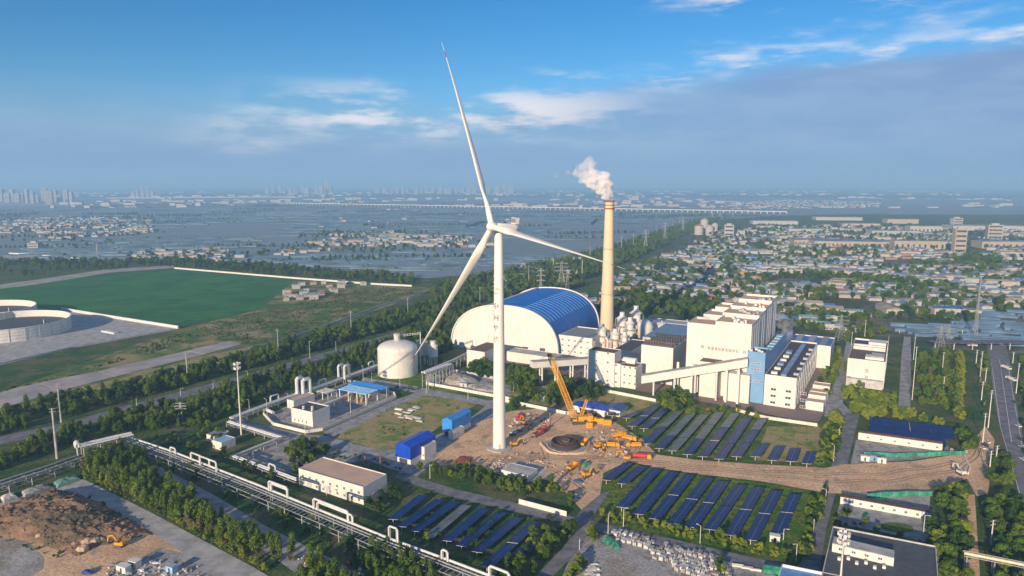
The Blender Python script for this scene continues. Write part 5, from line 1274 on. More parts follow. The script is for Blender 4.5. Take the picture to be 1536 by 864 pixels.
for k, (px, py, s) in enumerate(((132, 817, 2.6), (143, 815, 2.2), (125, 827, 2.4), (152, 812, 1.6), (112, 820, 1.8), (20, 797, 2.2), (33, 799, 2), (46, 801, 2.1), (8, 795, 2), (60, 807, 2))):
    p = G(px, py); m = MB(); m.add([p + Vector(v) * s + UP * s * .4 for v in rk[k % 5].v], rk[k % 5].f)
    m.thing('boulder', M('sandstone', (.52, .36, .24), .9, bump=.1), f'sandy boulder at the foot of the soil mound, {ORD[k]} of the loose ones', 'boulder', 'boulders below the soil mound')
# rubble and building materials
def litter(name, lab, pts, n, mats, smin=.5, smax=2.2, seed=1, hmax=1.0, ang=None, kind='stuff', long_=1.0):
    P_ = [G(*p) for p in pts]; random.seed(seed); m = MB()
    for p in scatter(P_, n):
        s = random.uniform(smin, smax); m.mat(random.randrange(len(mats))).box(p + UP * .12, s * random.uniform(.8, 1.6) * long_, s * random.uniform(.5, 1), random.uniform(.2, hmax), (R_(ang) + random.uniform(-.12, .12)) if ang is not None else random.uniform(0, 3.1))
    o = m.build(name, mats); o['kind'] = kind; o['label'] = lab; return o
litter('yard_debris', 'loose timber and steel lying about the yard', [(720, 690), (760, 660), (830, 690), (900, 695), (905, 705), (870, 735), (830, 710), (750, 705)], 80, [brick, brownroof, greywall, tanroof], .3, 1.2, 2)
litter('yard_debris', 'building material between the trucks', [(880, 640), (940, 645), (960, 675), (900, 690), (880, 670)], 70, [brick, orange, tanroof, greywall], .3, 1.4, 3)
litter('yard_debris', 'timber stacks behind the turbine tower', [(765, 640), (775, 618), (810, 622), (830, 635), (790, 650)], 60, [white, greywall, brownroof, brick], .4, 1.8, 4)
litter('brushwood', 'broken brushwood and rubble at the yard edge', [(730, 700), (752, 690), (760, 700), (745, 712)], 60, [tanroof, greywall], .4, 1.4, 5)
litter('scrap', 'scrap beside the dark track', [(440, 830), (540, 850), (560, 880), (470, 870)], 60, [greywall, brick, white], .4, 1.2, 6)
litter('scrap', 'mixed rubble in the lower left corner', [(160, 850), (200, 840), (300, 850), (310, 880), (160, 880)], 110, [greywall, rubble, white, concrete_d], .4, 1.5, 7)
rdx = random.Random(11)
NUM = ORD + ['eighteenth', 'nineteenth', 'twentieth', 'twenty first', 'twenty second']
def stock(c, ang, w, l, h, mat, lab, grp):
    m = MB(); p = G(*c); u = V(math.cos(ang), math.sin(ang), 0); s = V(-u.y, u.x, 0)
    n = max(2, int(w / .5))
    for j in range(n): m.para(p + s * (j * w / n) + UP * .12, u * (l * rdx.uniform(.85, 1)), s * (w / n * .82), UP * (h * rdx.uniform(.7, 1)))
    m.thing('block_pallet', mat, lab, 'pallet', grp)
k = 0
for row in range(7):
    for col in range(22):
        px = 922 + col * 8.6 + row * 3 ; py = 800 + col * 2.35 + row * 6.3
        if rdx.random() < .14 or (row > 2 and col < 6) or (row > 4 and col < 9) or py > 872 or px > 1085 + row * 4: continue
        stock((px + rdx.uniform(-1, 1), py + rdx.uniform(-1, 1)), R_(62 + rdx.uniform(-8, 8)), rdx.uniform(1.4, 2.0), rdx.uniform(2.2, 3.4), rdx.uniform(.8, 1.9), [white, rubble, concrete, cream, greywall][rdx.randrange(5)], f'pale stone block stack, {ORD[row]} row from the road, {NUM[col]} from the teal tarpaulin', 'pallets of stone blocks'); k += 1
for i, (px, py) in enumerate(((1098, 850), (1112, 853), (1125, 856))): stock((px, py), R_(-14), 1.4, 4.4, .8, cream, f'long pale beam stack right of the pallets, {ORD[i]} one', 'beam stacks')
rdx = random.Random(12)
for i in range(14): stock((598 + rdx.uniform(-8, 26), 616 + rdx.uniform(-5, 16)), R_(-30 + rdx.uniform(-10, 10)), rdx.uniform(1.5, 3), rdx.uniform(4, 8), .8, [white, rubble, greywall][i % 3], f'flat stack of pale sheets on the grass behind the blue sheds, {ORD[i]} in the scatter', 'sheet stacks on the grass')
for i in range(8): stock((876 + rdx.uniform(-2, 10), 850 + i * 2.6), R_(10 + rdx.uniform(-14, 14)), 1.0, 4, .7, [white, greywall][i % 2], f'pale pipe bundle stacked beside the lower road, {ORD[i]} from the top', 'pipe bundles')
stock((1145, 860), R_(-14), 3, 8, 2.4, greennet, 'green container beside the lower solar road', 'containers')
for i, (px, py, w, mt, lab) in enumerate(((186, 858, 5, white, 'largest white cabin at the bottom left rubble'), (203, 850, 4, white, 'white cabin behind the largest one at the rubble'), (258, 858, 3.5, paleblue, 'pale blue crate beside the rubble'), (1297, 691, 4.2, white, 'white container box at the near end of the green net'), (1311, 691, 6.5, blueclad, 'blue container box between two white ones'), (1322, 694, 4.2, white, 'white container box right of the blue one'), (1162, 812, 4, white, 'white inverter box at the corner of the lower solar field'), (811, 600, 7, white, 'small white hut in the bushes behind the yard wall'), (696, 580, 6, greywall, 'pale container in the ash yard'))):
    p = G(px, py); t = thing('container', lab, 'container', p); m = MB(); m.box(p + UP * .2, w, 2.6, 2.6, R_(-22)); m.build('box', mt, t)
    m = MB(); m.box(p + UP * 2.81, w + .3, 2.9, .2, R_(-22)); m.build('roof', greyroof if mt != white else white, t)
    u = V(math.cos(R_(-22)), math.sin(R_(-22)), 0); s = V(-u.y, u.x, 0); m = MB(); m.para(p - s * 1.33 - u * .4 + UP * .3, u * .9, s * .03, UP * 2); m.build('door', dsteel, t)
# red pipes by the royal blue shed, and the upright one in the shade
for px, py, h, lab in ((548, 700, 6, 'shorter rusty red vent pipe behind the service building'), (571, 706, 8, 'taller rusty red vent pipe behind the service building'), (523, 854, 3.2, 'red hydrant post standing in the shade by the dark track'), (825, 640, 9, 'thin pale post at the back of the construction yard')):
    p = G(px, py); m = MB(); m.lathe(p, [(.5, 0), (.5, .6), (.35, .7), (.35, h - .6), (.55, h - .5), (.55, h)], 10); m.thing('vent_pipe', red if h < 4 else brick, lab, 'pipe')
# round yellow tank
p = G(787, 641); 
heap('dark moss green pond cover in the walled yard', [(1292, 772), (1300, 768), (1306, 772), (1300, 776)], .5, greennet, 'cover', 'cover')
p = G(1345, 792); m = MB(); m.lathe(p, [(7, .2), (6.8, .5)], 28)
for v in range(len(m.v)): x, y, z = m.v[v]; m.v[v] = (x, p.y + (y - p.y) * .6, z)
m.thing('round_lawn', g_green, 'round planted bed in the walled yard', 'flower bed')

# ============================================================ POLES, LAMPS, PYLONS
def pole(px, py, top, lab, r=.28, arms=2, name='power_pole', mt=concrete, grp='concrete power poles'):
    p = G(px, py); h = zat(p, top); t = thing(name, lab, 'pole', p, grp)
    m = MB(); m.tube([p, p + UP * h], r, 8, r1=r * .6); m.build('shaft', mt, t)
    for k in range(arms):
        m = MB(); z = h - .6 - 1.6 * k; m.beam(p + UP * z - V(1.4, .5, 0), p + UP * z + V(1.4, .5, 0), .18)
        for f in (-1, -.5, .5, 1): m.lathe(p + UP * z + V(1.35, .48, 0) * f, [(.12, .1), (.12, .5)], 6)
        m.build('crossarm', steel, t)
pl = [(86, 688, 612, 'thick concrete pole nearest the low pipe rack', .75), (92, 634, 575, 'concrete pole by the dark road behind the thick pole', .5), (282, 576, 527, 'concrete pole between scrub and trees near the apron end', .5), (418, 536, 493, 'concrete pole beside the grey boundary wall, largest there', .5),
      (527, 500, 466, 'concrete pole at the middle of the grey boundary wall', .45), (612, 473, 445, 'concrete pole beyond the grey boundary wall bend', .45), (147, 392, 365, 'pale mast at the end of the white farm wall', 1.0), (720, 455, 430, 'concrete pole near the wall end behind the turbine blade', .45),
      (873, 421, 390, 'tall white pole left of the chimney', .9), (830, 408, 387, 'white pole in the trees near the pylons', .7), (885, 389, 370, 'white pole farther along the railway trees', .7), (793, 428, 398, 'thin white pole above the blue vault', .5), (932, 374, 353, 'white pole just beyond the chimney', .6), (950, 367, 350, 'white pole along the railway belt', .6), (984, 353, 338, 'small white pole in the far belt', .6), (1009, 343, 327, 'white pole where the far belt narrows', .6), (1019, 337, 326, 'farthest white pole in the belt', .6)]
for px, py, top, lab, r in pl: pole(px, py, top, lab, r)
for i, (px, py, top) in enumerate(((1474, 664, 620), (1483, 716, 676), (1493, 699, 668), (1486, 817, 780), (1482, 642, 585), (1472, 600, 572), (1470, 565, 527), (1477, 580, 552), (1524, 590, 545), (1519, 545, 528), (1443, 505, 495), (1464, 545, 525))):
    pole(px, py, top, f'white insulator pole beside the highway, {nm2[i]} in the uneven line', .32, 2, mt=white, grp='white poles by the highway')
for i, (px, py, top) in enumerate(((1349, 500, 495), (1370, 540, 505), (1368, 600, 520), (1413, 560, 528), (1415, 585, 565), (1277, 518, 498), (1297, 505, 480))):
    pole(px, py, top, f'thin white pole near the office block, {nm2[i]} from the gate', .25, 1, mt=white, grp='thin poles by the office block')
def street_lamp(px, py, top, lab, deg=0.0, n=1):
    p = G(px, py); h = max(5.0, zat(p, top)); t = thing('street_lamp', lab, 'street lamp', p, 'street lamps')
    m = MB(); m.tube([p, p + UP * h], .16, 6, r1=.1); m.build('pole', white, t)
    for k in range(n):
        a = R_(deg + 180 * k); d_ = V(math.cos(a), math.sin(a), 0); m = MB(); m.beam(p + UP * h, p + UP * (h + .3) + d_ * 1.5, .1); m.build('arm', white, t)
        m = MB(); m.para(p + UP * (h + .2) + d_ * 1.2 - V(-d_.y, d_.x, 0) * .2, d_ * .9, V(-d_.y, d_.x, 0) * .4, UP * .16); m.build('lamp_head', white, t)
lp = [(935, 790, 763), (912, 801, 773), (1050, 815, 789), (1194, 842, 816), (869, 825, 813), (1175, 810, 798), (1258, 661, 642), (1250, 692, 668), (1238, 757, 734), (1220, 800, 778), (645, 718, 697), (380, 690, 678), (458, 652, 637), (401, 625, 599), (526, 620, 595), (580, 597, 582), (600, 583, 568), (640, 590, 570), (545, 574, 550), (558, 576, 556), (702, 600, 581), (1385, 800, 773), (815, 575, 552), (770, 588, 575), (374, 614, 600), (432, 600, 594), (205, 608, 598), (271, 594, 583), (320, 583, 573), (372, 572, 558), (423, 562, 548), (504, 525, 512), (465, 540, 512), (42, 670, 658), (218, 594, 580), (330, 560, 544), (490, 745, 730), (212, 742, 725), (278, 750, 737)]
wh = ['upper solar field corner', 'pallet yard', 'middle of the lower solar field', 'far corner of the solar field road', 'lower road bend', 'inverter box', 'junction by the cars', 'upper field end', 'earth road crossing', 'field hedge', 'hoarding road', 'gravel yard', 'compound corner', 'compound drum', 'blue canopy', 'compound end', 'domed tank', 'ash yard', 'pipe rack', 'tank lawn', 'ash yard wall', 'walled yard', 'conveyor', 'turbine trees', 'rack bend', 'compound back', 'dark road start', 'dark road', 'dark road trees', 'floodlight mast', 'dark road middle', 'dark road bend', 'belt between roads', 'left road end', 'left belt', 'mast road', 'service building', 'hedge', 'dark track']
for i, (a, b_, c) in enumerate(lp): street_lamp(a, b_, c, f'slim white street lamp standing by the {wh[i]}', (i * 67) % 360)
def mast(px, py, top, lab, r=.5):
    p = G(px, py); h = zat(p, top); t = thing('floodlight_mast', lab, 'mast', p); m = MB(); m.tube([p, p + UP * h], r, 8, r1=r * .5); m.build('pole', white, t)
    for z in (h - .5, h - 3.2):
        m = MB(); m.lathe(p, [(1.6, z), (1.7, z + .2)], 12); m.build('ring', white, t)
        for k in range(7):
            a = 2 * math.pi * k / 7; m = MB(); m.box(p + V(1.9 * math.cos(a), 1.9 * math.sin(a), z - .3), .5, 1.0, 1.2, a); m.build('floodlight', white, t)
mast(362, 652, 545, 'tall floodlight mast crowned with two lamp rings', .55)
mast(1258, 905, 800, 'floodlight mast standing before the dark roofed corner block', .45)
def pylon(px, py, top, lab, w=7.0, cols=steel):
    p = G(px, py); h = zat(p, top); t = thing('pylon', lab, 'pylon', p, 'lattice pylons')
    m = MB(); k = max(.2, min(.42, h * .010)) * (.6 if w < 3.5 else 1)
    m.lattice(p, p + UP * h * .55, w, w * .35, 5, k); m.lattice(p + UP * h * .55, p + UP * h, w * .35, w * .12, 5, k * .8); m.build('tower', cols, t)
    for z in (.62, .77, .92):
        m = MB(); a = w * (.95 if z < .9 else .75); o = p + UP * h * z
        m.beam(o - V(a, 0, 0), o + V(a, 0, 0), k * 1.2); m.beam(o - V(a, 0, 0), o + UP * h * .06, k * .7); m.beam(o + V(a, 0, 0), o + UP * h * .06, k * .7); m.build('crossarm', cols, t)
for px, py, top, lab, w in ((842, 430, 392, 'wide lattice pylon left of the chimney, nearer of the pair', 12), (851, 437, 403, 'narrow lattice pylon directly in front of the wide one', 6), (968, 374, 344, 'green grey pylon in the railway belt near the chimney', 9), (997, 361, 333, 'tall pylon in the railway belt', 9), (1024, 350, 325, 'pylon near the end of the railway belt', 9), (1068, 328, 312, 'small distant pylon at the viaduct', 9), (811, 452, 402, 'slender pylon above the coal hall roof', 6),
        (1260, 510, 472, 'grey lattice pylon left of the office block', 8), (1409, 526, 488, 'lattice pylon before the long greenhouses', 8), (1421, 518, 486, 'lattice pylon overlapping another before the greenhouses', 7), (1462, 508, 415, 'very thin tall mast over the greenhouses', 3), (272, 630, 603, 'small lattice pylon in the bushes behind the racks', 4), (745, 460, 420, 'pylon hidden behind the turbine tower', 6), (1080, 326, 312, 'faint pylon beyond the railway belt', 9), (1099, 325, 313, 'faint farthest pylon by the viaduct', 9), (1507, 400, 375, 'pylon at the far right factory road', 10)):
    pylon(px, py, top, lab, w)
# parking canopy over the far junction
c_ = G(1448, 525); t = thing('parking_canopy', 'dark canopy spanning the far end of the highway', 'canopy', c_)
for k in range(4): m = MB(); m.para(c_ - V(28, 0, 0) + V(22 * k, 0, 6), V(20, 0, 0), V(0, 12, 0), UP * .5); m.build('roof', M('purple_grey', (.14, .12, .16), .7), t)
for k in range(6): m = MB(); m.beam(c_ + V(-27 + 17 * k, 1, 0), c_ + V(-27 + 17 * k, 1, 6), .5); m.build('column', white, t)
# ============================================================ VEGETATION
def crown_mesh(name, seed, n, rx, rz, zc, mat, leaf=.55, lumps=9, shape='round'):
    rd = random.Random(seed); L = []
    for k in range(lumps):
        z = rd.uniform(-1, 1); rad = math.sqrt(max(0, 1 - z * z)) * rd.uniform(.3, .75)
        if shape == 'cone': rad *= (1 - (z + 1) * .38)
        if shape == 'col': rad *= .7
        a = rd.uniform(0, 6.28); L.append((V(rx * rad * math.cos(a), rx * rad * math.sin(a), zc + rz * z * .78), rd.uniform(.28, .5)))
    vs = []; fs = []
    for i in range(n):
        c, s = L[rd.randrange(lumps)]; d = V(rd.gauss(0, 1), rd.gauss(0, 1), rd.gauss(0, 1)).normalized()
        r = rd.uniform(.55, 1.05); p = c + V(d.x * rx * s * r, d.y * rx * s * r, d.z * rz * s * r * .9)
        if p.z < .25: p.z = .25 + rd.random() * .4
        nrm = (d + V(rd.gauss(0, .5), rd.gauss(0, .5), rd.gauss(0, .5) + .3)).normalized(); x = nrm.cross(V(rd.gauss(0, 1), rd.gauss(0, 1), rd.gauss(0, 1))).normalized(); y = nrm.cross(x)
        w = leaf * rd.uniform(.5, 1.15); q = len(vs)
        vs += [p + x * w, p + y * w * .7, p - x * w * .9 + nrm * w * .2, p - y * w * .75]; fs.append((q, q + 1, q + 2, q + 3))
    me = bpy.data.meshes.new(name); me.from_pydata([tuple(v) for v in vs], [], fs); me.materials.append(mat); return me
def trunk_mesh(seed, h, r):
    rd = random.Random(seed); m = MB(); m.tube([V(0, 0, 0), V(rd.uniform(-.2, .2), .1, h * .5), V(rd.uniform(-.3, .3), 0, h)], r, 6, r1=r * .35)
    for k in range(4): a = rd.uniform(0, 6.28); z = h * rd.uniform(.35, .7); m.tube([V(0, 0, z), V(math.cos(a) * h * .22, math.sin(a) * h * .22, z + h * .25)], r * .4, 5, r1=r * .12)
    return m.mesh('trunk', bark)
KINDS = {}   # kind of tree: crown and trunk meshes
def kind(k, seed, n, rx, rz, zc, mat, th, leaf, lumps=9, shape='round'):
    KINDS[k] = [(crown_mesh('crown', seed + 10 * j, n, rx, rz, zc, mat, leaf, lumps, shape), trunk_mesh(seed + 10 * j, th, .14 + rx * .03)) for j in range(2)]
kind('broad', 1, 1000, 3.4, 2.9, 4.0, leaf_mid, 4.6, .42, 13)
kind('dark', 2, 900, 3.0, 3.0, 3.8, leaf_dark, 4.4, .42, 11)
kind('poplar', 3, 900, 1.9, 4.2, 4.8, leaf_mid, 6.0, .36, 15, 'col')
kind('yellow', 4, 1000, 2.8, 2.6, 3.4, leaf_yel, 3.8, .38, 12)
kind('young', 5, 600, 1.5, 2.2, 2.9, leaf_yel, 3.4, .30, 9, 'cone')
kind('dry', 6, 500, 1.9, 2.5, 3.2, leaf_dry, 3.8, .34, 9, 'col')
kind('shrub', 7, 420, 1.7, 1.1, 1.2, leaf_mid, 1.2, .32, 7)
kind('lowdark', 8, 420, 2.0, 1.2, 1.2, leaf_dark, 1.2, .36, 7)
TREES = []
def grove(px_poly, spacing, mixk, smin, smax, where, seed):
    P_ = [G(*p) for p in px_poly]; random.seed(seed); n = int(area(P_) / spacing ** 2)
    for p in scatter(P_, n):
        if noise.noise(p * .03 + V(seed, 0, 0)) < -.38: continue
        TREES.append((p, mixk[random.randrange(len(mixk))], random.uniform(smin, smax), where))
def line_trees(a, b, step, mixk, smin, smax, where, seed, jit=1.0):
    a = G(*a); b = G(*b); random.seed(seed); n = int((b - a).length / step)
    for i in range(n + 1): TREES.append((a.lerp(b, i / max(1, n)) + V(random.uniform(-jit, jit), random.uniform(-jit, jit), 0), mixk[random.randrange(len(mixk))], random.uniform(smin, smax), where))
D, B_, P, Yw, Yg, Dr, Sh, Ld = 'dark', 'broad', 'poplar', 'yellow', 'young', 'dry', 'shrub', 'lowdark'
grove([(134, 716), (128, 700), (160, 690), (215, 705), (270, 745), (330, 785), (400, 820), (470, 850), (540, 890), (480, 900), (390, 850), (228, 766)], 2.5, [P, P, B_, Dr, Yg, P, Sh], .6, 1.3, 'shrub hedge beside the concrete road', 1)
grove([(200, 660), (330, 712), (470, 775), (585, 820), (690, 864), (640, 900), (540, 855), (440, 800), (380, 770), (300, 730), (210, 695)], 6.5, [Ld, D, Sh, B_, Ld], .5, .9, 'shaded strip beside the dark track', 2)
grove([(515, 815), (560, 812), (625, 845), (670, 880), (560, 880)], 4.0, [P, B_, D], .7, 1.0, 'clump below the pipe rack at the bottom', 3)
grove([(-40, 640), (90, 600), (190, 582), (360, 538), (480, 502), (600, 470), (690, 444), (720, 458), (600, 492), (480, 526), (330, 566), (200, 600), (100, 628), (-40, 665)], 4.3, [D, D, P, B_, Ld], .5, 1.35, 'dark belt between boundary wall and road', 4)
grove([(-40, 690), (100, 650), (206, 620), (336, 584), (486, 542), (606, 506), (700, 478), (690, 520), (670, 530), (562, 548), (508, 562), (444, 585), (400, 600), (344, 622), (300, 640), (200, 648), (120, 664), (50, 690), (-40, 718)], 4.3, [D, D, B_, P, P, Ld], .5, 1.25, 'dark belt between road and pipe racks', 5)
grove([(200, 650), (300, 645), (340, 640), (350, 682), (440, 722), (430, 735), (330, 700)], 6.5, [D, B_, Ld, Sh], .5, .95, 'bushes between the two pipe racks', 6)
grove([(425, 665), (480, 668), (500, 690), (460, 700), (440, 712)], 5.0, [D, B_], .7, 1.0, 'dark clump beside the service building', 7)
grove([(548, 756), (585, 738), (600, 722), (632, 734), (600, 755), (560, 775)], 5, [D, B_, Sh], .5, .9, 'bushes at the end of the service building', 8)
grove([(600, 716), (640, 705), (650, 712), (700, 722), (776, 745), (850, 765), (866, 765), (842, 735), (800, 722), (740, 712), (690, 700), (650, 700)], 3.6, [B_, D, Yw, P, B_], .45, .8, 'thicket between the yard and the hoarding road', 9)
grove([(560, 770), (640, 735), (700, 745), (860, 788), (870, 795), (800, 880), (640, 860)], 9, [Ld, Sh, Sh, D], .3, .7, 'undergrowth in the shaded solar field', 10)
grove([(800, 805), (850, 785), (862, 800), (820, 840), (770, 880), (735, 880), (760, 850)], 4.2, [B_, D, Yw], .6, .95, 'trees by the shaded solar field road', 11)
line_trees((640, 815), (652, 818), 5, [B_, Yw], .8, .9, 'round tree behind the pipe rack', 12)
line_trees((905, 775), (1010, 797), 2.6, [Yw, Sh, Yw], .42, .75, 'bright hedge below the solar rows', 13)
line_trees((1010, 797), (1198, 838), 2.8, [Yw, Sh, Yw, B_], .45, .85, 'bright hedge below the solar rows', 14)
line_trees((908, 782), (1196, 844), 3.4, [Yw, Sh], .35, .6, 'bright hedge below the solar rows', 15)
grove([(1196, 838), (1218, 745), (1240, 738), (1232, 785), (1216, 835)], 3.6, [B_, D, Yw], .55, .85, 'tree column beside the solar field end road', 16)
grove([(1226, 700), (1236, 650), (1246, 628), (1262, 622), (1264, 650), (1252, 700)], 4.0, [B_, D, Yw], .6, .95, 'tree column beside the upper field end road', 17)
line_trees((1252, 632), (1258, 640), 4, [Yw], 1.1, 1.3, 'round yellow green tree at the road junction', 18)
grove([(1290, 628), (1300, 612), (1430, 632), (1428, 642), (1310, 626), (1300, 640)], 4.2, [Yw, Yw, B_], .65, .95, 'bright tree row behind the solar canopy', 19)
grove([(1264, 600), (1270, 545), (1288, 540), (1290, 590), (1345, 600), (1342, 618), (1280, 622)], 4.4, [Yw, B_, Yw], .7, 1.05, 'bright trees around the office block', 20)
grove([(1372, 545), (1425, 520), (1432, 620), (1372, 612)], 6, [B_, D, Dr, B_], .7, 1.2, 'mixed wood behind the office block', 21)
line_trees((1438, 630), (1442, 535), 6.5, [Yw], .9, 1.25, 'straight bright tree row before the highway', 22, 1.5)
line_trees((1434, 628), (1438, 535), 7.5, [Yw, B_], .8, 1.1, 'straight bright tree row before the highway', 23, 1.5)
grove([(1432, 660), (1436, 625), (1462, 628), (1466, 680), (1450, 684)], 5, [D, B_], .8, 1.1, 'dark tree block by the solar canopy end', 24)
grove([(1400, 745), (1452, 735), (1458, 800), (1452, 900), (1400, 900), (1396, 800)], 4.6, [D, B_, D, Yw], .75, 1.15, 'dark wood right of the corner block', 25)
grove([(1486, 690), (1515, 690), (1545, 800), (1560, 900), (1500, 900), (1478, 760)], 4.6, [D, B_, D], .7, 1.1, 'dark wood strip beside the highway', 26)
grove([(1466, 540), (1482, 540), (1486, 640), (1470, 640)], 7, [Sh, B_, Yg], .6, 1.0, 'roadside shrubs along the highway', 27)
grove([(1530, 540), (1620, 540), (1640, 760), (1545, 720)], 8, [B_, D, Sh], .6, 1.1, 'trees beyond the highway', 28)
grove([(1250, 788), (1262, 770), (1330, 800), (1396, 812), (1392, 824), (1300, 802), (1256, 796)], 3.4, [Sh, B_, Sh], .4, .7, 'hedge between the walled yard and corner block', 29)
grove([(700, 565), (712, 548), (738, 552), (736, 575)], 5, [B_, D], 1.1, 1.5, 'bushy trees in front of the coal hall', 30)
grove([(760, 580), (768, 555), (806, 562), (808, 585), (775, 596)], 5, [B_, D, B_], .8, 1.2, 'trees behind the turbine tower', 31)
grove([(765, 618), (760, 600), (800, 590), (830, 595), (840, 612), (800, 606)], 5, [B_, D, Sh], .6, 1.0, 'bushes at the back of the yard wall', 32)
grove([(812, 582), (860, 578), (908, 588), (912, 598), (860, 600), (815, 596)], 4.4, [D, B_, D], .9, 1.25, 'dense trees below the white conveyor gallery', 33)
grove([(985, 605), (990, 588), (1024, 594), (1036, 612), (1010, 622)], 4.5, [D, B_, Yw], .9, 1.25, 'trees under the sloping conveyor gallery', 34)
grove([(1030, 620), (1095, 612), (1140, 622), (1140, 630), (1100, 618), (1040, 628)], 5, [B_, Yw, D], .4, .8, 'low trees along the plant front', 35)
grove([(1226, 600), (1230, 560), (1258, 520), (1262, 545), (1240, 612)], 6, [B_, D, Yw], .6, 1.0, 'trees beside the turbine hall', 36)
grove([(568, 585), (600, 578), (640, 582), (600, 592)], 6, [Sh, Ld], .5, .9, 'shrubs at the foot of the domed tank', 37)
grove([(640, 550), (700, 525), (750, 548), (690, 560)], 7, [Sh, D], .5, .9, 'bushes between tank and coal hall', 38)
grove([(600, 500), (680, 470), (800, 440), (860, 420), (880, 430), (760, 460), (690, 500), (665, 525)], 7, [D, B_], .8, 1.2, 'dark belt behind the coal hall', 39)
grove([(895, 470), (910, 430), (1000, 445), (1080, 455), (1040, 480), (940, 465)], 8, [D, B_], .8, 1.2, 'dark trees behind the chimney', 40)
grove([(1170, 500), (1200, 465), (1300, 480), (1330, 500), (1280, 520), (1240, 500)], 9, [D, B_], .8, 1.3, 'trees behind the turbine hall', 41)
grove([(640, 440), (665, 428), (760, 408), (840, 392), (900, 376), (1000, 345), (1052, 330), (1080, 329), (1050, 346), (960, 385), (900, 415), (800, 440), (720, 458)], 10, [D, B_, P], 1.0, 1.6, 'railway tree belt', 42)
grove([(262, 401), (200, 396), (0, 400), (0, 392), (260, 390), (430, 400), (620, 416), (650, 428), (560, 425), (440, 416)], 13, [D, B_], .9, 1.5, 'tree belt beyond the green field', 43)
grove([(0, 590), (120, 560), (268, 500), (300, 505), (250, 525), (60, 572), (-60, 600)], 3.6, [Sh, Ld, Sh], .4, .9, 'scrub beside the concrete apron', 44)
grove([(268, 500), (400, 466), (560, 430), (630, 436), (480, 490), (362, 528), (366, 512)], 5, [Sh, Ld, Sh, Dr], .3, .8, 'scrub in the dry field', 45)
line_trees((560, 690), (600, 705), 4, [Sh], .4, .7, 'shrubs by the royal blue shed', 46)
grove([(500, 655), (600, 604), (700, 604), (650, 640), (600, 672)], 9, [Sh, Sh, Ld], .25, .55, 'weeds on the field behind the compound', 47)
grove([(880, 800), (900, 790), (912, 795), (900, 812), (884, 814)], 3.5, [Yw, B_], .6, .8, 'bushes at the road fork by the pallets', 48)
grove([(870, 835), (880, 830), (880, 860), (850, 880), (840, 870)], 4, [B_, Yw], .5, .8, 'bushes beside the lower road', 49)
grove([(1072, 850), (1084, 848), (1090, 864), (1072, 880)], 3, [Yw, D], .6, .9, 'bush between pallets and beams', 50)
grove([(930, 640), (1000, 605), (1150, 625), (1220, 640), (1240, 690), (1000, 682)], 7, [Sh], .18, .42, 'weeds in the upper solar field', 51)
grove([(900, 745), (980, 706), (1236, 742), (1200, 838), (910, 780)], 6, [Sh], .18, .42, 'weeds in the lower solar field', 52)
grove([(110, 735), (150, 752), (232, 798), (215, 806), (160, 770)], 4, [Ld, Sh], .3, .6, 'weeds at the shaded side of the soil mound', 53)
grove([(-40, 806), (0, 806), (70, 822), (100, 832), (80, 840), (0, 810)], 3, [Ld, Sh], .3, .55, 'weeds at the foot of the soil mound', 54)

line_trees((128, 716), (232, 766), 2.6, [Yw, Sh, Sh], .4, .7, 'low growth lining the concrete road', 55, .8)
line_trees((232, 766), (400, 858), 2.6, [Yw, Sh, Sh], .4, .7, 'low growth lining the concrete road', 56, .8)
grove([(120, 705), (125, 685), (200, 680), (230, 700), (180, 712)], 3.2, [P, B_, Yw, Dr], .6, 1.1, 'shrub hedge beside the concrete road', 57)
grove([(430, 664), (470, 662), (560, 688), (520, 700)], 6, [Sh, Ld], .5, .9, 'bushes behind the service building', 58)
camp = V(0, 0, CAM_H)
def in_view(p, mg=80):
    d = p.y * cp + CAM_H * sp
    if d < 20: return False
    x = 768 + FPX * p.x / d; v = (p.y * sp - CAM_H * cp) / d; y = 432 - FPX * v
    return -mg < x < 1536 + mg and y < 864 + 110
TREES = [t for t in TREES if in_view(t[0])]
SZ = {'broad': 7, 'dark': 7, 'poplar': 9, 'yellow': 6, 'young': 5, 'dry': 6, 'shrub': 2.4, 'lowdark': 2.4}
TREES.sort(key=lambda t: -SZ[t[1]] * t[2] / (t[0] - camp).length if in_view(t[0], -4) and (t[0].y * sp - CAM_H * cp) / (t[0].y * cp + CAM_H * sp) > -.42 else 0)
LAB = {'broad': 'green tree', 'dark': 'dark tree', 'poplar': 'narrow tree', 'yellow': 'bright tree', 'young': 'pointed tree', 'dry': 'dry tree', 'shrub': 'low green shrub', 'lowdark': 'low dark bush'}
EXT = {}
for p, k, s, where in TREES:
    e = EXT.setdefault(where, ([1e9, -1e9], [1e9, -1e9])); e[0][0] = min(e[0][0], p.x); e[0][1] = max(e[0][1], p.x); e[1][0] = min(e[1][0], p.y); e[1][1] = max(e[1][1], p.y)
first = {}
stuff = {}
nt = 0
random.seed(99)
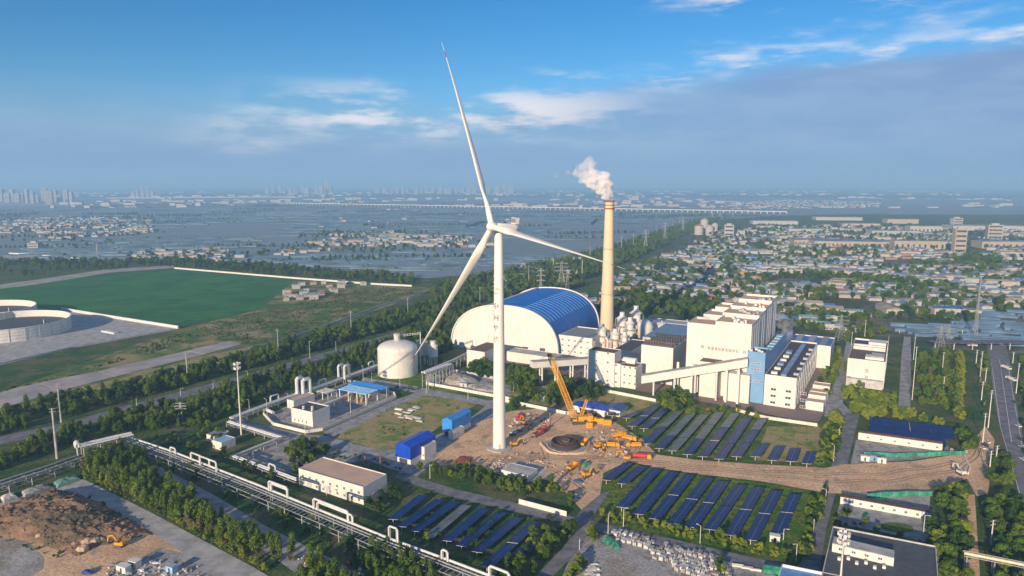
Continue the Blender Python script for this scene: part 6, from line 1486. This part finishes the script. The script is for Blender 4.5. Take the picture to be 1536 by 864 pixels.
for p, k, s, where in TREES:
    if SZ[k] > 3 and nt < 290:
        nt += 1; j = random.randrange(2); cm, tm = KINDS[k][j]
        xs_, ys_ = EXT[where]; fx = (p.x - xs_[0]) / max(1, xs_[1] - xs_[0]); fy = (p.y - ys_[0]) / max(1, ys_[1] - ys_[0])
        spot = ['left end', 'left part', 'middle', 'right part', 'right end'][min(4, int(fx * 5))] + [' near side', ', midway', ' far side'][min(2, int(fy * 3))]
        if 'shrub hedge' in where: spot = f'{(ORD + ["eighteenth", "nineteenth", "twentieth"])[min(19, int(fx * 20))]} clump,' + [' near side', ' midway', ' far side'][min(2, int(fy * 3))]
        sz_ = 'small ' if s < .72 else ('big ' if s > 1.0 else '')
        o = thing('tree', f'{sz_}{LAB[k]}, {where}, {spot}', 'tree', p, 'trees: ' + where)
        o.rotation_euler = (0, 0, random.uniform(0, 6.28)); o.scale = (s, s, s * random.uniform(.9, 1.15))
        part('trunk', tm, o); c = part('crown', cm, o); first.setdefault((k, j), c)
    else: stuff.setdefault(k, []).append((p, s))
for k in KINDS:
    if k in stuff:
        for j in (0, 1):
            if (k, j) not in first and stuff[k]:
                p, s = stuff[k].pop(0); o = thing('tree' if SZ[k] > 3 else 'shrub', f'{LAB[k]} standing a little apart from the denser growth', 'tree' if SZ[k] > 3 else 'shrub', p, 'trees growing apart')
                o.scale = (s,) * 3; part('trunk', KINDS[k][j][1], o); first[(k, j)] = part('crown', KINDS[k][j][0], o)

# one node group that plants a crown on every point of a mesh
def plant(name, label, pts, src):
    me = bpy.data.meshes.new(name); me.from_pydata([tuple(p) for p, s in pts], [], [])
    a = me.attributes.new('size', 'FLOAT', 'POINT'); a.data.foreach_set('value', [s for p, s in pts])
    b = me.attributes.new('turn', 'FLOAT', 'POINT'); b.data.foreach_set('value', [random.uniform(0, 6.28) for _ in pts])
    o = bpy.data.objects.new(name, me); C.objects.link(o); o['kind'] = 'stuff'; o['label'] = label
    ng = bpy.data.node_groups.new(name, 'GeometryNodeTree')
    ng.interface.new_socket('Geometry', in_out='INPUT', socket_type='NodeSocketGeometry'); ng.interface.new_socket('Geometry', in_out='OUTPUT', socket_type='NodeSocketGeometry')
    N = lambda t: ng.nodes.new(t); L = ng.links.new
    gi = N('NodeGroupInput'); go = N('NodeGroupOutput'); ip = N('GeometryNodeInstanceOnPoints'); oi = N('GeometryNodeObjectInfo'); oi.inputs['Object'].default_value = src
    sa = N('GeometryNodeInputNamedAttribute'); sa.data_type = 'FLOAT'; sa.inputs[0].default_value = 'size'
    ta = N('GeometryNodeInputNamedAttribute'); ta.data_type = 'FLOAT'; ta.inputs[0].default_value = 'turn'
    cx = N('ShaderNodeCombineXYZ'); e2r = N('FunctionNodeEulerToRotation')
    L(ta.outputs[0], cx.inputs[2]); L(cx.outputs[0], e2r.inputs[0]); L(gi.outputs[0], ip.inputs['Points']); L(oi.outputs['Geometry'], ip.inputs['Instance'])
    L(sa.outputs[0], ip.inputs['Scale']); L(e2r.outputs[0], ip.inputs['Rotation']); L(ip.outputs[0], go.inputs[0])
    md = o.modifiers.new('plant', 'NODES'); md.node_group = ng
    return o
PL = {'broad': ('woodland', 'green trees of the woods and belts'), 'dark': ('woodland', 'dark trees of the woods and belts'), 'poplar': ('woodland', 'narrow trees of the belts'), 'yellow': ('hedge_growth', 'bright hedge growth'), 'young': ('hedge_growth', 'young hedge trees'), 'dry': ('hedge_growth', 'dry brownish growth'), 'shrub': ('undergrowth', 'green undergrowth and weeds'), 'lowdark': ('undergrowth', 'dark undergrowth')}
for k, pts in stuff.items():
    for j in (0, 1):
        sub = pts[j::2]
        if sub: plant(PL[k][0], PL[k][1], sub, first[(k, j)])

# ============================================================ TOWN
random.seed(21)
wallc = [M('house_white', (.42, .40, .38), .85, dirt=.3), M('house_cream', (.40, .34, .28), .85, dirt=.3), M('house_grey', (.40, .40, .41), .85), M('house_brick', (.33, .17, .13), .85)]
roofc = [M('roof_grey', (.22, .25, .29), .7, var=.3, scale=.05), M('roof_white', (.42, .44, .46), .7, var=.3, scale=.05), M('roof_blue', (.12, .25, .46), .55, var=.3, scale=.05), M('roof_red', (.34, .17, .13), .8, var=.3, scale=.05), M('roof_teal', (.16, .28, .32), .6, var=.3, scale=.05), M('roof_tan', (.40, .33, .26), .85, var=.3, scale=.05)]
RN = ['grey', 'white', 'blue', 'red', 'blue green', 'tan']
def house_mb(w, d, h, rise, wi, ri):
    a = MB(); a.box(V(0, 0, 0), w, d, h)
    b = MB(); e = .4
    if rise > 0:
        x, y = w / 2 + e, d / 2 + e; vs = [V(-x, -y, h), V(x, -y, h), V(x, y, h), V(-x, y, h), V(-x, 0, h + rise), V(x, 0, h + rise)]
        b.add(vs, [(0, 1, 5, 4), (2, 3, 4, 5), (1, 2, 5), (3, 0, 4), (3, 2, 1, 0)])
    else:
        b.para(V(-w / 2, -d / 2, h + .003), V(w, 0, 0), V(0, .4, 0), UP * .7); b.para(V(-w / 2, d / 2 - .4, h + .003), V(w, 0, 0), V(0, .4, 0), UP * .7); b.para(V(-w / 2 + .4, -d / 2 + .4, h + .003), V(w - .8, 0, 0), V(0, d - .8, 0), UP * .1)
    return a, b
PROT = []
for i in range(26):
    w, d = random.choice([(9, 7), (13, 7), (17, 8), (11, 9), (24, 9), (15, 11), (34, 12), (20, 7), (40, 18), (26, 14)]); h = random.choice([3.2, 3.4, 3.8, 4.5, 6.2]); rise = random.choice([0, 0, 1.4, 1.8, 2.2])
    wi = random.choice([0, 0, 0, 1, 1, 2, 3]); ri = random.choice([0, 0, 0, 1, 2, 2, 3, 4, 4, 5]); a, b = house_mb(w, d, h, rise, wi, ri)
    wm_ = MB()
    for x in [(-w / 2 + 2) + 3.1 * q for q in range(int((w - 2) / 3.1))]: wm_.para(V(x, -d / 2 - .05, 1.0), V(1.4, 0, 0), V(0, .045, 0), UP * 1.3)
    PROT.append((a, b, a.mesh('wall', wallc[wi]), b.mesh('roof', roofc[ri]), wm_.mesh('window_row', glass), w, d, wi, ri))
def clear(p, r, placed, cell=40):
    k = (int(p.x // cell), int(p.y // cell))
    for i in (-1, 0, 1):
        for j in (-1, 0, 1):
            for q, rr in placed.get((k[0] + i, k[1] + j), ()):
                if (q - p).length < (r + rr) * .62: return False
    placed.setdefault(k, []).append((p, r)); return True
placed = {}; HS = []
def town(px_poly, spacing, ang, where, seed, far=False, wmax=99):
    P_ = [G(*q) for q in px_poly]; random.seed(seed); n = int(area(P_) / spacing ** 2)
    for p in scatter(P_, n):
        if not in_view(p, 30): continue
        # streets: gaps on a turned grid
        u = V(math.cos(ang), math.sin(ang), 0); s = V(-u.y, u.x, 0); a, b = p.dot(u), p.dot(s)
        b = round(b / 17) * 17 + random.uniform(-1.5, 1.5); q = u * a + s * b
        if a % 120 < 8 or noise.noise(q * .006 + V(seed, 3, 0)) < -.30: continue
        k = random.randrange(len(PROT)); w = PROT[k][5]
        if w > wmax: continue
        if clear(q, w / 2, placed): HS.append((q, k, ang + random.choice([0, 0, 0, math.pi / 2]) + random.uniform(-.04, .04), where))
town([(905, 440), (930, 412), (1000, 382), (1070, 368), (1160, 378), (1240, 395), (1400, 400), (1450, 400), (1460, 440), (1330, 470), (1240, 480), (1165, 460), (1080, 452), (1000, 440)], 10.3, R_(-12), 'near town behind the power plant', 1)
town([(1400, 400), (1640, 400), (1700, 470), (1540, 480), (1330, 468), (1400, 440)], 17, R_(-12), 'town at the right edge', 2)
town([(1180, 470), (1240, 478), (1330, 470), (1350, 490), (1290, 500), (1230, 490), (1175, 488)], 16, R_(-20), 'sheds just behind the turbine hall', 3)
town([(1040, 366), (1075, 345), (1160, 340), (1420, 338), (1445, 395), (1240, 392), (1100, 375)], 26, R_(-8), 'factory quarter', 4, True)
town([(465, 366), (520, 354), (590, 347), (650, 353), (740, 362), (735, 372), (600, 370), (500, 376)], 20, R_(5), 'village in the greenhouse plain', 5, True)
town([(395, 380), (470, 368), (500, 376), (410, 386)], 24, R_(5), 'village in the greenhouse plain', 6, True)
town([(210, 378), (310, 374), (380, 384), (300, 396), (200, 388)], 18, R_(5), 'hamlet by the white farm wall', 7, True)
town([(0, 350), (0, 330), (100, 325), (230, 330), (230, 350), (90, 360)], 32, R_(5), 'distant village on the left', 8, True)
town([(425, 455), (432, 435), (460, 422), (500, 420), (560, 424), (520, 434), (470, 450)], 11, R_(20), 'ruined hamlet on the field edge', 9, wmax=12)
town([(780, 400), (880, 388), (900, 396), (860, 412), (790, 420), (750, 440), (740, 425)], 20, R_(15), 'houses before the railway belt', 10)
town([(860, 445), (900, 432), (930, 450), (880, 462)], 13, R_(20), 'sheds near the chimney', 11)
town([(1465, 345), (1700, 340), (1750, 395), (1480, 395)], 30, R_(-8), 'factories beyond the highway', 12, True)
town([(1080, 305), (1180, 300), (1320, 303), (1320, 312), (1080, 314)], 60, R_(0), 'faraway town', 13, True)
town([(395, 372), (560, 310), (760, 312), (780, 330), (700, 335)], 190, R_(0), 'scattered farms of the plain', 14, True)
HS.sort(key=lambda q: (q[0] - camp).length)
def HSPOT(q):
    px = 768 + FPX * q.x / (q.y * cp + CAM_H * sp)
    return ['front', 'mid', 'back'][min(2, int(max(0, q.y - 650) / 150))] + ' ' + ['outer left', 'left', 'centre', 'right', 'outer right'][max(0, min(4, int((px - 860) / 135)))]
hn = 0; far_mb = MB(); fm = []
mats_far = wallc + roofc
for q, k, a, where in HS:
    A, Bm, ma, mb_, mw, w, d, wi, ri = PROT[k]
    if hn < 280:
        hn += 1; sz = 'long' if w > 19 else ('small' if w < 11 else 'low')
        rm_ = ['white', 'cream', 'grey', 'brick'][wi]
        t = thing('house', f'{sz} {rm_} house, {RN[ri]} roof, {where}, {HSPOT(q)}', 'house', q, 'houses: ' + where, a)
        part('wall', ma, t); part('roof', mb_, t)
        if (q - camp).length < 900: part('window_row', mw, t)
    else:
        ca, sa_ = math.cos(a), math.sin(a); R3 = lambda v: (q.x + v[0] * ca - v[1] * sa_, q.y + v[0] * sa_ + v[1] * ca, v[2])
        far_mb.mat(wi).add([R3(v) for v in A.v], A.f); far_mb.mat(4 + ri).add([R3(v) for v in Bm.v], Bm.f)
o = far_mb.build('distant_houses', mats_far); o['kind'] = 'stuff'; o['label'] = 'houses of the far town and villages'
# trees in the town and villages
random.seed(5); pts = []
for poly, sp_ in (([(905, 440), (930, 412), (1000, 382), (1070, 368), (1160, 378), (1240, 395), (1450, 385), (1640, 400), (1700, 470), (1540, 490), (1330, 480), (1240, 488), (1165, 470), (1000, 445)], 11), ([(1040, 366), (1075, 345), (1160, 338), (1750, 338), (1750, 395), (1240, 392)], 20),
                  ([(380, 385), (460, 350), (590, 344), (760, 362), (735, 378), (500, 382)], 30), ([(200, 390), (310, 374), (380, 384), (300, 398)], 26), ([(-100, 375), (0, 325), (230, 325), (260, 360), (0, 385)], 60), ([(-100, 395), (300, 392), (430, 398), (240, 400), (-100, 425)], 22), ([(740, 445), (790, 400), (900, 388), (860, 415)], 20)):
    P_ = [G(*q) for q in poly]
    for p in scatter(P_, int(area(P_) / sp_ ** 2)):
        if noise.noise(p * .008) > -.15 and in_view(p, 20) and not any((q - p).length < 7 for q, _ in placed.get((int(p.x // 40), int(p.y // 40)), ())): pts.append((p, random.uniform(.8, 1.7)))
plant('town_trees', 'dark trees among the houses of the town', pts[0::2], first[('dark', 0)]); plant('town_trees', 'green trees among the houses of the town', pts[1::2], first[('broad', 0)])
# hedges and field lines on the plain
pts = []
random.seed(8)
for _ in range(150):
    a = V(random.uniform(-3000, 1200), random.uniform(1250, 5200), 0); ln = random.uniform(60, 420); an_ = random.choice([R_(3), R_(3), R_(12), R_(80)])
    for i in range(int(ln / 11)): pts.append((a + V(math.cos(an_), math.sin(an_), 0) * i * 11 + V(random.uniform(-4, 4), random.uniform(-4, 4), 0), random.uniform(.8, 1.6)))
PG = [G(*q) for q in [(-500, 398), (60, 392), (430, 400), (640, 418), (860, 400), (1010, 352), (1065, 331), (1500, 300), (-500, 296)]]
pts = [t for t in pts if inside(t[0], PG)]
plant('field_hedges', 'dark hedge lines crossing the greenhouse plain', pts, first[('dark', 1)])
# greenhouses: long tunnels
def tunnels(name, lab, px_poly, ang, per, wid, h, mat, maxlen, kind_=True, seed=1, n=400, grp=None):
    P_ = [G(*q) for q in px_poly]; random.seed(seed); u = V(math.cos(ang), math.sin(ang), 0); s = V(-u.y, u.x, 0); m = MB(); cnt = 0
    bs = [p.dot(s) for p in P_]; as_ = [p.dot(u) for p in P_]; b = min(bs)
    while b < max(bs):
        a = min(as_) + random.uniform(0, 20)
        while a < max(as_):
            L = random.uniform(.5, 1) * maxlen; c0_, c1_ = u * a + s * b, u * (a + L) + s * b
            if inside(c0_, P_) and inside(c1_, P_) and random.random() < .86:
                if not kind_: m = MB()
                prof = [(-wid / 2, 0), (-wid / 2, h * .5), (-wid * .3, h * .86), (0, h), (wid * .3, h * .86), (wid / 2, h * .5), (wid / 2, 0)]
                vs = [c + s * x + UP * z for c in (c0_, c1_) for x, z in prof]
                m.add(vs, [(i, i + 7, i + 8, i + 1) for i in range(6)] + [tuple(range(7)), tuple(range(13, 6, -1))])
                if not kind_:
                    cnt += 1; m.thing('greenhouse', mat, f'grey blue greenhouse tunnel beyond the office block, {ORD[min(cnt // 4, 16)]} row, {["left", "mid left", "mid right", "right"][cnt % 4]} piece', 'greenhouse', grp)
            a += L + random.uniform(4, 14)
        b += per
    if kind_ and m.f: o = m.build(name, mat); o['kind'] = 'stuff'; o['label'] = lab
gh = M('greenhouse_film', (.13, .21, .31), .4, var=.2, scale=.05, spec=.4); gh2 = M('greenhouse_film_far', (.13, .20, .255), .5, var=.25, scale=.02)
tunnels('greenhouse', '', [(1330, 492), (1350, 468), (1440, 462), (1560, 470), (1700, 480), (1700, 530), (1540, 522), (1400, 508), (1345, 502)], R_(-17), 9.6, 8.6, 3.4, gh, 62, False, 3, grp='greenhouse rows beyond the office block')
tunnels('greenhouse_rows', 'greenhouses with blue green film near the town edge', [(985, 440), (1000, 405), (1080, 400), (1090, 425), (1040, 440)], R_(30), 10, 8.5, 3.5, gh, 60, True, 4)
tunnels('greenhouse_rows', 'greenhouses between the plant and the town', [(1165, 480), (1172, 458), (1250, 452), (1268, 470), (1230, 485)], R_(-15), 9, 8, 3.5, M('greenhouse_blue', (.07, .16, .36), .4, var=.2), 45, True, 5)
for i, pg in enumerate(([(200, 398), (0, 386), (60, 360), (380, 356), (430, 372), (300, 372), (215, 380)], [(280, 392), (430, 386), (500, 380), (640, 376), (740, 378), (900, 384), (640, 415), (430, 398)], [(380, 354), (400, 335), (760, 332), (900, 345), (900, 365), (760, 358), (600, 345), (470, 358)], [(-40, 330), (300, 318), (700, 316), (1050, 325), (900, 342), (760, 330), (400, 332), (240, 346)])):
    tunnels('greenhouse_rows', 'pale greenhouse rows covering the plain', pg, R_([4, 2, 3, 2][i]), [14, 16, 24, 40][i], [10, 11, 16, 22][i], 3.6, gh2, [110, 130, 200, 320][i], True, 10 + i)
# factories
def factory(c, rt, w, d, h, wi, ri, lab, nw=0):
    c = G(*c); t = thing('factory', lab, 'factory', c, None, R_(-8)); a = MB(); a.box(V(0, 0, 0), w, d, h); part('wall', a.mesh('wall', wallc[wi]), t)
    b = MB(); b.box(V(0, 0, h + .01), w - 1, d - 1, .5); part('roof', b.mesh('roof', roofc[ri]), t)
    if nw:
        g = MB(); st = w / nw
        g.para(V(0, 0, 0), V(st * .35, 0, 0), V(0, .3, 0), UP * (h * .42)); gm = g.mesh('window', glass)
        for i in range(nw): part('window', gm, t, V(-w / 2 + st * (i + .3), -d / 2 - .32, h * .2))
    return t
for q in [((1296, 369), 0, 250, 70, 13, 1, 0, 'long cream factory with a row of tall windows, longest of its street', 26), ((1360, 371), 0, 0, 0, 0, 0, 0, '', 0), ((1221, 366), 0, 110, 60, 12, 1, 0, 'cream factory joined to the end of the longest one', 12), ((1375, 373), 0, 110, 30, 18, 1, 5, 'taller cream factory block with flat tan roof', 9),
          ((1338, 352), 0, 130, 50, 12, 0, 1, 'white factory behind the longest cream one', 0), ((1288, 340), 0, 120, 60, 12, 0, 0, 'white hall with grey roof in the second factory row', 0), ((1384, 349), 0, 90, 40, 20, 0, 1, 'bright white hall behind the tall block', 8), ((1205, 348), 0, 100, 40, 10, 0, 1, 'white hall at the left end of the factory quarter', 0), ((1160, 336), 0, 160, 60, 12, 0, 1, 'white roofed hall at the far field edge', 0), ((1255, 330), 0, 180, 60, 12, 0, 1, 'white roofed long hall farthest in the factory quarter', 0), ((1350, 335), 0, 110, 50, 16, 1, 5, 'tan hall in the farthest factory row', 0),
          ((1100, 352), 0, 60, 30, 12, 0, 1, 'white hall beside the red and white silos', 0), ((1500, 345), 0, 320, 80, 14, 0, 1, 'very long white hall beyond the highway', 0), ((1530, 372), 0, 190, 50, 16, 1, 0, 'cream hall by the highway at the right edge', 14), ((1530, 385), 0, 90, 30, 10, 0, 1, 'small white hall before the cream one at the right edge', 0), ((1440, 420), 0, 60, 16, 7, 1, 1, 'cream long shed in the near town', 8), ((1400, 404), 0, 60, 16, 7, 0, 1, 'white long shed in front of the dark wood', 8), ((1478, 448), 0, 80, 14, 6, 1, 5, 'tan long shed above the greenhouses', 0), ((1420, 473), 0, 34, 16, 9, 0, 2, 'white block with bright blue roof at the greenhouses', 6)]:
    if q[2]: factory(*q)
def tower_block(px, py, top, w, lab, m=0, name='apartment_tower', d=None):
    c = G(px, py); h = zat(c, top); t = thing(name, lab, 'tower block', c, None, R_(random.uniform(-25, 10)))
    a = MB(); a.box(V(0, 0, 0), w, d or w * .6, h); part('wall', a.mesh('wall', wallc[m]), t)
    b = MB(); b.box(V(0, 0, h + .01), w * .5, w * .3, 4); part('roof', b.mesh('roof', wallc[2]), t)
    g = MB(); nn = max(3, int(h / 9))
    for i in range(nn): g.para(V(-w * .42, -(d or w * .6) / 2 - .3, h * (i + .3) / nn), V(w * .84, 0, 0), V(0, .28, 0), UP * (h / nn * .4))
    part('window_band', g.mesh('window_band', glass), t)
    return t
tower_block(1434, 338, 327, 34, 'white tower block at the top of the highway'); tower_block(1437, 379, 343, 24, 'tall unfinished grey concrete tower on the highway', 1); tower_block(1490, 358, 337, 36, 'peach coloured tower block across the highway', 1); tower_block(1093, 354, 337, 26, 'pale tower block beside the railway belt', 0); tower_block(52, 374, 364, 22, 'white block standing alone left of the farm wall', 0)
for k, (px, py, r, h) in enumerate(((1048, 352, 13, 26), (1056, 350, 12, 40), (1064, 352, 12, 24), (1072, 347, 10, 22))):
    c = G(px, py); t = thing('grain_silo', f'{["red and white striped", "tallest white", "white", "short pale"][k]} silo in the group at the railway belt', 'silo', c); m = MB(); m.lathe(c, [(r, 0), (r, h)], 16); m.build('shell', wallc[0], t); m = MB(); m.lathe(c, [(r * 1.03, h), (r * .3, h + 5)], 16); m.build('roof', redroof if k == 0 else wallc[0], t)
# orange pagoda
c = G(1112, 418); t = thing('pagoda', 'small orange tiered pagoda roof amid the town', 'pagoda', c)
for k in range(3): m = MB(); m.box(c + UP * k * 4, 12 - 3 * k, 9 - 2 * k, 2.4); m.build('wall', wallc[1], t); m = MB(); m.prism([(c.x + x * (8 - 2 * k), c.y + y * (6 - 1.5 * k)) for x, y in ((-1, -1), (1, -1), (1, 1), (-1, 1))], k * 4 + 2.41, k * 4 + 3.6); m.build('roof', M('orange_tile', (.55, .20, .06), .7), t)
# skyline
random.seed(31)
spots = [(x, random.uniform(303, 307), random.uniform(283, 293)) for x in (4, 12, 20, 27, 34, 42, 50, 56, 68, 75, 84, 90, 100, 108)] + [(x, 296, random.uniform(279, 288)) for x in (200, 207, 214, 222, 229)]
for i, (px, py, top) in enumerate(spots): tower_block(px, py, top, random.uniform(26, 44), f'hazy pale apartment tower of the skyline beyond the greenhouse plain, {"far cluster" if px > 150 else ("tight cluster" if px < 60 else "loose end")}', 0)['group'] = 'hazy skyline towers'
spots = [(x + random.uniform(-3, 3), random.uniform(289, 292), random.uniform(277, 284)) for x in list(range(400, 500, 9)) + list(range(560, 770, 9)) + [492]] + [(491, 291, 272)]
for i, (px, py, top) in enumerate(spots): tower_block(px, py, top, random.uniform(30, 70), 'tiny pale tower block on the hazy horizon', 0)['group'] = 'horizon tower blocks'
m = MB(); random.seed(41)
for _ in range(1500):
    y = random.uniform(4200, 13000); x = random.uniform(-.8, .85) * y; w = random.uniform(20, 90)
    if noise.noise(V(x * .0006, y * .0006, 0)) < .02: continue
    m.mat(random.choice([0, 0, 1, 2])).box(V(x, y, 0), w, random.uniform(15, 40), random.choice([5, 8, 10, 16, 20]), random.uniform(-.2, .2))
o = m.build('far_settlements', wallc); o['kind'] = 'stuff'; o['label'] = 'settlements fading into the haze'
# viaduct
va, vb = G(430, 307), G(1180, 321.5); d_ = vb - va; vd = thing('viaduct', 'long pale railway viaduct crossing the hazy plain', 'viaduct', va)
s_ = V(-d_.y, d_.x, 0).normalized(); m = MB(); m.para(va + UP * 11, d_, s_ * 14, UP * 4.0); m.build('deck', M('viaduct_concrete', (.60, .56, .50), .8), vd)
m = MB(); n = 110; pm = MB(); pm.box(V(0, 0, 0), 4, 9, 10.98); pm = pm.mesh('pier', MATS['viaduct_concrete'])
for i in range(n + 1): part('pier', pm, vd, va + d_ * (i / n) + s_ * 7 - vd.location, math.atan2(d_.y, d_.x))
m = MB(); m.para(G(160, 299) + UP * 8, G(430, 297) - G(160, 299), V(0, 20, 0), UP * 8); m.thing('elevated_road', MATS['viaduct_concrete'], 'pale elevated road in front of the left skyline', 'road bridge')
# rail line, ribbons along the belt
a1, a2 = G(740, 446), G(1058, 338)
for off in (-8, 6):
    u = (a2 - a1).normalized(); s = V(u.y, -u.x, 0); m = MB(); m.para(a1 + s * off + UP * .12, a2 - a1, s * 3.2, UP * .5); struct('railway', m, concrete_d)
# old hill shapes on the far right horizon
m = MB(); vs = []; n = 60
for i in range(n + 1): x = -20000 + 52000 * i / n; h = 60 + 160 * (.5 + .5 * noise.noise(V(i * .17, 0, 0))); vs += [(x, 30000, 0), (x, 31500, h), (x, 33500, 0)]
m.add(vs, [f for i in range(n) for f in ((i * 3, i * 3 + 3, i * 3 + 4, i * 3 + 1), (i * 3 + 1, i * 3 + 4, i * 3 + 5, i * 3 + 2))]); struct('hills', m, g_base, smooth=True)

# ============================================================ HAZE
m = MB(); m.para(V(-61000, -3100, -1), V(122000, 0, 0), V(0, 64100, 0), UP * 321)
hz = bpy.data.materials.new('haze'); hz.use_nodes = True; N, mth, mix = nodes_of(hz.node_tree)
v = N('ShaderNodeVolumePrincipled', ins={'Color': (.40, .69, 1.0, 1), 'Density': HAZE_D, 'Anisotropy': 0.0})
N('ShaderNodeOutputMaterial', ins={'Volume': v.outputs[0]})
ho_ = m.build('haze', hz); ho_['kind'] = 'stuff'; ho_['label'] = 'blue morning haze over the plain'
